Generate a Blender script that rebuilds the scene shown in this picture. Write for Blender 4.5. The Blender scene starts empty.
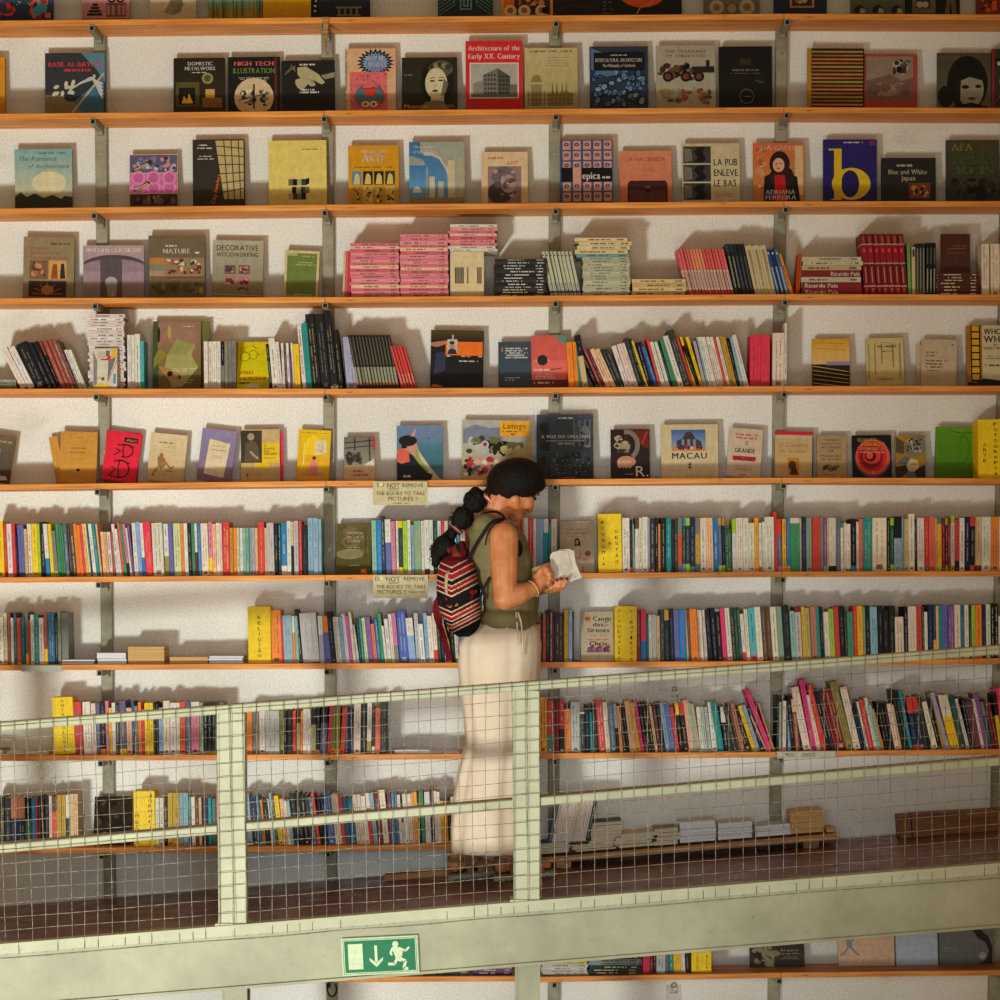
import bpy, math, random
from mathutils import Vector, Matrix, noise
rnd = random.Random(7)
C = bpy.context.scene.collection
SC = bpy.context.scene

# ------------------------------------------------------------------ camera
F = 2510.0
TH = math.radians(4.3)
SHY = 0.2587
CAM = Vector((0, -10, 3.2))
FW = Vector((0, math.cos(TH), -math.sin(TH)))
UP = Vector((0, math.sin(TH), math.cos(TH)))
cd = bpy.data.cameras.new('camera')
cd.sensor_width = 36
cd.lens = F / 1000 * 36
cd.shift_y = SHY
cd.clip_end = 100
co = bpy.data.objects.new('camera', cd)
co.location = CAM
co.rotation_euler = (math.radians(90) - TH, 0, 0)
C.objects.link(co)
SC.camera = co


def U(px, py, Y=0.0):
    """A point of the place seen at photo coordinates px, py, on the upright plane at depth Y."""
    a = (px - 500) / F
    b = (500 - py) / F + SHY * 1000 / F
    d = Vector((a, 0, 0)) + UP * b + FW
    t = (Y - CAM.y) / d.y
    return CAM + d * t


# ------------------------------------------------------------------ colours and materials
def s2l(c):
    return tuple(((v / 255) / 12.92 if v / 255 <= .04045 else ((v / 255 + .055) / 1.055) ** 2.4) for v in c)


PAL = dict(
    w=(226, 218, 204), iv=(221, 206, 182), wh=(238, 236, 236), lg=(190, 186, 180), gy=(128, 124, 112), dg=(48, 48, 50), k=(15, 14, 15),
    r=(205, 40, 40), re=(214, 58, 50), hr=(232, 52, 82), dr=(130, 22, 28), mr=(96, 34, 40), rb=(158, 74, 58), sa=(232, 104, 82),
    pk=(218, 122, 150), hp=(234, 56, 120), o=(244, 134, 34), ro=(226, 84, 44), pe=(240, 180, 140), am=(238, 172, 30), y=(240, 205, 30),
    ye=(242, 200, 14), mu=(196, 150, 40), ol=(150, 140, 62), kh=(176, 166, 104), sc=(214, 208, 156), tn=(214, 178, 128), br=(98, 66, 48),
    db=(44, 30, 22), gn=(64, 138, 92), dn=(36, 78, 62), lm=(164, 200, 44), sg=(134, 158, 134), mt=(140, 186, 166), te=(24, 138, 138),
    tq=(78, 176, 186), sb=(140, 172, 186), sk=(142, 170, 208), bl=(32, 124, 186), bp=(74, 98, 172), pb=(96, 104, 170), nv=(26, 34, 72),
    sl=(92, 100, 124), st=(34, 98, 130), pu=(132, 86, 150), lv=(176, 166, 186), mg=(196, 94, 170), pl=(112, 54, 76), tc=(196, 122, 88),
    bn=(232, 212, 190))
CN = dict(
    w='white', iv='ivory', wh='bright white', lg='light grey', gy='grey', dg='dark grey', k='black', r='red', re='red', hr='pinkish red',
    dr='dark red', mr='maroon', rb='brick red', sa='salmon', pk='pink', hp='hot pink', o='orange', ro='red-orange', pe='peach', am='amber',
    y='yellow', ye='yellow', mu='mustard', ol='olive', kh='khaki', sc='pale yellow-green', tn='tan', br='brown', db='dark brown', gn='green',
    dn='dark green', lm='lime', sg='sage', mt='mint', te='teal', tq='turquoise', sb='pale blue', sk='sky blue', bl='blue', bp='royal blue',
    pb='periwinkle', nv='navy', sl='slate', st='steel blue', pu='purple', lv='lavender', mg='magenta', pl='plum', tc='terracotta', bn='cream')


def col(c):
    if isinstance(c, str):
        c = PAL[c]
    return s2l(c)


def newmat(name, rough=.6, metal=0., spec=.5):
    m = bpy.data.materials.new(name)
    m.use_nodes = True
    b = m.node_tree.nodes['Principled BSDF']
    b.inputs['Roughness'].default_value = rough
    b.inputs['Metallic'].default_value = metal
    b.inputs['Specular IOR Level'].default_value = spec
    return m, m.node_tree, b


def N(t, kind, **kw):
    n = t.nodes.new(kind)
    for k, v in kw.items():
        if k in n.inputs:
            n.inputs[k].default_value = v
        else:
            setattr(n, k, v)
    return n


def ramp(t, src, stops):
    r = t.nodes.new('ShaderNodeValToRGB')
    e = r.color_ramp.elements
    while len(e) < len(stops):
        e.new(.5)
    for i, (p, c) in enumerate(stops):
        e[i].position = p
        e[i].color = (*c, 1) if len(c) == 3 else c
    t.links.new(src, r.inputs[0])
    return r.outputs[0]


def mixc(t, fac, a, b, mode='MIX'):
    m = t.nodes.new('ShaderNodeMix')
    m.data_type = 'RGBA'
    m.blend_type = mode
    for s, v in ((0, fac), (6, a), (7, b)):
        if hasattr(v, 'links'):
            t.links.new(v, m.inputs[s])
        elif s == 0:
            m.inputs[0].default_value = v
        else:
            m.inputs[s].default_value = (*v, 1)
    return m.outputs[2]


def bump(t, b, src, strength=.3, dist=.002):
    n = t.nodes.new('ShaderNodeBump')
    n.inputs['Strength'].default_value = strength
    n.inputs['Distance'].default_value = dist
    t.links.new(src, n.inputs['Height'])
    t.links.new(n.outputs[0], b.inputs['Normal'])


def pos(t, scale=(1, 1, 1), obj=True):
    tc = t.nodes.new('ShaderNodeTexCoord')
    mp = t.nodes.new('ShaderNodeMapping')
    mp.inputs['Scale'].default_value = scale
    t.links.new(tc.outputs['Object'], mp.inputs[0])
    return mp.outputs[0]


def noi(t, vec, scale, detail=4, rough=.55):
    n = N(t, 'ShaderNodeTexNoise', Scale=scale, Detail=detail, Roughness=rough)
    t.links.new(vec, n.inputs['Vector'])
    return n.outputs[0]


# printed paper / cloth: the printed colour is carried by the mesh, one material for all of it
def printmat(name, rough, spec, amp=.10, bstr=.15, bsc=700):
    m, t, b = newmat(name, rough, 0, spec)
    a = t.nodes.new('ShaderNodeVertexColor')
    a.layer_name = 'Col'
    v = pos(t)
    n = noi(t, v, 260, 3)
    f = ramp(t, n, [(.3, (1 - amp,) * 3), (.7, (1, 1, 1))])
    n2 = noi(t, v, 38, 4, .7)
    f2 = ramp(t, n2, [(.32, (1 - amp,) * 3), (.66, (1.08, 1.08, 1.08))])
    c = mixc(t, 1.0, mixc(t, 1.0, a.outputs[0], f, 'MULTIPLY'), f2, 'MULTIPLY')
    t.links.new(c, b.inputs['Base Color'])
    bump(t, b, noi(t, v, bsc, 2), bstr, .0006)
    return m


M = {}
M['print'] = printmat('printed_cover', .5, .22, .16)
M['cloth'] = printmat('woven_cloth', .9, .15, .25, .5, 500)
m, t, b = newmat('paper', .85, 0, .2)
v = pos(t, (1, 1, 1))
n1 = noi(t, pos(t, (3, 3, 700)), 1, 2)
c = ramp(t, n1, [(.3, s2l((176, 158, 126))), (.7, s2l((232, 218, 192)))])
t.links.new(c, b.inputs['Base Color'])
M['paper'] = m
m, t, b = newmat('white_paper', .85, 0, .2)
n1 = noi(t, pos(t, (3, 3, 600)), 1, 2)
c = ramp(t, n1, [(.3, s2l((196, 192, 194))), (.7, s2l((240, 238, 240)))])
t.links.new(c, b.inputs['Base Color'])
M['white_paper'] = m
m, t, b = newmat('tan_paper', .85, 0, .2)
n1 = noi(t, pos(t, (3, 3, 600)), 1, 2)
c = ramp(t, n1, [(.3, s2l((176, 130, 76))), (.7, s2l((226, 184, 124)))])
t.links.new(c, b.inputs['Base Color'])
M['tan_paper'] = m

# plaster wall: white paint, patchy, with small chips
m, t, b = newmat('plaster', .9, 0, .2)
v = pos(t)
big = noi(t, v, 1.1, 5)
c1 = ramp(t, big, [(.3, s2l((218, 214, 204))), (.62, s2l((240, 238, 230)))])
fine = noi(t, v, 130, 3, .7)
c2 = ramp(t, fine, [(.25, (.72, .72, .72)), (.6, (1, 1, 1))])
cc = mixc(t, 1., c1, c2, 'MULTIPLY')
chip = noi(t, v, 9, 6, .72)
cf = ramp(t, chip, [(.745, (0, 0, 0)), (.76, (1, 1, 1))])
cc = mixc(t, cf, cc, s2l((74, 70, 60)))
smudge = noi(t, pos(t, (1, 1, 2)), 2.3, 6, .62)
sf = ramp(t, smudge, [(.58, (0, 0, 0)), (.8, (.4, .4, .4))])
cc = mixc(t, sf, cc, s2l((150, 140, 120)))
t.links.new(cc, b.inputs['Base Color'])
bump(t, b, mixc(t, .4, noi(t, v, 60, 5, .7), big), .45, .006)
M['plaster'] = m


def wood(name, dark, mid, light, sx=3):
    m, t, b = newmat(name, .55, 0, .35)
    v = pos(t, (sx, 40, 90))
    n = noi(t, v, 1, 6, .6)
    c = ramp(t, n, [(.28, s2l(dark)), (.5, s2l(mid)), (.75, s2l(light))])
    k = t.nodes.new('ShaderNodeTexVoronoi')
    k.inputs['Scale'].default_value = 1
    t.links.new(pos(t, (5, 20, 40)), k.inputs['Vector'])
    kf = ramp(t, k.outputs[0], [(.03, (1, 1, 1)), (.09, (0, 0, 0))])
    c = mixc(t, kf, c, s2l((70, 34, 14)))
    g = noi(t, pos(t, (1.3, 6, 6)), 1, 3)
    gf = ramp(t, g, [(.35, (.78, .74, .7)), (.65, (1, 1, 1))])
    c = mixc(t, 1., c, gf, 'MULTIPLY')
    t.links.new(c, b.inputs['Base Color'])
    bump(t, b, n, .25, .001)
    return m


M['pine'] = wood('pine', (180, 100, 34), (232, 146, 60), (248, 178, 92))
M['plank'] = wood('old_plank', (120, 80, 42), (176, 122, 66), (206, 156, 96))
M['dark_wood'] = wood('reddish_wood', (80, 44, 14), (132, 80, 34), (166, 106, 54))

m, t, b = newmat('grey_green_paint', .6, 0, .4)
v = pos(t)
n = noi(t, v, 14, 5, .65)
c = ramp(t, n, [(.3, s2l((122, 116, 96))), (.6, s2l((152, 146, 124)))])
t.links.new(c, b.inputs['Base Color'])
M['upright'] = m
m, t, b = newmat('cable_and_hollow_black', .7, 0, .3)
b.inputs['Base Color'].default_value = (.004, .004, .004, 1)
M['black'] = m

# pale green painted steel with rust and grime
m, t, b = newmat('pale_green_paint', .5, 0, .45)
v = pos(t)
n = noi(t, v, 4, 6, .6)
c = ramp(t, n, [(.3, s2l((164, 162, 130))), (.65, s2l((192, 190, 156)))])
g = noi(t, v, 34, 6, .7)
gf = ramp(t, g, [(.6, (0, 0, 0)), (.8, (.7, .7, .7))])
c = mixc(t, gf, c, s2l((112, 104, 78)))
ru = noi(t, v, 8.5, 6, .7)
rf = ramp(t, ru, [(.70, (0, 0, 0)), (.75, (1, 1, 1))])
c = mixc(t, rf, c, s2l((120, 62, 28)))
t.links.new(c, b.inputs['Base Color'])
bump(t, b, g, .3, .002)
M['green'] = m
M['beam'] = m.copy()  # darker copy of the rail paint, countering the lamps' strong light on the beam
M['beam'].name = 'darkened_green_paint'
for e_ in M['beam'].node_tree.nodes:
    if e_.type == 'VALTORGB' and abs(e_.color_ramp.elements[0].position - .3) < .01 and e_.color_ramp.elements[1].position < .7 and e_.color_ramp.elements[1].color[0] > .3:
        e_.color_ramp.elements[0].color = (*s2l((142, 138, 110)), 1)
        e_.color_ramp.elements[1].color = (*s2l((172, 168, 136)), 1)
m, t, b = newmat('grimy_rail_top', .7, 0, .3)
v = pos(t)
g = noi(t, v, 40, 6, .7)
c = ramp(t, g, [(.3, s2l((110, 92, 62))), (.65, s2l((186, 166, 120)))])
t.links.new(c, b.inputs['Base Color'])
M['grime'] = m
m, t, b = newmat('wire', .5, .6, .5)
v = pos(t)
g = noi(t, v, 60, 4, .7)
c = ramp(t, g, [(.35, s2l((94, 82, 60))), (.6, s2l((176, 170, 144)))])
t.links.new(c, b.inputs['Base Color'])
M['wire'] = m

# dark oxide-red ramp floor, worn semi-gloss
m, t, b = newmat('oxide_floor', .32, 0, .5)
v = pos(t)
n = noi(t, v, 2.4, 6, .6)
c = ramp(t, n, [(.3, s2l((84, 42, 38))), (.7, s2l((128, 72, 62)))])
t.links.new(c, b.inputs['Base Color'])
r_ = ramp(t, noi(t, v, 9, 5), [(.3, (.22,) * 3), (.7, (.5,) * 3)])
t.links.new(r_, b.inputs['Roughness'])
bump(t, b, n, .15, .004)
M['oxide'] = m
m, t, b = newmat('concrete', .8, 0, .3)
v = pos(t)
c = ramp(t, noi(t, v, 3, 6), [(.3, s2l((150, 140, 124))), (.7, s2l((196, 186, 168)))])
t.links.new(c, b.inputs['Base Color'])
M['concrete'] = m


# ------------------------------------------------------------------ mesh builder
class MB:
    def __init__(s):
        s.v, s.f, s.c, s.m, s.sm = [], [], [], [], []

    def face(s, pts, c=(1, 1, 1), mi=0, smooth=False):
        b0 = len(s.v)
        s.v += [tuple(p) for p in pts]
        s.f.append(tuple(range(b0, b0 + len(pts))))
        s.c.append(c)
        s.m.append(mi)
        s.sm.append(smooth)

    def box(s, x0, x1, y0, y1, z0, z1, c=(1, 1, 1), mi=0, T=None):
        p = [Vector((x, y, z)) for z in (z0, z1) for y in (y0, y1) for x in (x0, x1)]
        if T:
            p = [T @ q for q in p]
        b0 = len(s.v)
        s.v += [tuple(q) for q in p]
        for f in ((0, 1, 5, 4), (1, 3, 7, 5), (3, 2, 6, 7), (2, 0, 4, 6), (4, 5, 7, 6), (0, 2, 3, 1)):
            s.f.append(tuple(b0 + i for i in f))
            s.c.append(c)
            s.m.append(mi)
            s.sm.append(False)

    def prism(s, prof, z0, z1, c=(1, 1, 1), mi=0, cap0=True, cap1=True, T=None, smooth=False):
        """prof: (x, y) counter-clockwise seen from above"""
        n = len(prof)
        b0 = len(s.v)
        P = [Vector((x, y, z)) for z in (z0, z1) for x, y in prof]
        if T:
            P = [T @ q for q in P]
        s.v += [tuple(q) for q in P]
        for i in range(n):
            j = (i + 1) % n
            s.f.append((b0 + i, b0 + j, b0 + n + j, b0 + n + i))
            s.c.append(c)
            s.m.append(mi)
            s.sm.append(smooth)
        if cap0:
            s.f.append(tuple(b0 + i for i in reversed(range(n))))
            s.c.append(c)
            s.m.append(mi)
            s.sm.append(False)
        if cap1:
            s.f.append(tuple(b0 + n + i for i in range(n)))
            s.c.append(c)
            s.m.append(mi)
            s.sm.append(False)

    def bar(s, a, b, w, h, c=(1, 1, 1), mi=0, upv=(0, 0, 1)):
        """box along a-b, h across upv, w across the other way"""
        a, b = Vector(a), Vector(b)
        d = (b - a).normalized()
        u = Vector(upv)
        sd = d.cross(u).normalized()
        u = sd.cross(d)
        P = [q + sd * (w / 2) * i + u * (h / 2) * j for q in (a, b) for i, j in ((-1, -1), (1, -1), (1, 1), (-1, 1))]
        b0 = len(s.v)
        s.v += [tuple(q) for q in P]
        for f in ((0, 1, 5, 4), (1, 2, 6, 5), (2, 3, 7, 6), (3, 0, 4, 7), (3, 2, 1, 0), (4, 5, 6, 7)):
            s.f.append(tuple(b0 + i for i in f))
            s.c.append(c)
            s.m.append(mi)
            s.sm.append(False)

    def tube(s, pts, r, c=(1, 1, 1), mi=0, n=6, r2=None):
        pts = [Vector(p) for p in pts]
        b0 = len(s.v)
        prev = None
        L = len(pts)
        for i, p in enumerate(pts):
            d = (pts[min(i + 1, L - 1)] - pts[max(i - 1, 0)]).normalized()
            ref = Vector((0, 1, 0)) if abs(d.y) < .9 else Vector((1, 0, 0))
            sd = d.cross(ref).normalized() if prev is None else (prev - d * prev.dot(d)).normalized()
            prev = sd
            u = d.cross(sd)
            rr = r if r2 is None else r + (r2 - r) * i / (L - 1)
            for k in range(n):
                a = 2 * math.pi * k / n
                s.v.append(tuple(p + sd * math.cos(a) * rr + u * math.sin(a) * rr))
        for i in range(L - 1):
            for k in range(n):
                k2 = (k + 1) % n
                s.f.append((b0 + i * n + k, b0 + i * n + k2, b0 + (i + 1) * n + k2, b0 + (i + 1) * n + k))
                s.c.append(c)
                s.m.append(mi)
                s.sm.append(True)
        for e, rev in ((0, 0), (L - 1, 1)):
            q = [b0 + e * n + k for k in range(n)]
            s.f.append(tuple(q if rev else reversed(q)))
            s.c.append(c)
            s.m.append(mi)
            s.sm.append(False)

    def build(s, name, mats, parent=None, link=True):
        me = bpy.data.meshes.new(name)
        me.from_pydata(s.v, [], s.f)
        if not isinstance(mats, (list, tuple)):
            mats = [mats]
        for m_ in mats:
            me.materials.append(m_)
        at = me.color_attributes.new('Col', 'FLOAT_COLOR', 'CORNER')
        flat = []
        for f, c in zip(s.f, s.c):
            if isinstance(c, list):
                for q in c:
                    flat += [q[0], q[1], q[2], 1.0]
            else:
                flat += [c[0], c[1], c[2], 1.0] * len(f)
        at.data.foreach_set('color', flat)
        me.polygons.foreach_set('material_index', s.m)
        me.polygons.foreach_set('use_smooth', s.sm)
        me.update()
        o = bpy.data.objects.new(name, me)
        if parent:
            o.parent = parent
        C.objects.link(o)
        return o


LABELS = {}


def tag(o, label=None, cat=None, group=None, kind=None):
    if label:
        w = label.split()
        if len(w) > 16:
            import sys; sys.stderr.write('LONG ' + label + chr(10))
        if label in LABELS and not group:
            import sys; sys.stderr.write('DUP ' + label + chr(10))
        LABELS[label] = 1
        o['label'] = label
    if cat:
        o['category'] = cat
    if group:
        o['group'] = group
    if kind:
        o['kind'] = kind
    return o


def empty(name, loc=(0, 0, 0), rot=(0, 0, 0)):
    o = bpy.data.objects.new(name, None)
    o.empty_display_size = .05
    o.location = loc
    o.rotation_euler = rot
    C.objects.link(o)
    return o


# ------------------------------------------------------------------ lettering (outline glyphs made once)
GL = {}


def glyphs(chars):
    cu = bpy.data.curves.new('g', 'FONT')
    cu.resolution_u = 3
    ob = bpy.data.objects.new('g', cu)
    C.objects.link(ob)
    for ch in chars:
        cu.body = ch
        dg = bpy.context.evaluated_depsgraph_get()
        dg.update()
        ev = ob.evaluated_get(dg)
        me = ev.to_mesh()
        if me and len(me.vertices):
            vs = [(q.co.x, q.co.y) for q in me.vertices]
            fs = [tuple(p.vertices) for p in me.polygons]
            x0 = min(q[0] for q in vs)
            x1 = max(q[0] for q in vs)
            GL[ch] = ([(x - x0, y) for x, y in vs], fs, x1 - x0)
        ev.to_mesh_clear()
    bpy.data.objects.remove(ob)
    bpy.data.curves.remove(cu)


glyphs(sorted(set("ABCDEFGHIJKLMNOPQRSTUVWXYZabcdefghijklmnopqrstuvwxyz0123456789.,!?'&-:ÃÁÉÓÇÕÍÊãáéóçõíâ")))


def layout(txt, bold=0.):
    """-> quads of the line, width; cap height about .73"""
    x = 0
    out = []
    for ch in txt:
        if ch == ' ' or ch not in GL:
            x += .34
            continue
        vs, fs, w = GL[ch]
        offs = (0,) if not bold else (0, bold)
        for o in offs:
            out.append(([(a + x + o, b_) for a, b_ in vs], fs))
        x += w + .09 + bold
    return out, max(x - .09, .01)


# ------------------------------------------------------------------ printed artwork on a cover
class Art:
    """Draws in a rectangle W x H whose lower left corner is local (0, 0), on the plane y = 0 facing -y."""

    def __init__(s, mb, W, H, x0=0., z0=0., y0=0., T=None):
        s.mb, s.W, s.H, s.x0, s.z0, s.y, s.T = mb, W, H, x0, z0, y0, T

    def _p(s, u, v):
        q = Vector((s.x0 + u * s.W, s.y, s.z0 + v * s.H))
        return s.T @ q if s.T else q

    def step(s):
        s.y -= .00006

    def R(s, a, b_, c, d, k):
        s.step()
        s.mb.face([s._p(a, b_), s._p(c, b_), s._p(c, d), s._p(a, d)], col(k))

    def G(s, a, b_, c, d, k1, k2, side=False):
        s.step()
        p, q = col(k1), col(k2)
        s.mb.face([s._p(a, b_), s._p(c, b_), s._p(c, d), s._p(a, d)], [p, q, q, p] if side else [p, p, q, q])

    def E(s, cx, cy, rx, ry=None, k='k', n=20, a0=0, a1=360, rot=0):
        s.step()
        if ry is None:
            ry = rx * s.W / s.H
        pts = []
        full = (a1 - a0) >= 360
        for i in range(n if full else n + 1):
            a = math.radians(a0 + (a1 - a0) * i / n)
            x, y = math.cos(a) * rx, math.sin(a) * ry
            if rot:
                x *= s.W
                y *= s.H
                cr, sr = math.cos(math.radians(rot)), math.sin(math.radians(rot))
                x, y = (x * cr - y * sr) / s.W, (x * sr + y * cr) / s.H
            pts.append(s._p(min(.995, max(.005, cx + x)), min(.995, max(.005, cy + y))))
        s.mb.face(pts, col(k))

    def P(s, pts, k):
        s.step()
        s.mb.face([s._p(*p) for p in pts], col(k))

    def L(s, pts, w, k):
        """line of width w (in units of the cover's width)"""
        s.step()
        hw = w * s.W / 2
        for (a, b_), (c, d) in zip(pts, pts[1:]):
            dx, dy = (c - a) * s.W, (d - b_) * s.H
            l = math.hypot(dx, dy) or 1
            nx, ny = -dy / l * hw / s.W, dx / l * hw / s.H
            s.mb.face([s._p(a + nx, b_ + ny), s._p(a - nx, b_ - ny), s._p(c - nx, d - ny), s._p(c + nx, d + ny)], col(k))

    def T_(s, txt, a, b_, c, d, k, bold=.03, fit=True, al=0, sh=0):
        """one line of lettering: baseline b_, capital height d-b_, from a to c"""
        s.step()
        out, w = layout(txt, bold)
        hh = (d - b_) * s.H
        sc = hh / .73
        sx = (c - a) * s.W / w
        if not fit:
            sx = min(sx, sc)
        off = ((c - a) * s.W - w * sx) * al
        kk = col(k)
        for vs, fs in out:
            for f in fs:
                s.mb.face([s._p(a + (off + vs[i][0] * sx + vs[i][1] * sc * sh) / s.W, b_ + vs[i][1] * sc / s.H) for i in f], kk)

    def V_(s, txt, cx, top, bot, k, w=.12, bold=.02):
        """letters one under another"""
        n = len(txt)
        st = (top - bot) / n
        for i, ch in enumerate(txt):
            if ch == ' ':
                continue
            hh = min(st * .62, w * s.W / s.H)
            y = top - st * (i + .8)
            ww = w if ch not in 'I1' else w * .18
            s.T_(ch, cx - ww / 2, y, cx + ww / 2, y + hh, k, bold)

    def D(s, a, b_, c, d, k, rows=3, seed=1, fill=.55):
        """lines of print too small to read: rows of little marks"""
        r = random.Random(seed)
        s.step()
        kk = col(k)
        st = (d - b_) / rows
        for i in range(rows):
            y = b_ + st * i
            x = a + (r.random() * .15 * (c - a) if rows > 1 else 0)
            e = c - (r.random() * .2 * (c - a) if rows > 1 else 0)
            while x < e:
                ww = (.0016 + r.random() * .003) / s.W
                if r.random() < .82:
                    s.mb.face([s._p(x, y), s._p(min(c, x + ww), y), s._p(min(c, x + ww), y + st * fill), s._p(x, y + st * fill)], kk)
                x += ww + .0011 / s.W

    def S(s, a, b_, c, d, cols, n=40, seed=1, s0=.03, s1=.1, blob=True):
        """broken patches of printed colour, as a busy photograph or pattern shows from far off"""
        r = random.Random(seed)
        for i in range(n):
            sx = s0 + (s1 - s0) * r.random()
            sy = (s0 + (s1 - s0) * r.random()) * s.W / s.H
            sx = min(sx, (c - a) * .45)
            sy = min(sy, (d - b_) * .45)
            cx = a + sx + (c - a - 2 * sx) * r.random()
            cy = b_ + sy + (d - b_ - 2 * sy) * r.random()
            k = r.choice(cols)
            m_ = 7
            ph = r.random() * 6
            s.step() if i % 6 == 0 else None
            s.y -= .000012
            s.mb.face([s._p(cx + math.cos(ph + 2 * math.pi * j / m_) * sx * (.6 + .4 * r.random()),
                            cy + math.sin(ph + 2 * math.pi * j / m_) * sy * (.6 + .4 * r.random())) for j in range(m_)], col(k))
# ================================================================== the setting
def slab(name, x0, x1, y0, y1, z0, z1, mat):
    mb = MB()
    mb.box(x0, x1, y0, y1, z0, z1)
    o = mb.build(name, mat)
    o['kind'] = 'structure'
    return o


wall = slab('wall_back', -7, 7, 0, .2, 0, 8, M['plaster'])
slab('floor', -7, 7, -14, 0, -.1, 0, M['concrete'])

# ---- shelf boards: (row, x0, x1, y of the front top edge at both ends, in photo coordinates)
SHY0 = -.212
ROWS = {
    0: [(-30, 325, 20.8, 17.2), (325, 784, 17.2, 13.6), (784, 1030, 13.6, 14.5)],
    1: [(-30, 324, 113.8, 110.8), (324, 784, 110.5, 107), (784, 1030, 107, 108)],
    2: [(-30, 326, 208.8, 204.5), (326, 784, 204.5, 201.2), (784, 1030, 201.2, 201)],
    3: [(-30, 325, 298.2, 297), (325, 785, 297, 294), (785, 1030, 294, 294.5)],
    4: [(-30, 325, 388.6, 388.6), (325, 784, 388.8, 386), (784, 1030, 386, 385.7)],
    5: [(-30, 326, 484.8, 480.8), (326, 782, 480.8, 477.5), (782, 1030, 477.5, 478.3)],
    6: [(-30, 325, 577.5, 575), (325, 782, 575, 571.5), (782, 1030, 571.5, 570.8)],
    7: [(-30, 326, 665.2, 663.4), (326, 783, 663.4, 661), (783, 1030, 661, 658)],
    8: [(-30, 329, 755.6, 754.4), (329, 776, 754.6, 752), (776, 1030, 751.6, 749)],
    9: [(-30, 327, 848.6, 846.2), (327, 455, 846, 844.2)],
    10: [(326, 518, 977, 976), (536, 781, 977, 972.6), (781, 1030, 972.6, 969.6)],
}
BT = .0215
PW = .046
PX = [104.5, 329.2, 554.3, 778.3, 1002.5]
UPX = [U(p, 430, -.02).x for p in PX]
WHICH = {0: 'topmost', 1: 'second from top', 2: 'third from top', 3: 'fourth from top', 4: 'fifth from top', 5: 'sixth from top',
         6: 'seventh from top', 7: 'eighth from top', 8: 'ninth from top', 9: 'tenth from top', 10: 'under the ramp'}
BRD = {}
for r, segs in ROWS.items():
    BRD[r] = []
    for i, (xa, xb, ya, yb) in enumerate(segs):
        A, B = U(xa, ya, SHY0), U(xb, yb, SHY0)
        BRD[r].append((A.x, A.z, B.x, B.z))
        L = B.x - A.x
        sl = math.atan2(B.z - A.z, L)
        mb = MB()
        g = .0012
        D = -SHY0 - .0302
        e = .0015
        # board with softened long edges, notched around the uprights at the back
        prof = [(D, 0), (e, 0), (0, -e), (0, -BT + e), (e, -BT), (D, -BT)]
        n = len(prof)
        for x in (g, L - g):
            for (d, z) in prof:
                mb.v.append((x, d, z))
        for k in range(n):
            k2 = (k + 1) % n
            mb.f.append((k, k2, n + k2, n + k))
        mb.f += [tuple(reversed(range(n))), tuple(range(n, 2 * n))]
        for _ in range(n + 2):
            mb.c.append((1, 1, 1))
            mb.m.append(0)
            mb.sm.append(False)
        xs = g
        for X in UPX + [99]:
            xe = min(L - g, X - A.x - .0245)
            if xe > xs + .01:
                mb.box(xs, xe, D + .0002, -SHY0 - .0005, -BT, 0)
            xs = max(xs, X - A.x + .0245)
        o = mb.build('shelf_board', M['pine'])
        o.location = (A.x, SHY0, A.z)
        o.rotation_euler = (0, -sl, 0)
        for p in o.data.polygons:
            pass
        spot = ['left length', 'middle length', 'right length'] if len(segs) == 3 else (['left length', 'short length behind the woman'])
        if r == 0:
            what = 'cut off by the top of the photo'
        elif r == 10:
            what = 'visible below the ramp beam'
        else:
            what = WHICH[r] + ' shelf of the wall'
        if r == 10:
            spot = ['short length beside the exit sign', 'middle length', 'right length with displayed books']
        tag(o, 'orange-brown pine shelf board, %s, %s' % (spot[i], what), 'shelf', 'pine shelf boards')


def shz(r, X):
    best = None
    for (xa, za, xb, zb) in BRD[r]:
        d = max(xa - X, X - xb, 0)
        if best is None or d < best[0]:
            best = (d, za + (zb - za) * (X - xa) / (xb - xa))
    return best[1]


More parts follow.
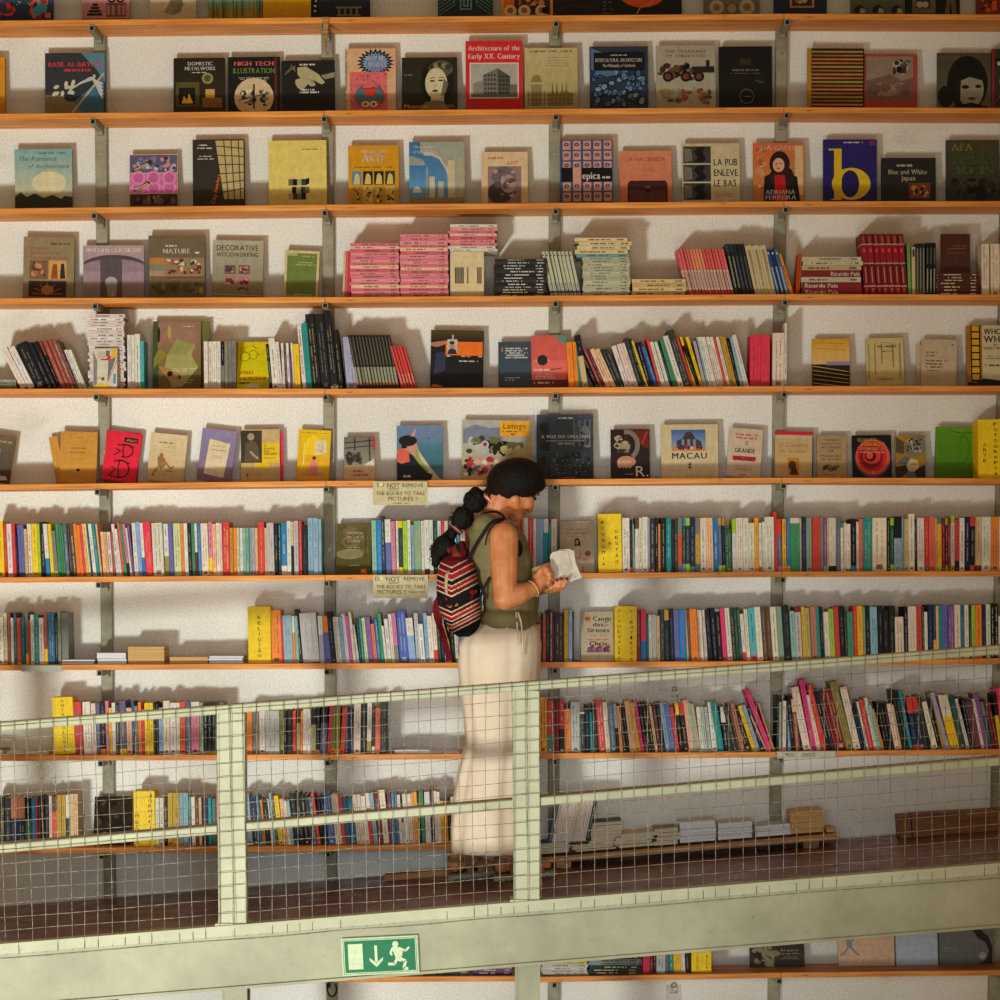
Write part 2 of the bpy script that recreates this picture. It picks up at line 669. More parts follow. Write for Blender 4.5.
# ---- uprights with their bracket arms
nm = ['leftmost, behind the red book', 'second from the left', 'middle one, behind the woman',
      'fourth, beside two hot pink spines', 'last, cut off by the right edge']
for i, X in enumerate(UPX):
    e = empty('shelf_upright', (X, 0, 0))
    mb = MB()
    z0 = .5 if i in (0, 1, 2, 3, 4) else 0
    mb.prism([(-PW / 2, 0), (-PW / 2, -.026), (-PW / 2 + .003, -.029), (PW / 2 - .003, -.029), (PW / 2, -.026), (PW / 2, 0)], .3, 6.6, mi=0)
    for kz in range(60):       # slots punched down the middle
        pass
    mb.build('post', M['upright'], e)
    for r in ROWS:
        bx = BRD[r]
        if not any(a - .03 <= X <= b + .03 for a, _, b, _ in bx):
            continue
        zt = shz(r, X) - BT - .0006
        hw = .0105
        if i < 4:
            off = 0.004 if i > 1 else 0
        mb = MB()
        y1 = SHY0 - .006
        # square tube, open at the front, set back a little from the mouth
        hollow = .003
        a = MB()
        for (x0, x1, za, zb) in ((-hw, -hw + hollow, -.022, 0), (hw - hollow, hw, -.022, 0), (-hw + hollow, hw - hollow, -hollow, 0), (-hw + hollow, hw - hollow, -.022, -.022 + hollow)):
            a.box(x0, x1, y1, -.029, za, zb, mi=0)
        a.box(-hw + hollow, hw - hollow, y1 + .004, y1 + .006, -.022 + hollow, -hollow, mi=1)  # black plate standing in for the shade inside the hollow tube
        # gusset under the arm, by the post
        a.box(-hw, hw, -.055, -.029, -.034, -.022, mi=0)
        o = a.build('bracket_arm', [M['upright'], M['black']], e)
        o.location = (0, 0, zt)
    a = MB()
    for k in range(11):
        z = 1.35 + .386 * k
        pts = [(math.cos(q * math.pi / 4) * .006, math.sin(q * math.pi / 4) * .006) for q in range(8)]
        T = Matrix.Translation((0, -.029, z)) @ Matrix.Rotation(math.pi / 2, 4, 'X')
        a.prism(pts, 0, .003, mi=0, T=T)
    a.build('screw_head', M['wire'], e)['kind'] = 'stuff'
    tag(e, 'grey-green steel upright with bracket arms, ' + nm[i], 'shelf upright', 'steel uprights of the shelves')

# amber wooden wedge jammed beside the second upright under the topmost shelf
mb = MB()
a, b = U(322, 17, -.222), U(329, 17, -.222)
c_ = U(325.5, 56, -.222)
mb.face([a, c_, b], (1, 1, 1))
mb.face([a + Vector((0, .01, 0)), b + Vector((0, .01, 0)), c_ + Vector((0, .01, 0))])
for p, q in ((a, b), (b, c_), (c_, a)):
    mb.face([p, q, q + Vector((0, .01, 0)), p + Vector((0, .01, 0))])
o = mb.build('wooden_wedge', M['plank'])
tag(o, 'thin yellowish wooden splinter hanging at the second upright under the topmost shelf', 'splinter')

# ================================================================== the ramp
NY = -1.13
NA, NB = U(0, 944, NY), U(1000, 863, NY)
RSL = (NB.z - NA.z) / (NB.x - NA.x)


def rz(X):
    return NA.z + RSL * (X - NA.x)


RX0, RX1 = -3.4, 3.6


def ramp_box(mb, y0, y1, dz0, dz1, x0=RX0, x1=RX1, c=(1, 1, 1), mi=0):
    P = [Vector((x, y, rz(x) + dz)) for dz in (dz0, dz1) for y in (y0, y1) for x in (x0, x1)]
    b0 = len(mb.v)
    mb.v += [tuple(q) for q in P]
    for f in ((0, 1, 5, 4), (1, 3, 7, 5), (3, 2, 6, 7), (2, 0, 4, 6), (4, 5, 7, 6), (0, 2, 3, 1)):
        mb.f.append(tuple(b0 + i for i in f))
        mb.c.append(c)
        mb.m.append(mi)
        mb.sm.append(False)


mb = MB()
ramp_box(mb, NY, 0, -.05, 0)
o = mb.build('floor_ramp', M['oxide'])
o['kind'] = 'structure'
mb = MB()
ramp_box(mb, NY - .05, NY, -.212, -.004)
ramp_box(mb, NY - .062, NY - .002, -.222, -.212)
o = mb.build('trim_1', M['beam'])
o['kind'] = 'structure'
mb = MB()
ramp_box(mb, NY - .062, NY + .0, -.004, .008)
ramp_box(mb, NY - .058, NY - .05, -.03, -.004)
o = mb.build('trim_2', M['green'])
o['kind'] = 'structure'
# columns under the ramp
for k, (xa, xb) in enumerate(((222, 247.5), (515, 540))):
    A, B = U(xa, 985, NY + .02), U(xb, 985, NY + .02)
    mb = MB()
    ztop = rz((A.x + B.x) / 2) - .215
    mb.box(A.x, B.x, NY + .045, NY + .075, 0, ztop)
    mb.box(A.x, A.x + .008, NY, NY + .12, 0, ztop)
    mb.box(B.x - .008, B.x, NY, NY + .12, 0, ztop)
    mb.box(A.x + .008, B.x - .008, NY + .004, NY + .012, 0, ztop)
    o = mb.build('column', M['beam'])
    tag(o, 'pale green steel column under the ramp, ' + ('right of the exit sign' if k else 'mostly hidden, left of the exit sign'), 'column')
    o['kind'] = 'structure'

# ---- railing
rail = empty('railing', (0, NY - .03, rz(0)))
RL = Vector(rail.location)


def RB(mb, name, mats):
    mb.v = [tuple(Vector(v) - RL) for v in mb.v]
    return mb.build(name, mats, rail)


RYf = NY - .05     # front of rails


def rail_line(y0px, y1px):
    a, b = U(0, y0px, RYf), U(1000, y1px, RYf)
    k = (b.z - a.z) / (b.x - a.x)
    return lambda X: a.z + k * (X - a.x)


top = rail_line(722.5, 645.5)
mid = rail_line(844.5, 757)


def sbar(mb, fz, dz0, dz1, y0, y1, x0, x1, mi=0, bev=.004):
    """bar whose top follows fz; the front upper edge is rounded off"""
    prof = [(y0 + bev, dz1), (y0, dz1 - bev), (y0, dz0 + bev), (y0 + bev, dz0), (y1, dz0), (y1, dz1)]
    n = len(prof)
    b0 = len(mb.v)
    for x in (x0, x1):
        for (y, dz) in prof:
            mb.v.append((x, y, fz(x) + dz))
    for k in range(n):
        k2 = (k + 1) % n
        mb.f.append((b0 + k2, b0 + k, b0 + n + k, b0 + n + k2))
        mb.c.append((1, 1, 1))
        mb.m.append(mi if k != 5 else 1)
        mb.sm.append(False)
    for q in (tuple(b0 + k for k in range(n)), tuple(b0 + n + k for k in reversed(range(n)))):
        mb.f.append(q)
        mb.c.append((1, 1, 1))
        mb.m.append(mi)
        mb.sm.append(False)


PXS = []
for (xa, xb) in ((217.5, 245), (513.5, 539.5)):
    A, B = U(xa, 800, RYf), U(xb, 800, RYf)
    PXS.append((A.x, B.x))
ends = [RX0, PXS[0][0], PXS[0][1], PXS[1][0], PXS[1][1], RX1]
mb = MB()
sbar(mb, top, -.031, 0, RYf, RYf + .09, RX0, RX1)
RB(mb, 'top_rail', [M['green'], M['grime']])
for a, b in ((RX0, ends[1]), (ends[2], ends[3]), (ends[4], RX1)):
    mb = MB()
    sbar(mb, mid, -.031, 0, RYf, RYf + .10, a + .004, b - .004)
    RB(mb, 'mid_rail', [M['green'], M['grime']])
for (a, b) in PXS + [(PXS[0][0] - 1.045, PXS[0][1] - 1.045)]:
    mb = MB()
    xm = (a + b) / 2
    z0, z1 = rz(xm) - .01, top(xm) - .032
    mb.box(a, a + .006, RYf, RYf + .09, z0, z1)
    mb.box(b - .006, b, RYf, RYf + .09, z0, z1)
    mb.box(a + .006, b - .006, RYf + .006, RYf + .014, z0, z1)
    mb.box(a - .012, b + .012, RYf - .004, RYf + .1, rz(xm) + .001, rz(xm) + .012)
    RB(mb, 'post', [M['green'], M['grime']])

# square wire mesh clipped to the outside of the rails
WY = RYf - .008
rr = random.Random(3)
edges = [RX0 + .6, (PXS[0][0] + PXS[0][1]) / 2, U(470, 800, WY).x, U(626, 800, WY).x, 2.9]
edges = [RX0 + .6, (PXS[0][0] + PXS[0][1]) / 2, (PXS[1][0] + PXS[1][1]) / 2, 2.9]
SP = .0478
for k in range(3):
    xa, xb = edges[k], edges[k + 1]
    mb = MB()
    n = int(round((xb - xa) / SP))
    for i in range(n + 1):
        x = xa + (xb - xa) * i / n + (.004 if i == 0 and k else 0)
        t_, b_ = top(x) + .002, rz(x) - .034
        pts = []
        ph = rr.random() * 6
        am = .0015 + rr.random() * .0025
        for j in range(9):
            f = j / 8
            z = t_ + (b_ - t_) * f
            pts.append((x + math.sin(ph + f * 5) * am + .01 * (f - .5) * .6, WY + .004 * math.sin(ph * 2 + f * 7), z))
        mb.tube(pts, .00115, n=5)
        # the end of the wire bent back over the rail
        mb.tube([pts[0], (pts[0][0], WY + .012, t_ + .004)], .00115, n=5)
    m_ = 17
    for j in range(m_ + 1):
        pts = []
        ph = rr.random() * 6
        for i in range(13):
            x = xa + (xb - xa) * i / 12
            t_, b_ = top(x), rz(x) - .03
            f = (j + .3) / m_
            pts.append((x, WY + .0026 + .003 * math.sin(i + ph), t_ + (b_ - t_) * f + .002 * math.sin(ph + i * 1.1)))
        mb.tube(pts, .0011, n=5)
    RB(mb, 'wire_mesh', M['wire'])
tag(rail, 'pale green steel ramp railing with two rails, posts and rusty square wire mesh', 'railing')


# ---- exit sign on the beam
def plate_matrix(p0, p1, p2):
    """frame with origin p0, x towards p1, z towards p2"""
    x = (p1 - p0)
    z = (p2 - p0)
    W, H = x.length, z.length
    x.normalize()
    z.normalize()
    y = z.cross(x)
    T = Matrix((x, y, z)).transposed().to_4x4()
    T.translation = p0
    return T, W, H


SY = NY - .066
p0, p1, p2 = U(342.8, 976.2, SY), U(419.3, 972.6, SY), U(340.8, 938.8, SY)
T, W, H = plate_matrix(p0, p1, p2)
mb = MB()
mb.box(0, W, .0005, .0035, 0, H, s2l((206, 220, 176)))
A = Art(mb, W, H, 0, 0, .0005)
CR = (214, 228, 184)
GRN = (20, 120, 78)
A.R(.02, .04, .98, .96, GRN)
A.R(.028, .055, .972, .945, CR)
A.R(.038, .075, .962, .925, GRN)
A.R(.085, .16, .275, .84, CR)
A.R(.43, .34, .465, .78, CR)
A.P([(.36, .46), (.36, .38), (.4475, .2), (.535, .38), (.535, .46), (.4475, .31)], CR)
A.E(.705, .79, .04, None, CR)
A.P([(.655, .68), (.74, .70), (.80, .58), (.775, .40), (.71, .37), (.69, .50)], CR)
A.L([(.665, .685), (.635, .545)], .028, CR)
A.L([(.665, .69), (.735, .71)], .03, CR)
A.L([(.635, .545), (.66, .5)], .026, CR)
A.L([(.745, .69), (.835, .60), (.885, .70)], .028, CR)
A.L([(.745, .42), (.83, .33), (.80, .13), (.86, .13)], .036, CR)
A.L([(.72, .41), (.685, .26), (.60, .27)], .036, CR)
A.L([(.72, .4), (.78, .36)], .05, CR)
o = mb.build('exit_sign', M['print'])
o.matrix_world = T
tag(o, 'green emergency exit sign with down arrow and running figure on the ramp beam', 'sign')


# ---- hand-lettered cards
def card(xa, xb, ya, yb, lines, label, mark=None):
    Y = SHY0 - .012
    p0, p1, p2 = U(xa, yb, Y), U(xb, yb, Y), U(xa, ya, Y)
    T, W, H = plate_matrix(p0, p1, p2)
    mb = MB()
    mb.box(0, W, .0002, .0022, 0, H, col((206, 188, 142)))
    A = Art(mb, W, H, 0, 0, .0002)
    for (t_, a, b_, c, d, k) in lines:
        A.T_(t_, a, b_, c, d, k, .015)
    A.R(.27, .68, .48, .70, (90, 70, 50))
    A.R(.28, .63, .46, .645, (110, 90, 66))
    A.E(.15, .86, .035, None, (226, 220, 150))
    o = mb.build('card_sign', M['print'])
    o.matrix_world = T
    tag(o, label, 'notice')


K2 = (58, 48, 38)
K3 = (120, 100, 74)
card(373, 427.5, 481.3, 505, [('DO', .08, .76, .2, .92, K2), ('NOT', .26, .73, .49, .93, K2), ('REMOVE', .54, .76, .92, .92, K2),
                              ('THE BOOKS TO TAKE', .06, .42, .95, .58, K3), ('PICTURES !!', .28, .19, .82, .36, K3), ('THANK YOU', .36, .04, .66, .11, K3)],
     'tan card lettered DO NOT REMOVE THE BOOKS hanging below the coast book')
card(373, 428, 575, 598, [('DO', .04, .76, .17, .93, K2), ('NOT', .24, .73, .49, .94, K2), ('REMOVE', .56, .76, .94, .93, K2),
                          ('THE BOOKS TO TAKE', .06, .42, .96, .58, K3), ('PICTURES !!', .08, .19, .6, .36, K3), ('THANK YOU', .64, .22, .94, .31, K3)],
     'tan card lettered DO NOT REMOVE THE BOOKS hanging from the seventh shelf, lower of two')
# grey blank label and the regional label on shelf edges
def strip(xa, xb, ya, yb, c, lines, label):
    Y = SHY0 - .004
    p0, p1, p2 = U(xa, yb, Y), U(xb, yb - (xb - xa) * .006, Y), U(xa, ya, Y)
    T, W, H = plate_matrix(p0, p1, p2)
    mb = MB()
    mb.box(0, W, .0002, .0022, 0, H, col(c))
    A = Art(mb, W, H, 0, 0, .0002)
    for (t_, a, b_, c_, d, k) in lines:
        A.T_(t_, a, b_, c_, d, k, .02)
    o = mb.build('shelf_label', M['print'])
    o.matrix_world = T
    tag(o, label, 'label')


strip(21, 62, 665.3, 671.5, (176, 176, 160), [], 'blank grey label strip stuck on the shelf edge under the steel-blue books')
strip(777.5, 835, 751.6, 758.6, (206, 196, 176), [('MÉDIO', .14, .25, .30, .8, (80, 74, 70)), ('ORIENTE', .42, .25, .66, .8, (110, 104, 96))],
      'cream label strip lettered Médio Oriente on the shelf edge behind the mesh')


# ---- bulldog clips hanging on the wall
def clip(px, py, k, label):
    p = U(px, py, -.004)
    e = empty('bulldog_clip', p)
    mb = MB()
    if k:
        mb.box(-.03, .03, 0, .002, -.075, .02, col((206, 200, 190)), 1)
    mb.prism([(-.012, 0), (-.014, -.012), (.014, -.012), (.012, 0)], -.012, .012, (.2, .19, .17), 0)
    mb.build('clip_body', [M['wire'], M['print']], e)
    mb = MB()
    pts = [(math.cos(a * math.pi / 8) * .009, -.008, .02 + math.sin(a * math.pi / 8) * .009) for a in range(17)]
    mb.tube(pts, .0025, n=6)
    mb.box(-.004, .004, -.0095, -.006, .004, .014)
    mb.build('ring', M['wire'], e)
    tag(e, label, 'clip')


clip(674.5, 694, 0, 'grey steel bulldog clip hanging on the wall behind the railing mesh')
clip(673.5, 990, 1, 'bulldog clip holding a white sheet on the wall under the ramp')
mb = MB()
c_ = U(332, 989, -.235)
pts = [c_ + Vector((math.cos(a) * .018, 0, math.sin(a) * .03)) for a in [math.radians(80 + 20 * i) for i in range(17)]]
mb.tube(pts, .0035, n=8)
mb.tube([pts[0], c_ + Vector((.012, .006, .05))], .0035, n=8)
mb.box(c_.x - .013, c_.x + .006, c_.y, c_.y + .02, c_.z + .03, c_.z + .052, (1, 1, 1))
o = mb.build('cable_loop', M['black'])
tag(o, 'black hanging loop of cable under the ramp, right beside the exit sign', 'cable')

# ================================================================== light
def area(name, loc, aim, size, power, colr, sy=None):
    l = bpy.data.lights.new(name, 'AREA')
    l.size = size
    if sy:
        l.shape = 'RECTANGLE'
        l.size_y = sy
    l.energy = power
    l.color = colr
    o = bpy.data.objects.new(name, l)
    o.location = loc
    d = Vector(aim) - Vector(loc)
    o.rotation_euler = d.to_track_quat('-Z', 'Y').to_euler()
    C.objects.link(o)
    return o
# ================================================================== books standing face-out
random.seed(5)


def displayed(row, x0, x1, ytop, art, label, bg='tn', th=.016, lean=0, paper='paper', yb=None, base=-.075, topy=None, name='displayed_book', group=None):
    """x0, x1: edges at the base; ytop: top edge; lean: how far the top sits to the side, all in photo pixels"""
    if topy is None:
        topy = -(th + .034)
    ymid = (base + topy) / 2
    yc = yb if yb is not None else 100
    rowy = ROWS[row][0][2]
    p0, p1 = U(x0, rowy - 8, base), U(x1, rowy - 8, base)
    W = p1.x - p0.x
    xc = (p0.x + p1.x) / 2
    ang = 0
    zt = U((x0 + x1) / 2 + lean, ytop, topy).z
    za, zb = shz(row, p0.x), shz(row, p1.x)
    sl = math.atan2(zb - za, W)
    Hh = zt - (za + zb) / 2
    if yb is not None:
        pass
    tilt = math.atan2(base - topy, Hh)
    lx = lean / 251.0
    ang = math.atan2(lx, Hh)
    H = Hh / math.cos(tilt) / math.cos(ang)
    # pivot: the lower corner on the side it leans to
    W = W * math.cos(ang)
    e = empty(name)
    piv = W if ang > 0 else 0
    base_x = (p1.x if ang > 0 else p0.x)
    bz = (zb if ang > 0 else za) + .0004
    rot = Matrix.Rotation(ang - (sl if not ang else 0), 4, 'Y') @ Matrix.Rotation(tilt, 4, 'X')
    # x rotation: top goes back (+y): rotate about X by -tilt
    rot = Matrix.Rotation(ang if ang else -sl, 4, 'Y') @ Matrix.Rotation(-abs(tilt), 4, 'X')
    e.matrix_world = Matrix.Translation((base_x, base, bz)) @ rot @ Matrix.Translation((-piv, 0, 0))
    # cover: front board, back board and spine on the left
    mb = MB()
    kb = col(bg)
    ct = .0013
    mb.box(0, W, 0, ct, 0, H, kb)
    mb.box(0, W, th - ct, th, 0, H, kb)
    mb.box(0, ct, ct, th - ct, 0, H, kb)
    # the foot of the cover stands behind the shelf's front edge: the picture on it starts above the plain foot
    zf = CAM.z + ((za + zb) / 2 - CAM.z) * (base - CAM.y) / (SHY0 - CAM.y)
    hid = max(0, zf - (za + zb) / 2)
    A = Art(mb, W, H - hid, 0, hid)
    art(A)
    mb.build('cover', M['print'], e)
    mb = MB()
    mb.box(ct, W - .003, ct, th - ct, .002, H - .003)
    mb.build('page_block', M[paper], e)
    tag(e, label, 'book', 'books standing face-out on the shelves')
    return e


def person_bust(A, cx, cy, r, skin, hair, dress):
    A.P([(cx - r * 1.9, .01), (cx - r * 1.7, cy - r * 1.6), (cx - r * .6, cy - r * 1.05), (cx + r * .6, cy - r * 1.05), (cx + r * 1.7, cy - r * 1.6), (cx + r * 1.9, .01)], dress)
    A.E(cx, cy + r * .1, r * 1.05, r * 1.25, hair)
    A.R(cx - r * .3, cy - r * 1.25, cx + r * .3, cy - r * .5, skin)
    A.E(cx, cy - r * .1, r * .72, r * .92, skin)
    A.E(cx, cy + r * .72, r * .8, r * .36, hair)
    for s in (-1, 1):
        A.E(cx + s * r * .3, cy, r * .12, r * .07, 'k', 8)
    A.L([(cx - r * .18, cy - r * .5), (cx + r * .18, cy - r * .5)], r * .12, 'dr')


# ---------------- topmost shelf (only the lower parts are in the picture)
def a(A):
    A.G(0, 0, 1, 1, (30, 40, 66), (60, 110, 130))
    A.S(0, .0, .45, .35, ['re', (170, 50, 50), (60, 60, 90), 'k'], 22, 1, .04, .12)
    A.S(.55, .0, 1, .4, ['ro', (150, 50, 60), (70, 150, 160), 'nv'], 22, 2, .04, .12)
    A.S(.2, .15, .8, .5, ['sk', (220, 180, 160), 'nv'], 20, 3, .008, .02)


displayed(0, -6, 53, -42, a, 'night city photo book in red and dark blue, first on the topmost shelf', (30, 40, 66), .012)


def a(A):
    A.R(0, 0, 1, 1, (196, 130, 128))
    for i in range(4):
        A.R(.1 + i * .04, .06 + i * .05, .42 - i * .03, .1 + i * .05, 'db')
    A.R(.5, .04, .92, .26, (120, 70, 66))
    for x in (.52, .62, .74, .84):
        A.R(x, .07, x + .06, .22, (186, 126, 110))
    A.E(.62, .32, .09, .06, 'k')
    A.E(.8, .32, .09, .06, 'k')
    A.E(.62, .32, .05, .03, (226, 180, 160))
    A.E(.8, .32, .05, .03, (226, 180, 160))
    A.R(0, .0, 1, .015, 'db')


displayed(0, 82, 130, -45, a, 'pink book with carved stepped ruins on its cover, topmost shelf', (170, 108, 96))


def a(A):
    A.G(0, 0, 1, 1, (206, 184, 142), (214, 200, 172))
    for i in range(16):
        t_ = i / 15
        A.L([(.52 + .1 * t_, .5), (.42 + .3 * t_, .25), (.3 + .36 * t_, .06 + .1 * abs(t_ - .5))], .012, (96, 84, 70))
    A.P([(.5, .5), (.66, .5), (.64, .7), (.54, .7)], (150, 136, 120))


displayed(0, 150, 196, -40, a, 'cream book with a drawn grey horse tail, topmost shelf', 'tn')


def a(A):
    A.G(0, 0, 1, 1, (126, 150, 120), (70, 150, 150))
    A.R(0, .0, 1, .16, (156, 134, 50))
    r = random.Random(2)
    for i in range(42):
        x = .03 + .94 * r.random()
        A.L([(x, 0), (x + .03 * (r.random() - .5), .12 + .3 * r.random())], .012, r.choice([(90, 90, 40), (180, 160, 60), (60, 60, 30), (126, 136, 80)]))


displayed(0, 208, 262, -46, a, 'book with reeds by a turquoise pond, topmost shelf left of the amber one', (120, 130, 90))
displayed(0, 263, 311, -40, lambda A: A.G(0, 0, 1, 1, (214, 150, 14), (240, 190, 20)), 'plain amber-yellow book without visible print on the topmost shelf', (206, 140, 20), .02)


def a(A):
    A.G(0, 0, 1, 1, (26, 26, 34), (52, 60, 92))
    A.R(0, 0, .13, 1, (14, 14, 18))
    A.D(.05, .1, .1, .9, 'w', 9, 3, .35)
    A.R(.44, .02, .84, .05, (110, 100, 80))
    A.R(.42, .16, .86, .19, (130, 120, 100))
    for x in (.46, .56, .66, .76):
        A.R(x, .05, x + .035, .16, (120, 110, 90))


displayed(0, 311, 370, -38, a, 'dark blue book with a small temple, vertical lettering on a black edge', (24, 24, 34), .022)


def a(A):
    A.R(0, 0, 1, 1, (30, 46, 48))
    for i in range(7):
        y = .02 + i * .07
        A.L([(.02, y), (.3, y + .2), (.3, y + .3)], .012, (96, 138, 132))
        A.L([(.98, y), (.7, y + .2), (.7, y + .3)], .012, (96, 138, 132))
    for k in range(4):
        A.R(.4 + k * .03, .12 + k * .03, .62 - k * .03, .4 - k * .03, (100, 140, 136) if k % 2 == 0 else (24, 34, 36))


displayed(0, 438, 493, -36, a, 'dark teal book with a maze-like line pattern, topmost shelf', (24, 34, 36))


def a(A):
    A.R(0, 0, 1, 1, (220, 150, 30))
    A.R(.06, .02, .95, 1, (60, 30, 22))
    A.R(.06, .14, .26, .5, (220, 96, 30))
    A.S(.28, .14, .94, .5, [(150, 80, 30), (200, 130, 60), 'db', (110, 40, 30)], 30, 4, .04, .1)
    for x in (.18, .45, .78):
        A.E(x, .09, .12, None, (214, 190, 150))
        A.E(x, .1, .06, None, (170, 90, 50))
    A.E(.85, .1, .07, None, 'k')


displayed(0, 501, 553, -36, a, 'yellow-edged book of painted pottery, topmost shelf at the middle upright', (220, 150, 30))


def a(A):
    A.R(0, 0, 1, 1, (34, 24, 26))
    for i in range(9):
        A.L([(.05, i * .1), (.4, .1 + i * .08), (.95, .02 + i * .12)], .014, (84, 46, 38) if i % 2 else (20, 14, 16))


displayed(0, 554, 600, -38, a, 'black book with dark red streaks, beside the pottery book on the topmost shelf', 'k')


def a(A):
    A.R(0, 0, 1, 1, (26, 22, 18))
    A.E(.52, .42, .3, .3, (214, 82, 30))
    A.E(.5, .5, .2, .2, (236, 130, 50))
    A.L([(.45, .02), (.5, .14), (.64, .2)], .012, (200, 150, 60))
    A.D(.02, .02, .16, .5, (90, 80, 60), 8, 3)


displayed(0, 600, 682, -44, a, 'wide black book with a glowing orange vase on its cover', 'k')


def a(A):
    A.R(0, 0, 1, 1, (110, 98, 84))
    for x, s in ((.18, .13), (.72, .14)):
        A.E(x + .05, .15, s, None, (176, 160, 120))
        A.E(x + .05, .15, s * .5, None, (130, 110, 80))
    A.R(.4, .02, .6, .2, (86, 76, 66))
    A.E(.5, .12, .08, None, (160, 140, 110))


displayed(0, 704, 760, -32, a, 'grey-brown book showing round plates, topmost shelf', (110, 98, 84))


def a(A):
    A.R(0, 0, 1, 1, (24, 40, 60))
    A.R(.3, .12, .76, .6, (190, 130, 70))
    A.R(.34, .15, .72, .57, (60, 44, 40))
    A.S(.36, .17, .7, .5, [(200, 150, 90), 'k', (150, 90, 60)], 14, 7, .04, .08)


displayed(0, 774, 827, -38, a, 'navy book with one framed picture, topmost shelf over the fourth upright', (24, 40, 60))


def a(A):
    A.G(0, 0, 1, 1, (78, 84, 58), (96, 110, 84))
    for x in (.16, .5, .85):
        A.P([(x - .1, .02), (x - .1, .12), (x, .2), (x + .1, .12), (x + .1, .02)], (30, 30, 26))
        A.P([(x + .0, .02), (x + .1, .02), (x + .1, .1), (x + .02, .13)], (170, 150, 100))


displayed(0, 851, 905, -34, a, 'green book with three small houses along the bottom, topmost shelf', (60, 70, 50), .02)


def a(A):
    A.R(0, 0, 1, 1, (22, 18, 16))
    A.R(.12, .02, .55, .6, (104, 92, 66))
    A.R(.2, .12, .45, .45, (50, 44, 36))
    for x in (.26, .36):
        A.E(x, .2, .06, None, (176, 160, 130))
    A.P([(.72, 0), (.78, .5), (.9, .5), (.94, 0), (.86, 0), (.83, .3), (.8, 0)], (100, 86, 64))


displayed(0, 906, 960, -34, a, 'dark book with a small olive-framed photo and trouser legs', 'k')


def a(A):
    A.G(0, 0, 1, 1, (120, 40, 20), (40, 24, 22))
    A.S(.05, .02, .95, .5, [(200, 90, 30), (60, 24, 20), (150, 50, 24)], 20, 8, .05, .14)


displayed(0, 976, 1006, -34, a, 'dark book with a red sunset glow, last on the topmost shelf', (190, 170, 140), .02)

# ---------------- second shelf
displayed(1, -14, 5, 57, lambda A: A.R(0, 0, 1, 1, (214, 140, 30)), 'amber book edge cut off at the start of the second shelf', (190, 120, 30), .02)


def a(A):
    A.R(0, 0, 1, 1, (52, 54, 58))
    A.P([(.28, 0), (.98, .62), (.98, .0)], (60, 110, 140))
    A.P([(.0, .0), (.62, 0), (.52, .16), (.3, .3), (0, .3)], (134, 118, 86))
    A.P([(.6, 1), (1, 1), (1, .5), (.86, .72)], (90, 130, 150))
    A.L([(.45, 0), (.98, .66)], .03, (190, 176, 130))
    r = random.Random(4)
    for i in range(12):
        x, y = .1 + .4 * r.random(), .3 + .25 * r.random()
        A.E(x, y, .05, .03, (206, 196, 170), 10, rot=r.random() * 90)
    for k in range(5):
        A.L([(.4 + k * .1, .38 + k * .06), (.6 + k * .06, .5 + k * .03), (.8, .56), (.96, .48 - k * .06)], .03, (196, 194, 186))
    A.E(.42, .25, .1, .06, (40, 50, 60))
    A.T_('BASIL AL-BAYATI', .06, .77, .94, .85, (240, 70, 80), .05)
    A.D(.3, .69, .76, .74, (230, 60, 70), 1, 2, .8)


displayed(1, 45, 105, 53, a, 'dark grey and blue book with pink lettering and pale branching shapes', (40, 42, 44), .014)


def a(A):
    A.G(0, 0, 1, 1, (56, 46, 22), (36, 32, 22))
    A.R(.05, .1, .5, .55, (92, 80, 38))
    A.R(.1, .14, .42, .45, (24, 20, 14))
    A.P([(.16, .16), (.2, .3), (.26, .22), (.3, .34), (.38, .16)], (240, 190, 60))
    A.E(.66, .62, .11, None, (150, 140, 96))
    A.E(.66, .62, .07, None, (90, 84, 50))
    A.R(.56, .08, .94, .26, (140, 96, 40))
    A.R(.62, .26, .8, .42, (200, 160, 80))
    for x in (.58, .7, .86):
        A.L([(x, .02), (x, .1)], .02, (60, 40, 20))
    A.T_('DOMESTIC', .28, .86, .76, .93, 'w', .04)
    A.T_('METALWORK', .22, .77, .82, .84, 'w', .04)
    A.D(.36, .72, .64, .75, 'w', 1, 3)


displayed(1, 173.5, 225, 58, a, 'brown interior photo book lettered DOMESTIC METALWORK', (34, 30, 20), .012)


def a(A):
    A.R(0, 0, 1, 1, (28, 26, 26))
    A.T_('HIGH TECH', .12, .84, .88, .92, (240, 110, 120), .06)
    A.T_('ILLUSTRATION', .1, .70, .9, .80, (130, 170, 70), .03)
    A.D(.2, .56, .84, .64, (190, 180, 160), 3, 5)
    A.E(.5, .26, .38, None, (214, 190, 150))
    A.S(.2, .08, .8, .46, [(60, 60, 60), (150, 130, 100), (230, 210, 170), (40, 60, 60)], 26, 6, .03, .08)
    A.L([(.5, .05), (.5, .5)], .03, 'k')
    A.L([(.2, .2), (.8, .34)], .02, (80, 70, 60))
    A.R(.9, .02, .94, .98, (110, 40, 40))


displayed(1, 228, 280, 57, a, 'black book lettered HIGH TECH ILLUSTRATION with a round machine drawing', 'k', .012)


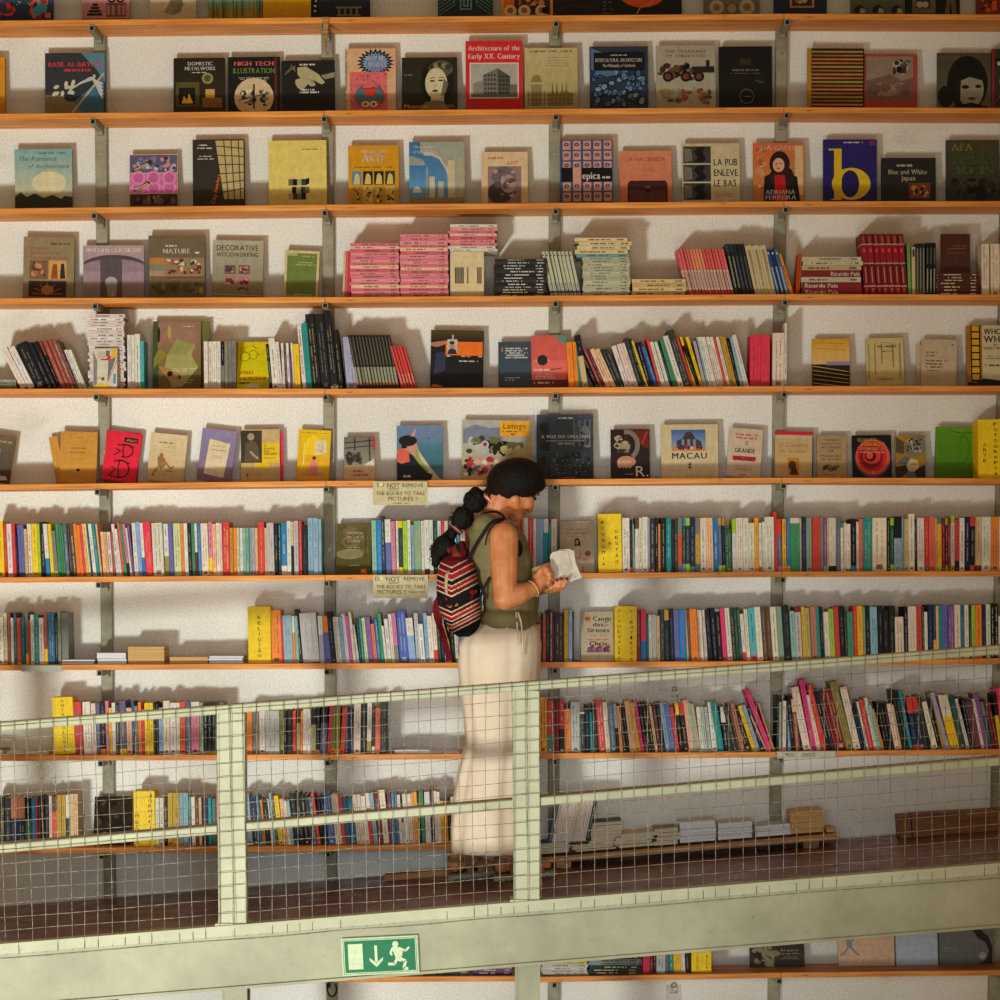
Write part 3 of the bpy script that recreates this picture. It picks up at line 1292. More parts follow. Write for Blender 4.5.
def a(A):
    A.R(0, 0, 1, 1, (32, 32, 28))
    hc = (182, 170, 132)
    A.P([(.3, .86), (.46, .88), (.7, .72), (.82, .56), (.76, .52), (.6, .6), (.64, .5), (.56, .48), (.4, .6), (.3, .72)], hc)
    A.P([(.74, .7), (1, .76), (1, .66), (.82, .62)], (150, 140, 110))
    A.P([(.26, .62), (.4, .66), (.5, .54), (.44, .46), (.38, .4), (.3, .46), (.26, .54)], hc)
    for k in range(5):
        A.L([(.06 + k * .03, .72 + k * .05), (.26, .9 - k * .03)], .014, (126, 118, 92))
    for k in range(3):
        A.L([(.5 + .06 * k, .64 - .02 * k), (.6 + .06 * k, .54 - .01 * k)], .01, (90, 82, 60))
    A.D(.34, .9, .68, .94, 'w', 1, 3, .8)
    A.D(.36, .40, .62, .44, 'w', 1, 8, .8)
    A.D(.34, .35, .7, .39, 'w', 1, 9, .8)


displayed(1, 282, 335, 60.5, a, 'black book with two pale folded hands, below the wooden wedge', 'k', .018)


def a(A):
    A.R(0, 0, 1, 1, (222, 178, 136))
    pts = []
    for rr_, k in ((1.0, 'k'), (.78, (108, 140, 180))):
        pts = []
        for i in range(44):
            an = 2 * math.pi * i / 44
            q = (1.0 if i % 2 else .74) * rr_
            pts.append((.60 + math.cos(an) * .38 * q, .77 + math.sin(an) * .23 * q))
        A.P(pts, k)
    A.T_('WHY ME', .40, .80, .78, .88, (200, 196, 200), .06)
    A.T_('A MONSTER', .37, .70, .82, .79, (200, 196, 200), .05)
    A.R(.52, .665, .82, .685, (190, 90, 150))
    A.R(.09, .01, .83, .62, (222, 110, 110))
    r = random.Random(5)
    for i in range(120):
        x, y = .1 + .7 * r.random(), .03 + .56 * r.random()
        A.L([(x, y), (min(.82, x + .04 * r.random()), y + .04 * (r.random() - .5))], .009, (110, 30, 44))
    A.E(.46, .2, .17, .1, (84, 108, 120))
    A.P([(.22, .3), (.3, .38), (.4, .3), (.3, .18), (.28, .05), (.2, .16)], (84, 108, 120))
    A.P([(.6, .3), (.66, .4), (.78, .2), (.72, .1), (.64, .18)], (84, 108, 120))
    A.P([(.36, .34), (.62, .34), (.56, .22), (.42, .22)], 're')
    for x in (.4, .56):
        A.E(x, .09, .08, .05, (234, 200, 150))
        A.E(x, .09, .03, .02, 'k')
    A.D(.0, .02, .03, .97, 'k', 34, 2, .5)


displayed(1, 345.5, 396, 48.5, a, 'pink comic book with a spiky blue burst and a monster', (190, 150, 120), .016)


def a(A):
    A.R(0, 0, 1, 1, (44, 40, 30))
    A.E(.64, .52, .3, .44, (24, 22, 18))
    A.E(.7, .78, .22, .16, (96, 88, 66))
    for k in range(5):
        A.E(.56 + k * .07, .86 - abs(k - 2) * .02, .06, .05, (140, 130, 100) if k % 2 else (60, 54, 40))
    A.R(.52, .1, .76, .4, (190, 178, 140))
    A.E(.62, .5, .2, .3, (214, 202, 164))
    A.P([(.76, .6), (.84, .5), (.78, .3), (.7, .25)], (120, 108, 80))
    A.E(.55, .55, .05, .016, 'k')
    A.E(.7, .56, .05, .016, 'k')
    A.L([(.5, .6), (.6, .61)], .012, 'k')
    A.L([(.66, .61), (.76, .62)], .012, 'k')
    A.E(.6, .36, .055, .022, (70, 40, 30))
    A.L([(.62, .5), (.6, .42)], .01, (150, 130, 100))
    A.P([(.3, 0), (.42, .14), (.56, .18), (.74, .16), (.86, .0)], (120, 110, 84))
    A.T_('Monster', .04, .03, .5, .11, (220, 160, 40), .06)
    A.T_('ANNUAL', .56, .04, .96, .1, (190, 130, 40), .05)
    A.D(.04, .66, .2, .68, (180, 170, 140), 1, 3)


displayed(1, 402, 457.5, 57.5, a, 'black and white portrait of a woman on a dark square book', (30, 28, 20), .012)


def a(A):
    A.R(0, 0, 1, 1, (214, 40, 44))
    A.T_('Architecture of the', .05, .86, .95, .935, 'w', .06)
    A.T_('Early XX. Century', .05, .74, .95, .82, 'w', .06)
    A.R(.07, .16, .93, .68, 'w')
    A.R(.09, .175, .91, .665, (176, 170, 156))
    A.P([(.3, .18), (.3, .5), (.56, .6), (.56, .18)], (120, 116, 104))
    A.P([(.56, .18), (.56, .6), (.78, .48), (.78, .18)], (84, 80, 72))
    A.P([(.13, .18), (.13, .38), (.3, .42), (.3, .18)], (140, 134, 120))
    A.R(.78, .18, .9, .36, (110, 104, 94))
    for i in range(4):
        for j in range(5):
            A.R(.33 + i * .055, .22 + j * .065, .36 + i * .055, .25 + j * .065, (50, 48, 44))
            if i < 3:
                A.R(.59 + i * .06, .22 + j * .06, .62 + i * .06, .25 + j * .06, (40, 38, 34))
    A.R(.09, .175, .91, .22, (104, 98, 86))


displayed(1, 466, 523, 41, a, 'bright red book lettered Architecture of the Early XX. Century', (190, 30, 36), .02)


def a(A):
    A.G(0, 0, 1, 1, (176, 158, 104), (200, 184, 134))
    A.D(.1, .93, .9, .965, (110, 96, 60), 1, 3, .8)
    A.D(.4, .7, .9, .88, (150, 134, 90), 4, 3, .3)
    K = (112, 98, 58)
    A.R(.12, .05, .32, .4, (146, 130, 84))
    A.E(.22, .44, .1, .12, (136, 120, 76), a0=0, a1=180)
    for x in (.5, .58, .68, .76):
        A.P([(x, .2), (x + .025, .46), (x + .05, .2)], K)
    A.R(.44, .05, .9, .26, (140, 124, 78))
    for i in range(12):
        A.R(.06 + i * .075, .05, .075 + i * .075, .3 - .02 * (i % 3), K)
    for y in (.08, .15, .22):
        A.R(.05, y, .95, y + .008, K)


displayed(1, 525, 578, 48, a, 'olive-tan book with a faint drawing of domes and spires', (150, 132, 84), .014)


def a(A):
    A.R(0, 0, 1, 1, (44, 58, 78))
    r = random.Random(8)
    for i in range(60):
        x, y = .06 + .86 * r.random(), .05 + .55 * r.random()
        s = .05 + .04 * r.random()
        A.E(x, y, s, s * .7, (24, 32, 44), 6, rot=r.random() * 90)
        A.E(x, y, s * .72, s * .5, r.choice([(92, 124, 160), (70, 100, 136), (124, 150, 176)]), 6, rot=r.random() * 90)
    A.P([(.02, .62), (.3, .5), (.45, .55), (.2, .9), (.02, .98)], (84, 112, 140))
    A.R(.07, .6, .93, .89, (16, 18, 24))
    A.T_('INTERCULTURAL ARCHITECTURE', .1, .74, .9, .80, 'w', .03)
    A.T_('The Philosophy of Symbiosis', .22, .66, .78, .71, 'w', .03)
    A.D(.36, .84, .64, .87, (190, 190, 190), 1, 4)


displayed(1, 590, 648.5, 46.5, a, 'dark blue cracked-pattern book with a black Intercultural Architecture title panel', (40, 50, 66), .012)


def a(A):
    A.R(0, 0, 1, 1, (172, 164, 142))
    A.T_('THE TREASURES', .16, .88, .84, .93, (110, 100, 80), .02)
    A.T_('OF CHILDHOOD', .18, .81, .82, .86, (110, 100, 80), .02)
    A.S(.0, .42, .7, .76, ['k', (70, 44, 34), (96, 70, 50)], 26, 5, .04, .09)
    for x in (.2, .5, .72):
        A.E(x, .5, .09, None, (30, 24, 22))
        A.E(x, .5, .05, None, (120, 60, 50))
    A.R(.62, .56, .98, .66, (44, 34, 28))
    A.R(.84, .62, .9, .76, (44, 34, 28))
    A.S(.02, .04, .96, .36, [(170, 120, 60), (90, 70, 60), (130, 150, 150), (150, 80, 50)], 34, 6, .03, .09)


displayed(1, 656.5, 716, 45.5, a, 'grey book lettered The Treasures of Childhood with an old toy locomotive', (150, 142, 122), .012)


def a(A):
    A.R(0, 0, 1, 1, (22, 21, 20))
    A.R(.4, .7, .6, .8, (56, 48, 38))
    A.D(.25, .6, .75, .63, (130, 116, 90), 1, 4, .8)
    A.D(.22, .55, .78, .57, (100, 90, 70), 1, 5, .8)
    A.D(.66, .4, .86, .46, (90, 84, 70), 2, 5, .6)
    A.E(.52, .18, .14, None, (110, 100, 76))
    A.E(.52, .18, .125, None, (22, 21, 20))
    A.D(.44, .17, .6, .19, (130, 116, 90), 1, 6, .8)


displayed(1, 719.5, 772.5, 46.5, a, 'plain black book with a faint ring emblem, left of the fourth upright', 'k', .02)


def a(A):
    A.R(0, 0, 1, 1, (40, 26, 18))
    for i in range(15):
        y = .03 + i * .064
        A.G(.0, y, .98, y + .026, [(190, 120, 60), (150, 80, 40), (170, 140, 60), (200, 130, 80)][i % 4], [(214, 140, 70), (190, 120, 60), (190, 160, 80), (180, 100, 60)][i % 4], True)
        A.R(.0, y + .034, .98, y + .042, (110, 80, 30))
    A.L([(.0, 0), (.0, 1)], .08, (180, 130, 50))


displayed(1, 809, 864, 48.5, a, 'striped brown and orange textile book right of the fourth upright, second shelf', (30, 22, 16), .02)


def a(A):
    A.R(0, 0, 1, 1, (170, 70, 66))
    A.R(.02, .16, .92, .95, (120, 92, 80))
    A.P([(.04, .5), (.5, .62), (.7, .5), (.92, .56), (.92, .95), (.04, .95)], (150, 130, 112))
    A.S(.5, .55, .92, .92, [(60, 50, 50), (190, 180, 170), (100, 80, 70), 'k'], 22, 4, .04, .1)
    A.S(.04, .18, .9, .5, [(130, 96, 84), (110, 80, 70), (150, 120, 100)], 20, 9, .08, .2)


displayed(1, 864.5, 917.5, 54, a, 'dusty red framed book with a hazy landscape photo beside the striped one', (160, 60, 60), .01)


def a(A):
    A.G(0, 0, 1, 1, (96, 92, 74), (74, 72, 58))
    A.T_('WOMAN', .08, .87, .6, .95, (110, 96, 84), .06)
    A.E(.56, .45, .38, .5, (18, 18, 16))
    A.E(.62, .34, .24, .34, (150, 144, 120))
    A.P([(.36, .62), (.6, .72), (.92, .6), (.9, .48), (.6, .56), (.4, .48)], (16, 16, 14))
    A.P([(.36, .5), (.44, .52), (.42, .1), (.34, .2)], (26, 26, 22))
    A.E(.52, .38, .07, .035, 'k')
    A.E(.76, .39, .06, .03, 'k')
    A.P([(.3, .02), (.62, .1), (.94, .02), (.94, .0), (.3, 0)], (12, 12, 12))
    A.E(.64, .17, .07, .025, (80, 50, 44))
    A.E(.15, .2, .14, .2, (20, 20, 18))


displayed(1, 937.5, 991.5, 53, a, 'dim black and white book of a woman in a dark headscarf', (60, 58, 46), .012)


def a(A):
    A.R(0, 0, 1, 1, (140, 40, 44))
    A.R(.14, .0, 1, 1, (60, 44, 40))
    A.R(.2, .7, 1, .84, 'k')
    A.D(.3, .72, .6, .8, 'w', 1, 3, .8)
    A.S(.14, .05, 1, .65, [(150, 120, 90), (110, 60, 50), 'k', (190, 160, 120)], 20, 3, .05, .15)


displayed(1, 992, 1010, 49, a, 'red-edged book cut off at the end of the second shelf', (130, 30, 40), .02)


# ---------------- third shelf
def a(A):
    A.G(0, 0, 1, 1, (206, 196, 150), (124, 168, 172))
    A.E(.6, .42, .3, .2, (218, 206, 164))
    A.P([(0, 0), (1, 0), (1, .18), (.86, .2), (.8, .15), (.66, .22), (.5, .17), (.34, .25), (.2, .19), (.1, .27), (0, .2)], (58, 58, 46))
    A.D(.42, .91, .93, .95, (100, 110, 100), 1, 3, .8)
    A.T_('The Romance', .06, .80, .72, .88, (74, 84, 78), .0, sh=.25)
    A.T_('of Architecture', .22, .67, .94, .75, (74, 84, 78), .0, sh=.25)


displayed(2, 15, 72.5, 149, a, 'pale blue book lettered The Romance of Architecture', (150, 176, 170), .02)


def a(A):
    A.R(0, 0, 1, 1, (220, 190, 150))
    A.R(.01, .65, .99, .99, (96, 88, 120))
    A.S(.02, .66, .98, .98, [(190, 190, 210), (60, 50, 80), (130, 120, 150), (200, 140, 140)], 34, 3, .03, .08)
    A.R(.01, .26, .99, .63, (206, 106, 160))
    for i in range(3):
        for j in range(2):
            A.E(.18 + i * .32, .36 + j * .19, .15, None, (224, 132, 180))
            A.E(.18 + i * .32, .36 + j * .19, .1, None, (198, 96, 150))
    A.R(.01, .01, .99, .24, (70, 50, 54))
    A.S(.02, .02, .98, .23, [(120, 90, 84), (40, 30, 34), (170, 120, 110)], 26, 8, .03, .1)
    for y in (.7, .32):
        A.P([(.05, y - .02), (.12, y - .03), (.44, y + .13), (.38, y + .17)], (44, 38, 24))
        A.L([(.1, y), (.38, y + .13)], .018, (220, 200, 120))
        A.L([(.14, y - .01), (.4, y + .11)], .008, (220, 200, 120))


displayed(2, 129.5, 178, 154.5, a, 'book with three stacked photo bands, the middle one pink', (200, 170, 130), .012)


def a(A):
    A.R(0, 0, 1, 1, (52, 46, 38))
    A.P([(.44, .98), (.98, .98), (.98, .1), (.6, .1)], (190, 170, 116))
    for k in range(6):
        A.L([(.46 + k * .02, .9 - k * .14), (.98, .86 - k * .12)], .02, (76, 64, 46))
    for k in range(3):
        A.L([(.6 + k * .14, .98), (.68 + k * .12, .1)], .02, (76, 64, 46))
    A.D(.08, .86, .42, .95, 'w', 2, 3, .4)
    A.D(.08, .70, .42, .78, 'w', 2, 4, .3)
    out, w = layout('City Invaders', .05)
    # large title climbing the cover
    A.step()
    sc = .014
    an = math.radians(78)
    for vs, fs in out:
        for f in fs:
            pts = []
            for i in f:
                x, y = vs[i][0] * sc * 1.35, vs[i][1] * sc * 1.6
                X_, Z_ = x * math.cos(an) - y * math.sin(an), x * math.sin(an) + y * math.cos(an)
                pts.append(A._p(.42 + X_ / A.W, .03 + Z_ / A.H))
            A.mb.face(pts, col((240, 120, 40)))


displayed(2, 193, 245, 139.5, a, 'dark book lettered City Invaders in orange climbing past a window grid', (40, 36, 30), .012)


def a(A):
    A.R(0, 0, 1, 1, (226, 204, 110))
    A.D(.58, .85, .9, .875, (130, 110, 50), 1, 3, .8)
    for j, y in enumerate((.30, .18, .08)):
        for i in range(4):
            A.R(.34 + i * .075 + (j == 1) * .06, y, .415 + i * .075 + (j == 1) * .06, y + .1, [(110, 104, 80), 'k', (170, 160, 120), (60, 58, 50)][(i + j) % 4])
    A.P([(.64, .3), (.7, .33), (.7, .42), (.64, .4)], 'k')


displayed(2, 269, 327, 140.5, a, 'pale yellow book with a small stack of black and grey cubes', (200, 176, 90), .022)


def a(A):
    A.R(0, 0, 1, 1, (212, 150, 24))
    A.T_('500 ANOS DE', .26, .87, .74, .93, 'w', .03)
    A.T_('ARTE', .27, .72, .74, .86, 'w', .03)
    A.D(.12, .62, .9, .66, (120, 80, 20), 1, 3, .5)
    for i in range(4):
        x = .07 + i * .22
        A.R(x, .33, x + .19, .56, [(90, 140, 170), (40, 34, 24), (40, 34, 24), (60, 54, 40)][i])
        A.P([(x + .03, .34), (x + .06, .5), (x + .1, .53), (x + .15, .48), (x + .16, .34)], (214, 190, 120))
        A.R(x, .01, x + .19, .3, (214, 180, 90) if i % 2 else (190, 150, 60))
        A.S(x, .01, x + .19, .3, [(110, 90, 50), (230, 204, 120), (80, 60, 30)], 9, i + 3, .02, .05)


displayed(2, 348.5, 399, 145.5, a, 'ochre yellow book lettered 500 Anos de ARTE with monument photos', (190, 130, 20), .016)


def a(A):
    A.G(0, 0, 1, 1, (90, 150, 190), (60, 110, 160))
    A.P([(.0, .0), (.34, .0), (.34, .36), (.4, .5), (.4, .0), (1, 0), (1, 1), (.0, 1)][0:3] + [(.34, .55), (.24, .72), (0, .78)], (150, 160, 150))
    A.P([(.2, 1), (1, 1), (1, .1), (.7, .1), (.68, .5), (.58, .72), (.44, .8), (.3, .78), (.2, .84)], (160, 164, 150))
    A.P([(.26, .84), (.4, .83), (.56, .76), (.66, .6), (.7, .6), (.7, .42), (.66, .55), (.54, .72), (.4, .78), (.26, .78)], (200, 190, 160))
    A.G(0, 0, .3, .62, (110, 170, 210), (60, 120, 170))
    A.R(0, 0, .3, .03, (150, 140, 100))
    A.R(.7, .1, .82, .7, (206, 190, 150))
    A.R(.88, .1, .97, .72, (180, 166, 130))
    A.R(.36, .02, .46, .44, (206, 196, 164))
    A.R(.52, .05, .62, .36, (190, 180, 150))
    A.R(.0, .0, 1, .1, (150, 130, 96))
    A.E(.14, .18, .08, .1, (206, 210, 200), a0=0, a1=180)
    A.T_('Christian Art', .08, .9, .44, .95, 'w')
    A.T_('of Byzantine Syria', .08, .82, .5, .87, 'w')


displayed(2, 409.5, 465, 142, a, 'blue-sky book with a ruined stone arch, third shelf', (140, 150, 150), .022)


def a(A):
    A.R(0, 0, 1, 1, (222, 196, 152))
    A.D(.14, .86, .5, .91, (200, 100, 70), 1, 3, .8)
    A.D(.46, .76, .8, .83, (200, 100, 70), 2, 5, .6)
    A.R(.14, .0, .86, .72, (150, 120, 120))
    A.E(.48, .52, .26, .2, (112, 100, 100))
    A.E(.4, .2, .26, .22, (70, 60, 64))
    A.E(.58, .38, .16, .18, (176, 140, 130))
    A.E(.5, .4, .05, .03, 'k')
    A.E(.62, .42, .04, .03, 'k')
    A.S(.2, .05, .8, .68, [(130, 110, 112), (180, 150, 150), (90, 80, 84)], 16, 4, .04, .1)


displayed(2, 481.5, 528, 152, a, 'cream book with a furry grey animal face in a square picture', (200, 170, 130), .012)


def a(A):
    A.R(0, 0, 1, 1, (64, 84, 130))
    for i in range(5):
        for j in range(6):
            x, y = .05 + i * .195, .02 + j * .165
            if 1.4 < j < 2.4:
                continue
            A.R(x, y, x + .15, y + .14, (206, 150, 140))
            A.E(x + .07, y + .08, .045, .028, (30, 30, 50))
            A.E(x + .07, y + .08, .02, .014, (180, 150, 150))
    A.R(.02, .33, .98, .55, 'k')
    A.R(.24, .3, .4, .56, (206, 150, 140))
    A.T_('epica', .42, .37, .76, .49, 'w', .06)
    A.D(.8, .38, .95, .42, 'w', 1, 3, .8)


displayed(2, 560.5, 613, 140, a, 'blue and pink book patterned with rows of eyes and a black band', (40, 44, 70), .018)


def a(A):
    A.G(0, 0, 1, 1, (206, 118, 88), (220, 138, 104))
    A.T_('LA HACIENDA', .12, .80, .88, .88, (180, 90, 70), .02)
    A.D(.46, .6, .8, .7, (190, 100, 76), 2, 3, .5)
    A.R(.15, .0, .92, .36, (70, 34, 30))
    A.R(.18, .02, .89, .22, (96, 52, 44))
    A.P([(.15, .36), (.92, .36), (.88, .42), (.2, .42)], (60, 30, 26))
    A.R(.5, .18, .58, .36, (40, 20, 18))
    A.E(.54, .3, .05, .03, (130, 80, 60))


displayed(2, 620, 672, 151, a, 'terracotta-pink book with a dark carved chest, third shelf', (170, 90, 70), .014)


def a(A):
    A.R(0, 0, 1, 1, (206, 190, 150))
    for i in range(3):
        y = .03 + i * .315
        A.R(.02, y, .5, y + .29, (66, 62, 60))
        A.P([(.2, y + .01), (.28, y + .1), (.2, y + .2), (.28, y + .28), (.4, y + .28), (.36, y + .18), (.42, y + .08), (.36, y + .01)], (20, 18, 20))
        A.P([(.04, y + .02), (.18, y + .05), (.16, y + .24), (.04, y + .26)], (120, 112, 104))
    A.T_('LA PUB', .55, .62, .96, .74, (40, 38, 34), .03)
    A.T_('ENLEVE', .55, .44, .97, .56, (40, 38, 34), .03)
    A.T_('LE BAS', .55, .26, .94, .38, (40, 38, 34), .03)
    A.D(.55, .08, .9, .16, (130, 120, 90), 3, 4, .3)


displayed(2, 682.5, 740, 143.5, a, 'cream book lettered LA PUB ENLEVE LE BAS with three dark photos', (180, 164, 120), .016)


def a(A):
    A.G(0, 0, 1, 1, (196, 130, 70), (220, 110, 66))
    A.S(.0, .1, .3, .95, [(230, 190, 140), (170, 100, 60), (206, 150, 90)], 16, 4, .04, .1)
    A.R(.82, .1, .98, .95, (224, 190, 140))
    for x in (.62, .7, .78):
        A.R(x, .3, x + .03, .85, (190, 130, 80))
    A.P([(.2, .0), (.22, .42), (.4, .5), (.62, .5), (.86, .42), (.92, .0)], (28, 22, 24))
    A.E(.52, .64, .2, .22, (44, 26, 20))
    A.E(.56, .42, .24, .2, (44, 26, 20))
    A.P([(.42, .0), (.42, .45), (.62, .45), (.66, .0)], (190, 30, 36))
    A.E(.5, .62, .115, .12, (226, 170, 140))
    A.E(.46, .64, .02, .01, 'k', 8)
    A.E(.54, .64, .02, .01, 'k', 8)
    A.E(.5, .56, .04, .012, 'r', 8)
    A.T_('DA CAPO', .16, .88, .8, .96, 'w', .02)
    A.T_('ADRIANA', .24, .12, .82, .2, 'w', .05)
    A.T_('FERREIRA', .24, .03, .84, .105, 'w', .05)


displayed(2, 753.5, 804.5, 143, a, 'orange book with a dark-haired woman in a black jacket and red top', (190, 110, 60), .012)


def a(A):
    A.G(0, 0, 1, 1, (34, 28, 96), (44, 34, 110))
    YE = (222, 186, 30)
    A.R(.2, .05, .34, .85, YE)
    A.P([(.1, .85), (.34, .85), (.34, .83), (.1, .82)], YE)
    A.E(.52, .28, .36, .26, YE, 30)
    A.E(.5, .28, .17, .22, (34, 28, 96), 26)
    A.R(.2, .05, .34, .7, YE)
    A.P([(.12, .02), (.34, .02), (.34, .08)], YE)
    A.D(.38, .94, .74, .965, 'w', 1, 3, .8)
    A.R(.86, .9, .97, .98, (120, 50, 110))


displayed(2, 823.5, 877, 139.5, a, 'violet-blue book with one huge yellow letter b', (30, 24, 80), .02)


def a(A):
    A.R(0, 0, 1, 1, (36, 36, 36))
    A.D(.28, .8, .6, .86, (190, 186, 150), 1, 3, .8)
    A.T_('Blue and White', .12, .62, .84, .74, (190, 186, 150), .04)
    A.T_('Japan', .36, .48, .62, .6, (190, 186, 150), .04)
    A.R(.5, .06, .9, .42, (120, 60, 30))
    A.S(.52, .08, .88, .4, [(200, 140, 70), 'k', (150, 80, 40), (190, 170, 150)], 16, 5, .03, .08)


displayed(2, 882, 936, 158, a, 'low wide charcoal book lettered Blue and White Japan', (24, 24, 24), .02)


def a(A):
    A.G(0, 0, 1, 1, (48, 46, 36), (74, 70, 52))
    A.T_('AFA', .1, .82, .5, .95, (120, 118, 50), .08)
    A.T_('MARIA', .12, .6, .9, .78, (60, 84, 40), .1)
    A.T_('REIS', .2, .44, .9, .58, (66, 90, 44), .1)
    A.S(.03, .02, .97, .42, [(40, 34, 30), (90, 80, 60), (60, 54, 40), 'k'], 26, 5, .05, .12)
    A.P([(.55, .02), (.62, .36), (.72, .36), (.76, .02)], (24, 20, 20))


displayed(2, 946.5, 999.5, 140, a, 'murky green book with blocky letters, last on the third shelf', (50, 48, 38), .016)


# ---------------- fourth shelf
def a(A):
    A.R(0, 0, 1, 1, (148, 128, 94))
    A.D(.5, .87, .9, .92, (70, 64, 54), 1, 2, .7)
    A.T_('Designing', .12, .79, .5, .85, (176, 90, 96), .03)
    A.T_('Architectural', .12, .71, .7, .77, (176, 90, 96), .03)
    A.T_('Terracotta Facades', .12, .63, .86, .69, (176, 90, 96), .03)
    A.R(.12, .3, .48, .63 - .02, (130, 90, 60))
    A.S(.13, .31, .47, .6, [(190, 140, 90), (90, 60, 44), (160, 110, 70)], 16, 2, .03, .07)
    A.R(.5, .3, .85, .61, (206, 160, 80))
    A.P([(.54, .31), (.58, .55), (.66, .55), (.68, .31)], (150, 76, 40))
    A.P([(.72, .31), (.74, .56), (.8, .56), (.83, .31)], (50, 40, 40))
    A.R(.11, .01, .85, .27, (60, 44, 34))
    for k in range(7):
        an = math.pi * k / 6
        A.L([(.48, .06), (.48 + math.cos(an) * .3, .06 + math.sin(an) * .18)], .02, (150, 96, 50))
    A.E(.48, .12, .12, .08, (190, 120, 60))


displayed(3, 22.5, 73.5, 237.5, a, 'khaki book of architectural terracotta with red title, first on the fourth shelf', (130, 100, 70), .018, 1)


def a(A):
    A.G(0, 0, 1, 1, (150, 126, 132), (176, 152, 162))
    A.E(.5, .56, .56, .26, (84, 70, 78), a0=0, a1=180)
    A.E(.5, .5, .6, .24, (150, 126, 136), a0=0, a1=180)
    A.R(.28, .0, .64, .76, (92, 78, 84))
    A.E(.46, .3, .1, .1, (172, 168, 160))
    A.P([(.4, .02), (.38, .26), (.56, .26), (.54, .02)], (150, 140, 130))
    A.L([(.49, .02), (.49, .16)], .02, (190, 160, 110))
    A.T_('MODERN CLASSICISM', .05, .87, .95, .95, (240, 224, 180), .05)
    A.D(.36, .82, .62, .85, (206, 150, 100), 1, 3, .6)


displayed(3, 83, 144, 245.5, a, 'mauve book lettered MODERN CLASSICISM with a pale vase in an archway', (160, 140, 146), .02)


def a(A):
    A.R(0, 0, 1, 1, (112, 96, 70))
    A.D(.3, .82, .5, .85, 'w', 1, 3, .8)
    A.T_('NATURE', .26, .71, .74, .79, 'w', .04)
    A.E(.86, .72, .04, .015, 'w')
    A.R(.02, .34, .98, .64, (150, 120, 90))
    A.R(.02, .54, .28, .64, (190, 120, 60))
    A.R(.02, .44, .28, .53, (126, 130, 110))
    A.R(.02, .35, .28, .43, (176, 140, 120))
    A.S(.3, .35, .98, .64, [(210, 190, 150), (90, 50, 36), (170, 90, 50), (60, 50, 40), (140, 130, 90)], 50, 3, .03, .07)
    A.R(.3, .31, .98, .325, (150, 40, 30))
    A.S(.02, .02, .98, .28, [(100, 86, 40), (130, 112, 60), (80, 70, 36)], 34, 6, .04, .1)
    A.R(.9, .06, .97, .17, (170, 150, 80))


displayed(3, 148.5, 205, 235.5, a, 'brown collage book lettered NATURE, fourth shelf', (100, 86, 60), .02)


def a(A):
    A.G(0, 0, 1, 1, (134, 122, 94), (176, 170, 146))
    A.T_('DECORATIVE', .08, .82, .9, .92, (50, 44, 34), .02)
    A.T_('WOODWORKING', .08, .71, .9, .79, (50, 44, 34), .02)
    for x in (.24, .52):
        for y in (.2, .4):
            A.R(x, y, x + .22, y + .16, (190, 110, 110) if (x + y) % .3 > .1 else (120, 90, 90))
            A.S(x, y, x + .22, y + .16, [(90, 60, 60), (220, 140, 130), (70, 60, 70)], 8, int(x * 90 + y * 9), .03, .06)
    A.L([(.5, .12), (.6, .16), (.72, .12)], .03, (80, 66, 50))
    A.L([(.02, .04), (.98, .02)], .02, (190, 150, 120))


displayed(3, 211.5, 262.5, 241, a, 'grey-beige spiral book lettered DECORATIVE WOODWORKING', (150, 140, 116), .016, 1)


def a(A):
    A.R(0, 0, 1, 1, (216, 192, 144))
    A.R(.07, .01, .93, .94, (112, 130, 62))
    A.R(.07, .88, .36, .94, (176, 176, 120))
    A.D(.5, .86, .84, .9, (180, 180, 120), 1, 3, .8)
    A.D(.3, .68, .9, .78, (190, 190, 130), 2, 4, .4)
    A.R(.28, .03, .86, .045, (190, 190, 130))


displayed(3, 283, 317.5, 251.5, a, 'small green book with a cream border left of the second upright', (196, 170, 120), .016, 2)


def a(A):
    A.R(0, 0, 1, 1, (84, 44, 34))
    A.D(.4, .70, .88, .73, (150, 90, 70), 1, 3, .8)
    A.L([(.2, .63), (.86, .65)], .012, (170, 120, 90))
    A.T_('PORTUGAL', .2, .5, .88, .56, (150, 90, 64), .03)
    A.D(.3, .3, .55, .33, (110, 64, 50), 1, 5, .8)


MAROON_TOP = a


# ---------------- fifth shelf
def a(A):
    A.G(0, 0, 1, 1, (120, 104, 40), (150, 110, 90))
    A.R(0, 0, .12, 1, (70, 80, 40))
    A.P([(.1, .98), (.9, .98), (.9, .55), (.6, .6), (.3, .7), (.1, .6)], (156, 116, 96))
    A.P([(.3, .5), (.5, .66), (.74, .6), (.88, .66), (.8, .5), (.96, .3), (.9, .05), (.4, .02), (.24, .3)], (166, 160, 96))
    A.P([(.3, .5), (.5, .74), (.74, .68), (.88, .66), (.7, .5)], (150, 148, 84))
    A.E(.34, .84, .04, .1, (190, 150, 90))
    A.E(.12, .8, .03, .12, (40, 34, 20))
    A.P([(.1, .34), (.34, .3), (.56, .22), (.5, .12), (.3, .16)], (176, 130, 70))
    A.E(.36, .22, .06, .04, 'k')
    A.E(.56, .17, .03, .03, (110, 40, 20))
    A.P([(.02, .3), (.3, .5), (.14, .62), (.02, .44)], (140, 130, 50))
    A.P([(.6, .02), (.98, .34), (.98, .02)], (110, 90, 50))
    A.D(.62, .92, .84, .94, 'w', 1, 3, .6)
    A.D(.4, .26, .9, .32, (220, 214, 170), 2, 3, .4)
    A.D(.56, .08, .84, .16, (200, 190, 140), 2, 5, .4)


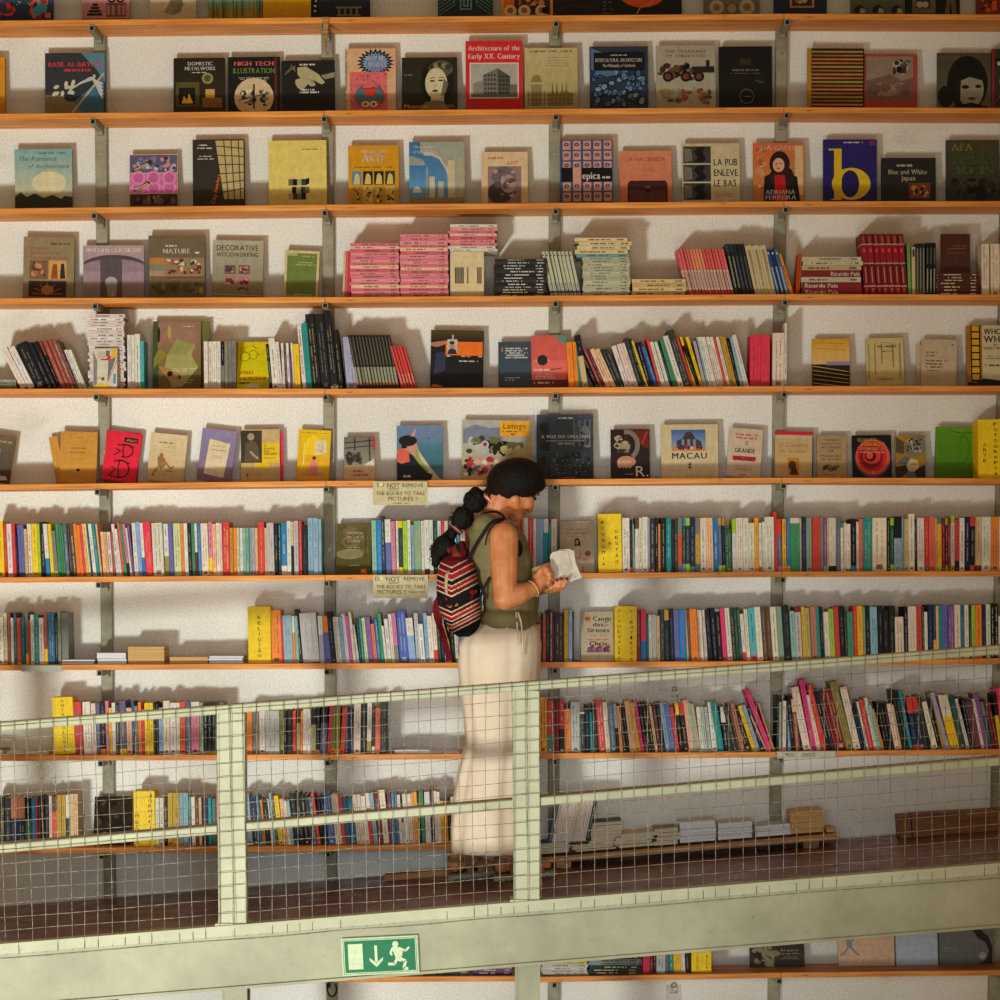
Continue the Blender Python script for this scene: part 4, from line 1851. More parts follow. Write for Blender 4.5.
displayed(4, 152.5, 200.5, 321.5, a, 'large brown-green book with a torn leaf shape, behind the magazines', (70, 80, 44), .02, base=-.09)
displayed(4, 198, 210, 321.5, lambda A: A.G(0, 0, 1, 1, (96, 90, 40), (110, 110, 56)), 'olive sliver of a book showing right of the torn-leaf book', (20, 18, 16), .01, base=-.05)


def a(A):
    A.R(0, 0, 1, 1, (232, 214, 20))
    r = random.Random(3)
    for i in range(16):
        x, y = .08 + .5 * r.random(), .62 + .3 * r.random()
        A.L([(x, y), (x + .12 * (r.random() - .3), y + .06 * (r.random() - .5)), (x + .1, y - .05 * r.random())], .01, (90, 84, 20))
    A.E(.22, .68, .15, .1, (110, 104, 20))
    A.E(.22, .68, .135, .088, (232, 214, 20))
    A.E(.48, .72, .13, .1, (110, 104, 20))
    A.E(.48, .72, .115, .088, (232, 214, 20))
    A.T_('JONAS', .06, .3, .5, .375, (214, 70, 30), .08)
    A.T_('VAI MORRER', .06, .18, .92, .255, (214, 70, 30), .08)
    A.D(.06, .1, .4, .14, 'k', 1, 4, .8)
    A.P([(.2, .01), (.3, .08), (.45, .12), (.6, .1), (.7, .01)], (220, 220, 180))
    A.R(.7, .03, .9, .11, (200, 190, 60))
    A.E(.88, .92, .02, None, (90, 84, 20))


displayed(4, 236.5, 269, 342, a, 'bright yellow book lettered JONAS VAI MORRER in red', (200, 180, 30), .014, base=-.13)


def a(A):
    A.R(0, 0, 1, 1, (190, 180, 164))
    A.R(0, 0, 1, 1, (206, 198, 184))
    A.R(.02, .03, .98, .97, (216, 206, 188))
    A.P([(.0, .9), (.16, .7), (.16, .02), (.02, .02)], (140, 130, 130))
    A.P([(.62, .02), (.62, .7), (.96, .8), (.6, .18)], (120, 116, 116))
    A.R(.2, .76, .5, .92, (196, 184, 160))
    A.R(.52, .8, .68, .94, (120, 100, 90))
    A.R(.3, .7, .72, .74, (214, 60, 40))
    A.P([(.52, .72), (.72, .72), (.72, .82), (.62, .82)], (214, 60, 40))
    A.R(.74, .76, .96, .98, (236, 180, 50))
    A.L([(.98, .7), (.62, .18)], .025, (200, 60, 40))
    A.E(.4, .24, .07, None, (140, 60, 60))
    A.L([(.06, .26), (.3, .26)], .03, (214, 80, 60))
    A.R(.84, .12, .94, .36, (90, 140, 170))
    A.P([(.02, .06), (.3, .14), (.66, .1), (.8, .02), (.02, .02)], (226, 196, 60))


displayed(4, 93, 117, 348.5, a, 'small abstract geometric picture book before the tall white magazine pile', (190, 80, 50), .01, base=-.19, topy=-.168)


def a(A):
    A.R(0, 0, 1, 1, (30, 28, 26))
    A.G(0, .82, 1, 1, (44, 40, 26), (80, 70, 36))
    A.P([(.0, .78), (.3, .82), (.3, .76), (.12, .7), (.0, .72)], (190, 120, 96))
    A.P([(.1, .6), (.28, .62), (.28, .3), (.06, .2)], (54, 54, 84))
    A.R(.28, .56, .98, .8, (242, 116, 34))
    A.R(.31, .58, .5, .84, (190, 190, 180))
    A.E(.4, .72, .05, .06, (190, 130, 100))
    A.P([(.31, .58), (.34, .66), (.4, .68), (.47, .66), (.5, .58)], (40, 44, 70))
    A.E(.4, .78, .05, .03, (60, 50, 44))
    A.R(.4, .82, .43, .92, (200, 180, 180))
    for x, k in ((.3, (200, 190, 170)), (.58, (200, 190, 170)), (.68, (240, 130, 40)), (.9, (200, 190, 170))):
        A.R(x, .535, x + .07, .555, k)
    A.D(.54, .45, .9, .475, (226, 220, 210), 1, 3, .8)
    A.P([(.0, .0), (.06, .05), (.2, .03), (.24, 0)], (200, 120, 60))


displayed(4, 430, 483, 331, a, 'black book with an orange panel and a small portrait, fifth shelf', (110, 100, 60), .014, 1)


def a(A):
    A.R(0, 0, 1, 1, (62, 76, 92))
    A.R(0, 0, .03, 1, (50, 62, 76))
    for i, y in enumerate((.84, .79, .74, .69, .64)):
        A.D(.22, y, .9 - .1 * (i % 2), y + .035, (210, 206, 200), 1, i + 3, .9)
    A.R(.1, .78, .14, .88, (206, 120, 60))
    A.D(.2, .2, .66, .23, (190, 186, 180), 1, 9, .9)
    A.D(.2, .15, .5, .18, (190, 186, 180), 1, 10, .9)


displayed(4, 498.5, 531, 342, a, 'slate-blue book with five lines of pale text, left of the pink eye book', (52, 64, 78), .02)


def a(A):
    A.R(0, 0, 1, 1, (228, 112, 100))
    for i in range(6):
        A.E(.3, .5, .3 + i * .09, .2 + i * .07, (216, 96, 86) if i % 2 else (232, 120, 108), a0=0, a1=180)
    A.R(0, 0, 1, .52, (228, 112, 100))
    A.P([(.64, 1), (1, 1), (1, .78), (.86, .86)], (90, 150, 124))
    A.P([(.08, .52), (.3, .62), (.52, .52), (.3, .42)], (226, 176, 120))
    A.E(.31, .52, .15, None, (44, 38, 36))
    A.D(.08, .32, .5, .36, 'w', 1, 3, .8)
    A.D(.08, .17, .7, .27, 'w', 3, 4, .4)
    A.L([(.52, .34), (.8, .35), (.84, .37)], .02, 'k')
    A.R(0, 0, 1, .14, (104, 44, 30))
    A.D(.06, .07, .66, .11, 'w', 1, 5, .8)


displayed(4, 532, 567.5, 335.5, a, 'coral-pink book with a black eye motif, fifth shelf by the middle upright', (200, 90, 80), .016, -1)


def a(A):
    A.R(0, 0, 1, 1, (34, 28, 18))
    A.G(0, .46, 1, 1, (226, 186, 120), (222, 158, 20))
    A.L([(.05, .92), (.9, .90)], .01, (150, 100, 20))
    A.L([(.1, .8), (.9, .77)], .01, (150, 100, 20))
    A.R(.38, .44, 1, .52, (150, 130, 150))
    for i in range(5):
        A.L([(.02, .42 - i * .09), (.98, .3 - i * .08)], .014, (220, 190, 90))
    A.L([(.36, .02), (.36, .44)], .01, (110, 90, 40))


displayed(4, 812.5, 850, 339, a, 'amber-topped black book with slanting yellow lines, right of the fourth upright', (200, 150, 40), .016)


def a(A):
    A.R(0, 0, 1, 1, (206, 184, 126))
    A.D(.28, .89, .7, .91, (150, 126, 70), 1, 3, .7)
    for x, n_ in ((.06, 11), (.22, 9), (.4, 6), (.7, 7), (.88, 11)):
        for j in range(n_ * 2):
            y = .85 - j * .035
            if y > .06:
                A.R(x, y, x + .035, y + .018, (110, 90, 50))
    A.D(.3, .8, .8, .84, (110, 90, 50), 1, 7, .7)
    A.D(.38, .7, .74, .73, (110, 90, 50), 1, 8, .7)
    A.D(.3, .12, .7, .15, (110, 90, 50), 1, 9, .7)


displayed(4, 867, 904.5, 338.5, a, 'cream book printed with text running around its border', (190, 166, 110), .014, -1)
displayed(4, 917, 924, 345, lambda A: A.D(.3, .5, .9, .54, (70, 60, 50), 1, 3), 'pale book edge peeking out behind the beige paperback', (196, 176, 142), .008, -1, base=-.05)


def a(A):
    A.R(0, 0, 1, 1, (196, 174, 144))
    A.D(.14, .7, .46, .74, (110, 96, 74), 1, 3, .8)
    A.D(.14, .63, .4, .67, (110, 96, 74), 1, 3, .8)
    A.D(.14, .52, .72, .56, (80, 68, 50), 1, 3, .8)
    A.D(.14, .45, .6, .49, (80, 68, 50), 1, 4, .8)
    A.D(.14, .38, .64, .42, (80, 68, 50), 1, 5, .8)
    A.D(.14, .31, .5, .34, (120, 104, 80), 1, 6, .8)
    A.E(.88, .89, .02, .02, (100, 80, 60))


displayed(4, 921, 956.5, 340, a, 'plain beige paperback with short dark title lines, left of the cinema guide', (190, 168, 136), .014, 1)


def a(A):
    A.R(0, 0, 1, 1, (206, 190, 150))
    A.R(.0, .06, .34, 1, (170, 110, 20))
    A.R(.08, .06, .3, 1, (30, 22, 14))
    for j in range(8):
        A.R(.11, .1 + j * .115, .27, .19 + j * .115, (220, 166, 40))
    A.T_("WHO'S", .38, .85, .9, .95, (44, 40, 36), .05)
    A.T_('WHO', .38, .72, .92, .83, (44, 40, 36), .05)
    A.T_('IN', .6, .665, .68, .69, (44, 40, 36))
    A.T_('HOLLYWOOD', .38, .6, .94, .645, (44, 40, 36), .03)
    A.D(.4, .44, .9, .52, (120, 110, 90), 2, 3, .4)
    A.D(.4, .32, .86, .36, (60, 54, 44), 1, 5, .8)
    A.P([(.0, .0), (1, 0), (1, .06), (.36, .12), (.2, .05), (.0, .06)], (24, 28, 30))


displayed(4, 968, 1012, 325.5, a, "large book lettered WHO'S WHO with a yellow film strip, end of the fifth shelf", (180, 150, 80), .035, base=-.11)


# ---------------- sixth shelf
def a(A):
    A.G(0, 0, 1, 1, (70, 54, 40), (110, 96, 76))
    A.D(.3, .84, .86, .89, (180, 160, 60), 1, 3, .8)
    A.L([(.4, .5), (.44, .7)], .03, (160, 150, 140))
    A.P([(.2, .02), (.9, .08), (.8, .16), (.2, .12)], (206, 196, 176))


displayed(5, -16, 9, 437, a, 'dark book leaning at the start of the sixth shelf', (206, 180, 130), .02, 7)
displayed(5, 57, 66, 437.5, lambda A: A.R(0, 0, 1, 1, (208, 146, 54)), 'ochre book leaning to the side behind its plain twin', (200, 140, 50), .01, -8, 'tan_paper', base=-.05)


def a(A):
    A.G(0, 0, 1, 1, (214, 150, 58), (204, 146, 58))
    A.D(.4, .88, .6, .9, (150, 100, 34), 1, 3, .6)
    A.D(.3, .66, .7, .70, (150, 100, 34), 1, 3, .8)
    A.D(.26, .58, .78, .61, (150, 100, 34), 1, 3, .8)
    A.D(.36, .46, .66, .48, (150, 100, 34), 1, 5, .6)
    A.E(.5, .25, .045, .03, 'k')
    A.L([(.47, .19), (.53, .19)], .01, (120, 80, 30))


displayed(5, 59, 96, 432.5, a, 'ochre brown book with a tiny black emblem, beside the red one', (190, 130, 50), .022, 1.5, 'tan_paper')
displayed(5, 103, 137, 433.5, lambda A: A.R(0, 0, 1, 1, (190, 30, 50)), 'red book standing just behind the red one with looping initials', (196, 34, 56), .01, 4, base=-.045)


def a(A):
    A.R(0, 0, 1, 1, (236, 36, 66))
    A.R(.5, .8, .9, .9, (40, 20, 20))
    A.R(.52, .815, .88, .885, (60, 40, 30))
    A.D(.56, .83, .86, .87, (230, 190, 150), 2, 3, .5)
    K = (60, 14, 24)
    for (cx, cy, r1, r2) in ((.56, .62, .24, .13), (.5, .24, .26, .18)):
        pts = [(cx + math.cos(math.radians(t_)) * r1, cy + math.sin(math.radians(t_)) * r2) for t_ in range(-110, 120, 15)]
        A.L(pts, .04, K)
        A.L([(cx - .22, cy + r2 * .8), (cx + .05, cy + r2 * .95), (cx + .25, cy + r2 * .75)], .035, K)
        A.L([(cx - .04, cy + r2 * .9), (cx - .06, cy), (cx - .0, cy - r2)], .035, K)
        A.L([(cx - .26, cy + .03), (cx - .12, cy - .02), (cx - .3, cy - r2 * .9)], .03, K)
    A.L([(.2, .08), (.5, .06)], .025, K)


displayed(5, 100, 135, 435, a, 'bright red book with two looping black initials', (200, 26, 50), .014, 7)


def a(A):
    A.G(0, 0, 1, 1, (206, 174, 122), (226, 206, 164))
    A.D(.24, .79, .62, .83, (130, 104, 70), 1, 3, .8)
    A.D(.36, .7, .72, .76, (170, 140, 100), 2, 3, .4)
    K = (160, 112, 70)
    A.E(.34, .52, .06, .06, K)
    A.P([(.24, .5), (.44, .48), (.5, .34), (.36, .22), (.26, .32)], K)
    A.L([(.46, .4), (.62, .26), (.7, .32)], .05, K)
    A.L([(.3, .3), (.18, .16), (.14, .08)], .05, K)
    A.L([(.5, .22), (.7, .2)], .04, K)
    A.D(.7, .08, .76, .1, K, 1, 4)


displayed(5, 146, 183, 436, a, 'cream book with a brown figure drawing, right of the red book', (196, 160, 110), .016, 4.5, 'tan_paper')


def a(A):
    A.G(0, 0, 1, 1, (130, 106, 124), (150, 136, 176))
    A.P([(.18, .1), (.76, .06), (.84, .74), (.24, .8)], (226, 208, 170))
    A.D(.34, .66, .72, .69, (180, 120, 90), 1, 3, .6)
    A.D(.34, .58, .74, .61, (150, 110, 80), 1, 4, .6)
    A.D(.36, .44, .66, .5, (160, 126, 90), 2, 4, .4)


displayed(5, 196, 231, 432, a, 'lavender book with a cream label panel, sixth shelf', (130, 116, 150), .016, 6)


def a(A):
    A.G(0, 0, 1, 1, (200, 166, 106), (206, 176, 124))
    A.R(.36, .24, .72, .7, (224, 190, 40))
    A.R(.54, .36, .98, .74, (232, 196, 30))
    A.R(.0, .36, .54, .98, (66, 54, 42))
    A.E(.26, .86, .09, .07, (170, 150, 120))
    A.P([(.08, .38), (.12, .72), (.22, .78), (.34, .78), (.44, .7), (.5, .38)], (96, 82, 64))
    A.L([(.24, .58), (.34, .5), (.44, .44)], .06, (176, 150, 116))
    A.T_('A', .6, .665, .65, .7, (160, 60, 40), .04)
    A.T_('PAIXÃO', .6, .61, .88, .65, (160, 60, 40), .04)
    A.T_('DAS', .6, .56, .74, .6, (160, 60, 40), .04)
    A.T_('ORIGENS', .6, .51, .93, .55, (160, 60, 40), .04)
    A.D(.6, .44, .9, .46, (140, 80, 40), 1, 3, .7)
    A.P([(.12, .14), (.16, .08), (.2, .14), (.18, .16), (.16, .14), (.14, .16)], (200, 40, 50))


displayed(5, 241, 280, 429.5, a, 'tan and yellow book lettered A Paixão with an old portrait photo', (180, 140, 90), .016, 0, 'tan_paper')
displayed(5, 277, 283.5, 432, lambda A: A.R(0, 0, 1, 1, (236, 40, 84)), 'hot pink sliver of a book behind the old portrait book', 'hp', .01, base=-.05)


def a(A):
    A.G(0, 0, 1, 1, (226, 160, 30), (238, 198, 10))
    A.D(.12, .93, .86, .95, (120, 120, 20), 1, 3, .7)
    A.E(.5, .5, .36, .38, (246, 206, 40))
    A.R(.14, .1, .86, .5, (232, 176, 30))
    A.E(.5, .12, .4, .06, (206, 160, 70))
    A.L([(.2, .72), (.2, .3)], .03, (244, 226, 120))
    A.P([(.5, .76), (.84, .82), (.9, .56), (.56, .5)], (232, 214, 176))
    A.D(.58, .56, .82, .76, (130, 90, 60), 6, 5, .35)
    A.P([(.36, .1), (.42, .36), (.62, .36), (.68, .1)], (220, 130, 120))
    A.E(.52, .43, .055, .045, (60, 34, 26))
    A.E(.52, .39, .04, .03, (200, 130, 100))
    A.R(.3, .08, .7, .13, (214, 120, 110))


displayed(5, 296, 328.5, 431, a, 'yellow book with a person sitting under a glass bell', (214, 170, 20), .016, 2.5, 'tan_paper')


def a(A):
    A.R(0, 0, 1, 1, (214, 182, 134))
    A.G(0, .34, 1, 1, (150, 140, 122), (120, 112, 100))
    A.S(.0, .34, .65, .7, [(70, 62, 54), (50, 44, 38), (100, 90, 76)], 34, 3, .05, .14)
    for y in (.86, .74):
        A.L([(.02, y), (.98, y + .06)], .03, (40, 36, 34))
    A.L([(.35, .98), (.35, .7)], .04, (50, 44, 40))
    A.L([(.82, .98), (.84, .36)], .04, (50, 44, 40))
    A.P([(.6, .34), (.98, .5), (.98, .34)], (220, 210, 190))
    A.R(.92, .7, .99, .98, (200, 50, 40))
    A.D(.3, .19, .64, .25, (190, 90, 70), 1, 3, .8)
    A.D(.3, .1, .78, .16, (190, 90, 70), 1, 3, .8)


displayed(5, 344, 375, 437, a, 'small half photo half tan book right of the second upright, sixth shelf', (190, 150, 100), .014, 0, 'tan_paper')


def a(A):
    A.G(0, 0, 1, 1, (70, 110, 120), (110, 136, 170))
    A.G(.4, .2, 1, .68, (50, 100, 104), (80, 126, 146))
    A.P([(.4, .66), (.52, .48), (.72, .24), (.9, .05), (1, .0), (.4, 0)], (206, 190, 156))
    A.P([(.3, .6), (.44, .6), (.5, .4), (.7, .16), (.4, 0), (.3, .2)], (150, 160, 80))
    A.P([(.0, 0), (.0, .46), (.12, .54), (.34, .46), (.5, .28), (.66, .14), (.78, .1), (.74, .0)], (28, 26, 30))
    A.P([(.0, .34), (.02, .56), (.14, .6), (.26, .5), (.28, .34), (.1, .3)], (226, 96, 76))
    A.P([(.14, .58), (.3, .5), (.4, .44), (.42, .56), (.46, .6), (.4, .74), (.2, .74)], (206, 146, 116))
    A.E(.24, .72, .2, .1, (26, 20, 20))
    A.R(.1, .58, .22, .7, (26, 20, 20))
    A.P([(.3, .8), (.38, .93), (.42, .92), (.38, .8)], (206, 146, 116))
    A.D(.5, .84, .9, .92, (150, 120, 150), 2, 3, .6)
    A.E(.7, .76, .015, None, 'k')
    A.D(.14, .05, .3, .1, 'w', 1, 3, .8)


displayed(5, 397, 443, 425.5, a, 'book with a dark-haired man looking over a beach', (40, 50, 60), .014)


def a(A):
    A.G(0, 0, 1, 1, (190, 170, 120), (176, 176, 170))
    A.P([(.02, .6), (.02, .84), (.2, .92), (.4, .86), (.6, .88), (.6, .6)], (124, 130, 150))
    A.S(.02, .4, .65, .75, [(110, 110, 60), (60, 60, 36), (190, 190, 180), (140, 140, 120), 'k'], 36, 3, .04, .1)
    A.S(.4, .35, .98, .66, [(30, 28, 26), (190, 176, 120), (110, 100, 60), 'k'], 30, 4, .05, .12)
    A.E(.34, .58, .06, None, (190, 190, 190))
    A.E(.34, .58, .03, None, (190, 30, 40))
    A.S(.02, .02, .7, .4, [(190, 40, 50), (220, 160, 140), (40, 34, 34), (230, 210, 190), (120, 110, 120)], 56, 6, .03, .08)
    A.S(.5, .02, .96, .3, [(220, 196, 140), (196, 170, 120)], 14, 9, .1, .2)
    A.R(.56, .72, .99, .98, (240, 170, 30))
    A.T_('Lamego', .61, .85, .94, .95, (110, 70, 30), .03)
    A.D(.6, .79, .93, .82, (110, 70, 30), 1, 5, .8)
    A.R(.72, .74, .78, .77, (190, 40, 40))
    A.R(.97, 0, 1, 1, (220, 160, 40))


displayed(5, 461.5, 529.5, 420.5, a, 'large photo book lettered Lamego with an orange corner above the woman', (190, 150, 70), .016, .5)


def a(A):
    A.G(0, 0, 1, 1, (26, 32, 36), (64, 74, 86))
    A.S(.02, .4, .26, .9, [(22, 26, 28), (34, 40, 42)], 26, 3, .05, .12)
    A.S(.6, .4, .98, .92, [(110, 116, 120), (44, 50, 54), (80, 88, 94)], 30, 4, .03, .1)
    for x in (.66, .76, .86, .94):
        A.L([(x, .5), (x, .92)], .02, (110, 116, 118))
    A.S(.02, .02, .98, .46, [(18, 22, 22), (34, 40, 38), (24, 28, 28)], 60, 5, .04, .1)
    A.S(.2, .05, .96, .4, [(150, 156, 150), (100, 110, 104)], 60, 8, .006, .014)
    A.D(.38, .93, .64, .955, 'w', 1, 3, .8)
    A.T_('A VOZ DO OPERÁRIO', .08, .63, .94, .68, (226, 220, 206), .04)
    A.R(.16, .585, .84, .59, 'w')
    A.T_('140 ANOS', .38, .53, .64, .565, (226, 220, 206), .03)
    A.D(.44, .01, .68, .04, (190, 80, 60), 1, 3)


displayed(5, 537, 593.5, 414.5, a, 'large grey-blue book lettered A VOZ DO OPERÁRIO over a crowd', (30, 36, 40), .016)


def a(A):
    A.R(0, 0, 1, 1, (44, 24, 20))
    A.P([(.6, .98), (.98, .98), (.98, .6), (.8, .66)], (110, 30, 24))
    A.L([(.8, .7), (.94, .96)], .04, (190, 60, 50))
    pts = [(.42 + math.cos(math.radians(t_)) * .27, .68 + math.sin(math.radians(t_)) * .27) for t_ in range(-60, 110, 15)]
    A.L(pts, .12, (134, 118, 108))
    A.S(.02, .45, .5, .9, [(120, 104, 80), (60, 44, 34), (176, 160, 130)], 26, 4, .04, .1)
    A.E(.4, .34, .24, .12, (190, 140, 110))
    for k in range(4):
        A.E(.22 + k * .09, .3, .05, .09, (206, 156, 124))
    A.R(.2, .6, .5, .7, (160, 146, 120))
    A.T_('R.', .64, .04, .96, .26, (226, 216, 196), .0)
    A.D(.36, .08, .6, .11, (176, 160, 140), 1, 3)


displayed(5, 611, 650, 429.5, a, 'dark brown book with a big pale letter R and clasped hands', (30, 18, 16), .016)


def a(A):
    A.R(0, 0, 1, 1, (214, 194, 152))
    A.G(.18, .5, .78, .9, (150, 170, 200), (60, 100, 160))
    A.P([(.26, .52), (.28, .7), (.38, .74), (.44, .86), (.54, .86), (.6, .74), (.7, .68), (.74, .52)], (70, 56, 54))
    for x in (.36, .46, .56):
        A.R(x, .58, x + .05, .72, (130, 140, 170))
    A.R(.18, .5, .78, .58, (220, 140, 70))
    A.S(.2, .51, .76, .62, [(240, 200, 90), (190, 60, 50), (60, 60, 90)], 18, 4, .02, .06)
    A.T_('MACAU', .19, .36, .8, .475, (44, 44, 60), .04)
    A.P([(.5, .3), (.52, .28), (.5, .22), (.52, .14), (.48, .2)], (70, 60, 56))
    A.L([(.47, .26), (.53, .25)], .02, (70, 60, 56))
    A.L([(.47, .2), (.53, .21)], .02, (70, 60, 56))
    A.D(.42, .05, .56, .07, (150, 130, 100), 1, 3)


displayed(5, 661.5, 718.5, 424.5, a, 'cream book lettered MACAU with a lit church ruin photo', (200, 176, 130), .018, -.5)


def a(A):
    A.R(0, 0, 1, 1, (212, 190, 162))
    A.D(.2, .85, .86, .9, (200, 60, 50), 1, 3, .8)
    A.D(.22, .78, .84, .83, (180, 90, 80), 1, 4, .8)
    A.T_('O', .5, .65, .58, .75, (44, 44, 60), .06)
    A.T_('GRANDE', .2, .49, .8, .59, (44, 44, 60), .07)
    A.R(.14, .33, .84, .42, (226, 50, 60))
    A.T_('ENGANO', .2, .32, .82, .42, (40, 30, 44), .07)
    A.D(.24, .13, .76, .25, (130, 90, 80), 4, 4, .35)
    A.R(.36, .02, .58, .04, (200, 60, 50))


displayed(5, 726, 760, 430, a, 'cream-pink book lettered O GRANDE ENGANO with a red bar', (190, 160, 140), .012, 3.5)


def a(A):
    A.R(0, 0, 1, 1, (206, 170, 116))
    A.R(0, .92, 1, 1, (214, 40, 54))
    A.R(0, .85, 1, .92, (200, 190, 150))
    A.R(0, .92, 1, .98, (214, 40, 54))
    A.T_('O Caminho', .12, .66, .86, .76, (150, 120, 90), .0)
    A.T_('do Artista', .14, .53, .8, .62, (150, 120, 90), .0)
    A.R(.34, .04, .64, .42, (200, 130, 30))
    A.E(.46, .26, .1, .1, (90, 50, 24))
    A.P([(.4, .05), (.44, .24), (.56, .22), (.62, .05)], (70, 40, 24))
    A.R(.97, 0, 1, .9, (60, 50, 90))


displayed(5, 774.5, 813, 432, a, 'cream book lettered O Caminho do Artista with a red top band', (90, 60, 90), .012, 1)


def a(A):
    A.R(0, 0, 1, 1, (176, 146, 106))
    for i, (t_, w_) in enumerate((('TEMPO', .5), ('NARRATIVO', .66), ('NO CINEMA', .66), ('DE', .2), ('MANOEL', .74), ('DE OLIVEIRA', .7))):
        y = .86 - i * .085 - (.03 if i > 3 else 0)
        A.T_(t_, .5 - w_ / 2, y, .5 + w_ / 2, y + .055, (90, 74, 54), .01)
    A.S(.14, .12, .86, .32, [(70, 56, 40), (110, 90, 66)], 18, 4, .04, .12)
    A.D(.1, .05, .9, .1, (90, 74, 54), 2, 5, .4)


displayed(5, 817, 846.5, 435.5, a, 'tan book crowded with thin dark lettering above a small drawing', (160, 130, 90), .012)


def a(A):
    A.R(0, 0, 1, 1, (20, 18, 18))
    A.E(.52, .46, .46, .46, (110, 60, 110))
    A.E(.52, .48, .44, .42, (226, 90, 50))
    A.E(.5, .5, .38, .36, (206, 40, 50))
    A.E(.48, .48, .3, .27, (130, 16, 26))
    A.E(.5, .52, .23, .2, (214, 60, 56))
    A.E(.46, .5, .15, .13, (90, 10, 20))
    A.E(.44, .52, .09, .08, (226, 80, 66))
    A.T_('QUANTO', .14, .85, .62, .93, (220, 190, 50), .02)
    A.T_('PERDIDO', .24, .74, .84, .83, (220, 170, 50), .04)
    A.T_('AMERICA', .2, .65, .84, .72, (220, 170, 50), .03)
    A.L([(.2, .6), (.84, .59)], .012, (200, 190, 180))
    A.T_('1', .5, .08, .53, .16, (230, 200, 50), .03)


displayed(5, 853, 892, 435.5, a, 'black book with a big red and orange spiral swirl', 'k', .014, -.5)


def a(A):
    A.R(0, 0, 1, 1, (160, 124, 40))
    A.R(0, .6, .3, 1, (176, 136, 40))
    A.P([(.02, .6), (.3, .56), (.3, .86), (.02, .98)], (90, 74, 40))
    A.P([(.3, .78), (.6, .98), (.98, .98), (.98, .54), (.5, .5), (.3, .6)], (130, 120, 100))
    A.S(.34, .55, .98, .95, [(30, 28, 28), (180, 174, 160), (70, 66, 60), 'k'], 34, 4, .03, .09)
    A.P([(.0, .32), (.3, .5), (.5, .46), (.36, .3), (.1, .34)], (96, 100, 116))
    A.P([(.36, .3), (.5, .46), (.74, .42), (.78, .24), (.6, .14), (.42, .16)], (206, 180, 134))
    A.P([(0, .0), (.0, .26), (.34, .3), (.42, .16), (.2, .0)], (54, 44, 30))
    A.P([(.78, .24), (.98, .3), (.98, .0), (.7, .0), (.62, .12)], (34, 34, 34))
    A.P([(.36, .14), (.6, .14), (.7, .0), (.3, .0)], (96, 100, 116))
    A.D(.5, .3, .68, .36, (130, 110, 80), 2, 4)


displayed(5, 896, 926, 436, a, 'small book with mustard, grey and black facets and a street photo', (120, 96, 40), .012, -.5)


def a(A):
    A.G(0, 0, 1, 1, (70, 126, 14), (96, 156, 22))
    for i in range(20):
        y = .06 + i * .043
        A.L([(.04, y), (.4, y + .006), (.94, y - .004)], .006, (70, 120, 16))
    A.L([(.34, .93), (.66, .88), (.84, .7), (.86, .5), (.76, .3), (.46, .26)], .014, (50, 90, 16))
    A.L([(.7, .9), (1, .9)], .02, (60, 106, 16))


displayed(5, 935, 974, 427.5, a, 'green wrapped package of paper standing by the yellow photography box', (70, 120, 20), .02, 1, base=-.06)


# ---------------- seventh and eighth shelves, among the spines
def a(A):
    A.G(0, 0, 1, 1, (84, 78, 26), (112, 100, 60))
    A.S(.02, .3, .98, .98, [(120, 108, 66), (104, 88, 50), (130, 112, 80)], 26, 4, .1, .22)
    A.E(.38, .4, .4, .1, (140, 134, 90))
    A.R(.8, .3, .86, .8, (84, 80, 40))
    A.T_('Histórias', .3, .79, .76, .85, (220, 210, 180), .02)
    A.T_('de Ler e', .3, .71, .76, .77, (220, 210, 180), .02)
    A.T_('Comer', .32, .63, .7, .69, (220, 210, 180), .02)
    A.D(.26, .48, .68, .56, (180, 170, 120), 2, 4, .4)
    A.D(.32, .17, .66, .2, (180, 170, 120), 1, 6)
    A.R(.7, .01, .88, .11, (236, 80, 30))
    A.E(.78, .07, .03, None, 'w')


displayed(6, 336.5, 371, 523.5, a, 'olive-brown book with an orange square in its corner, beside the turquoise spine', (90, 80, 40), .02, base=-.13)


def a(A):
    A.R(0, 0, 1, 1, (196, 178, 150))
    A.D(.28, .93, .66, .955, (160, 150, 130), 1, 3, .8)
    A.D(.16, .83, .86, .855, (150, 136, 120), 1, 3, .7)
    A.T_('pura mais clara?', .16, .75, .86, .79, (96, 120, 96), .01)
    A.D(.16, .69, .78, .71, (160, 146, 126), 1, 5, .7)
    A.E(.5, .6, .08, .07, (50, 30, 24))
    A.P([(.44, .62), (.42, .44), (.6, .42), (.6, .6)], (50, 30, 24))
    A.E(.5, .59, .045, .045, (200, 140, 110))
    A.P([(.42, .5), (.46, .52), (.58, .52), (.62, .46), (.6, .28), (.42, .28)], (206, 186, 166))
    A.L([(.6, .44), (.58, .3), (.46, .28)], .035, (196, 136, 108))
    A.L([(.46, .3), (.62, .28), (.8, .24)], .04, (196, 140, 112))
    A.P([(.42, .28), (.66, .28), (.66, .0), (.5, 0)], (206, 190, 166))
    A.E(.81, .37, .09, None, (150, 84, 104))
    A.L([(.66, .12), (.66, .01)], .04, (150, 90, 90))


displayed(6, 560.5, 594.5, 521, a, 'pale book with a sitting woman and a plum dot, behind the open book', (150, 130, 100), .014, base=-.12)


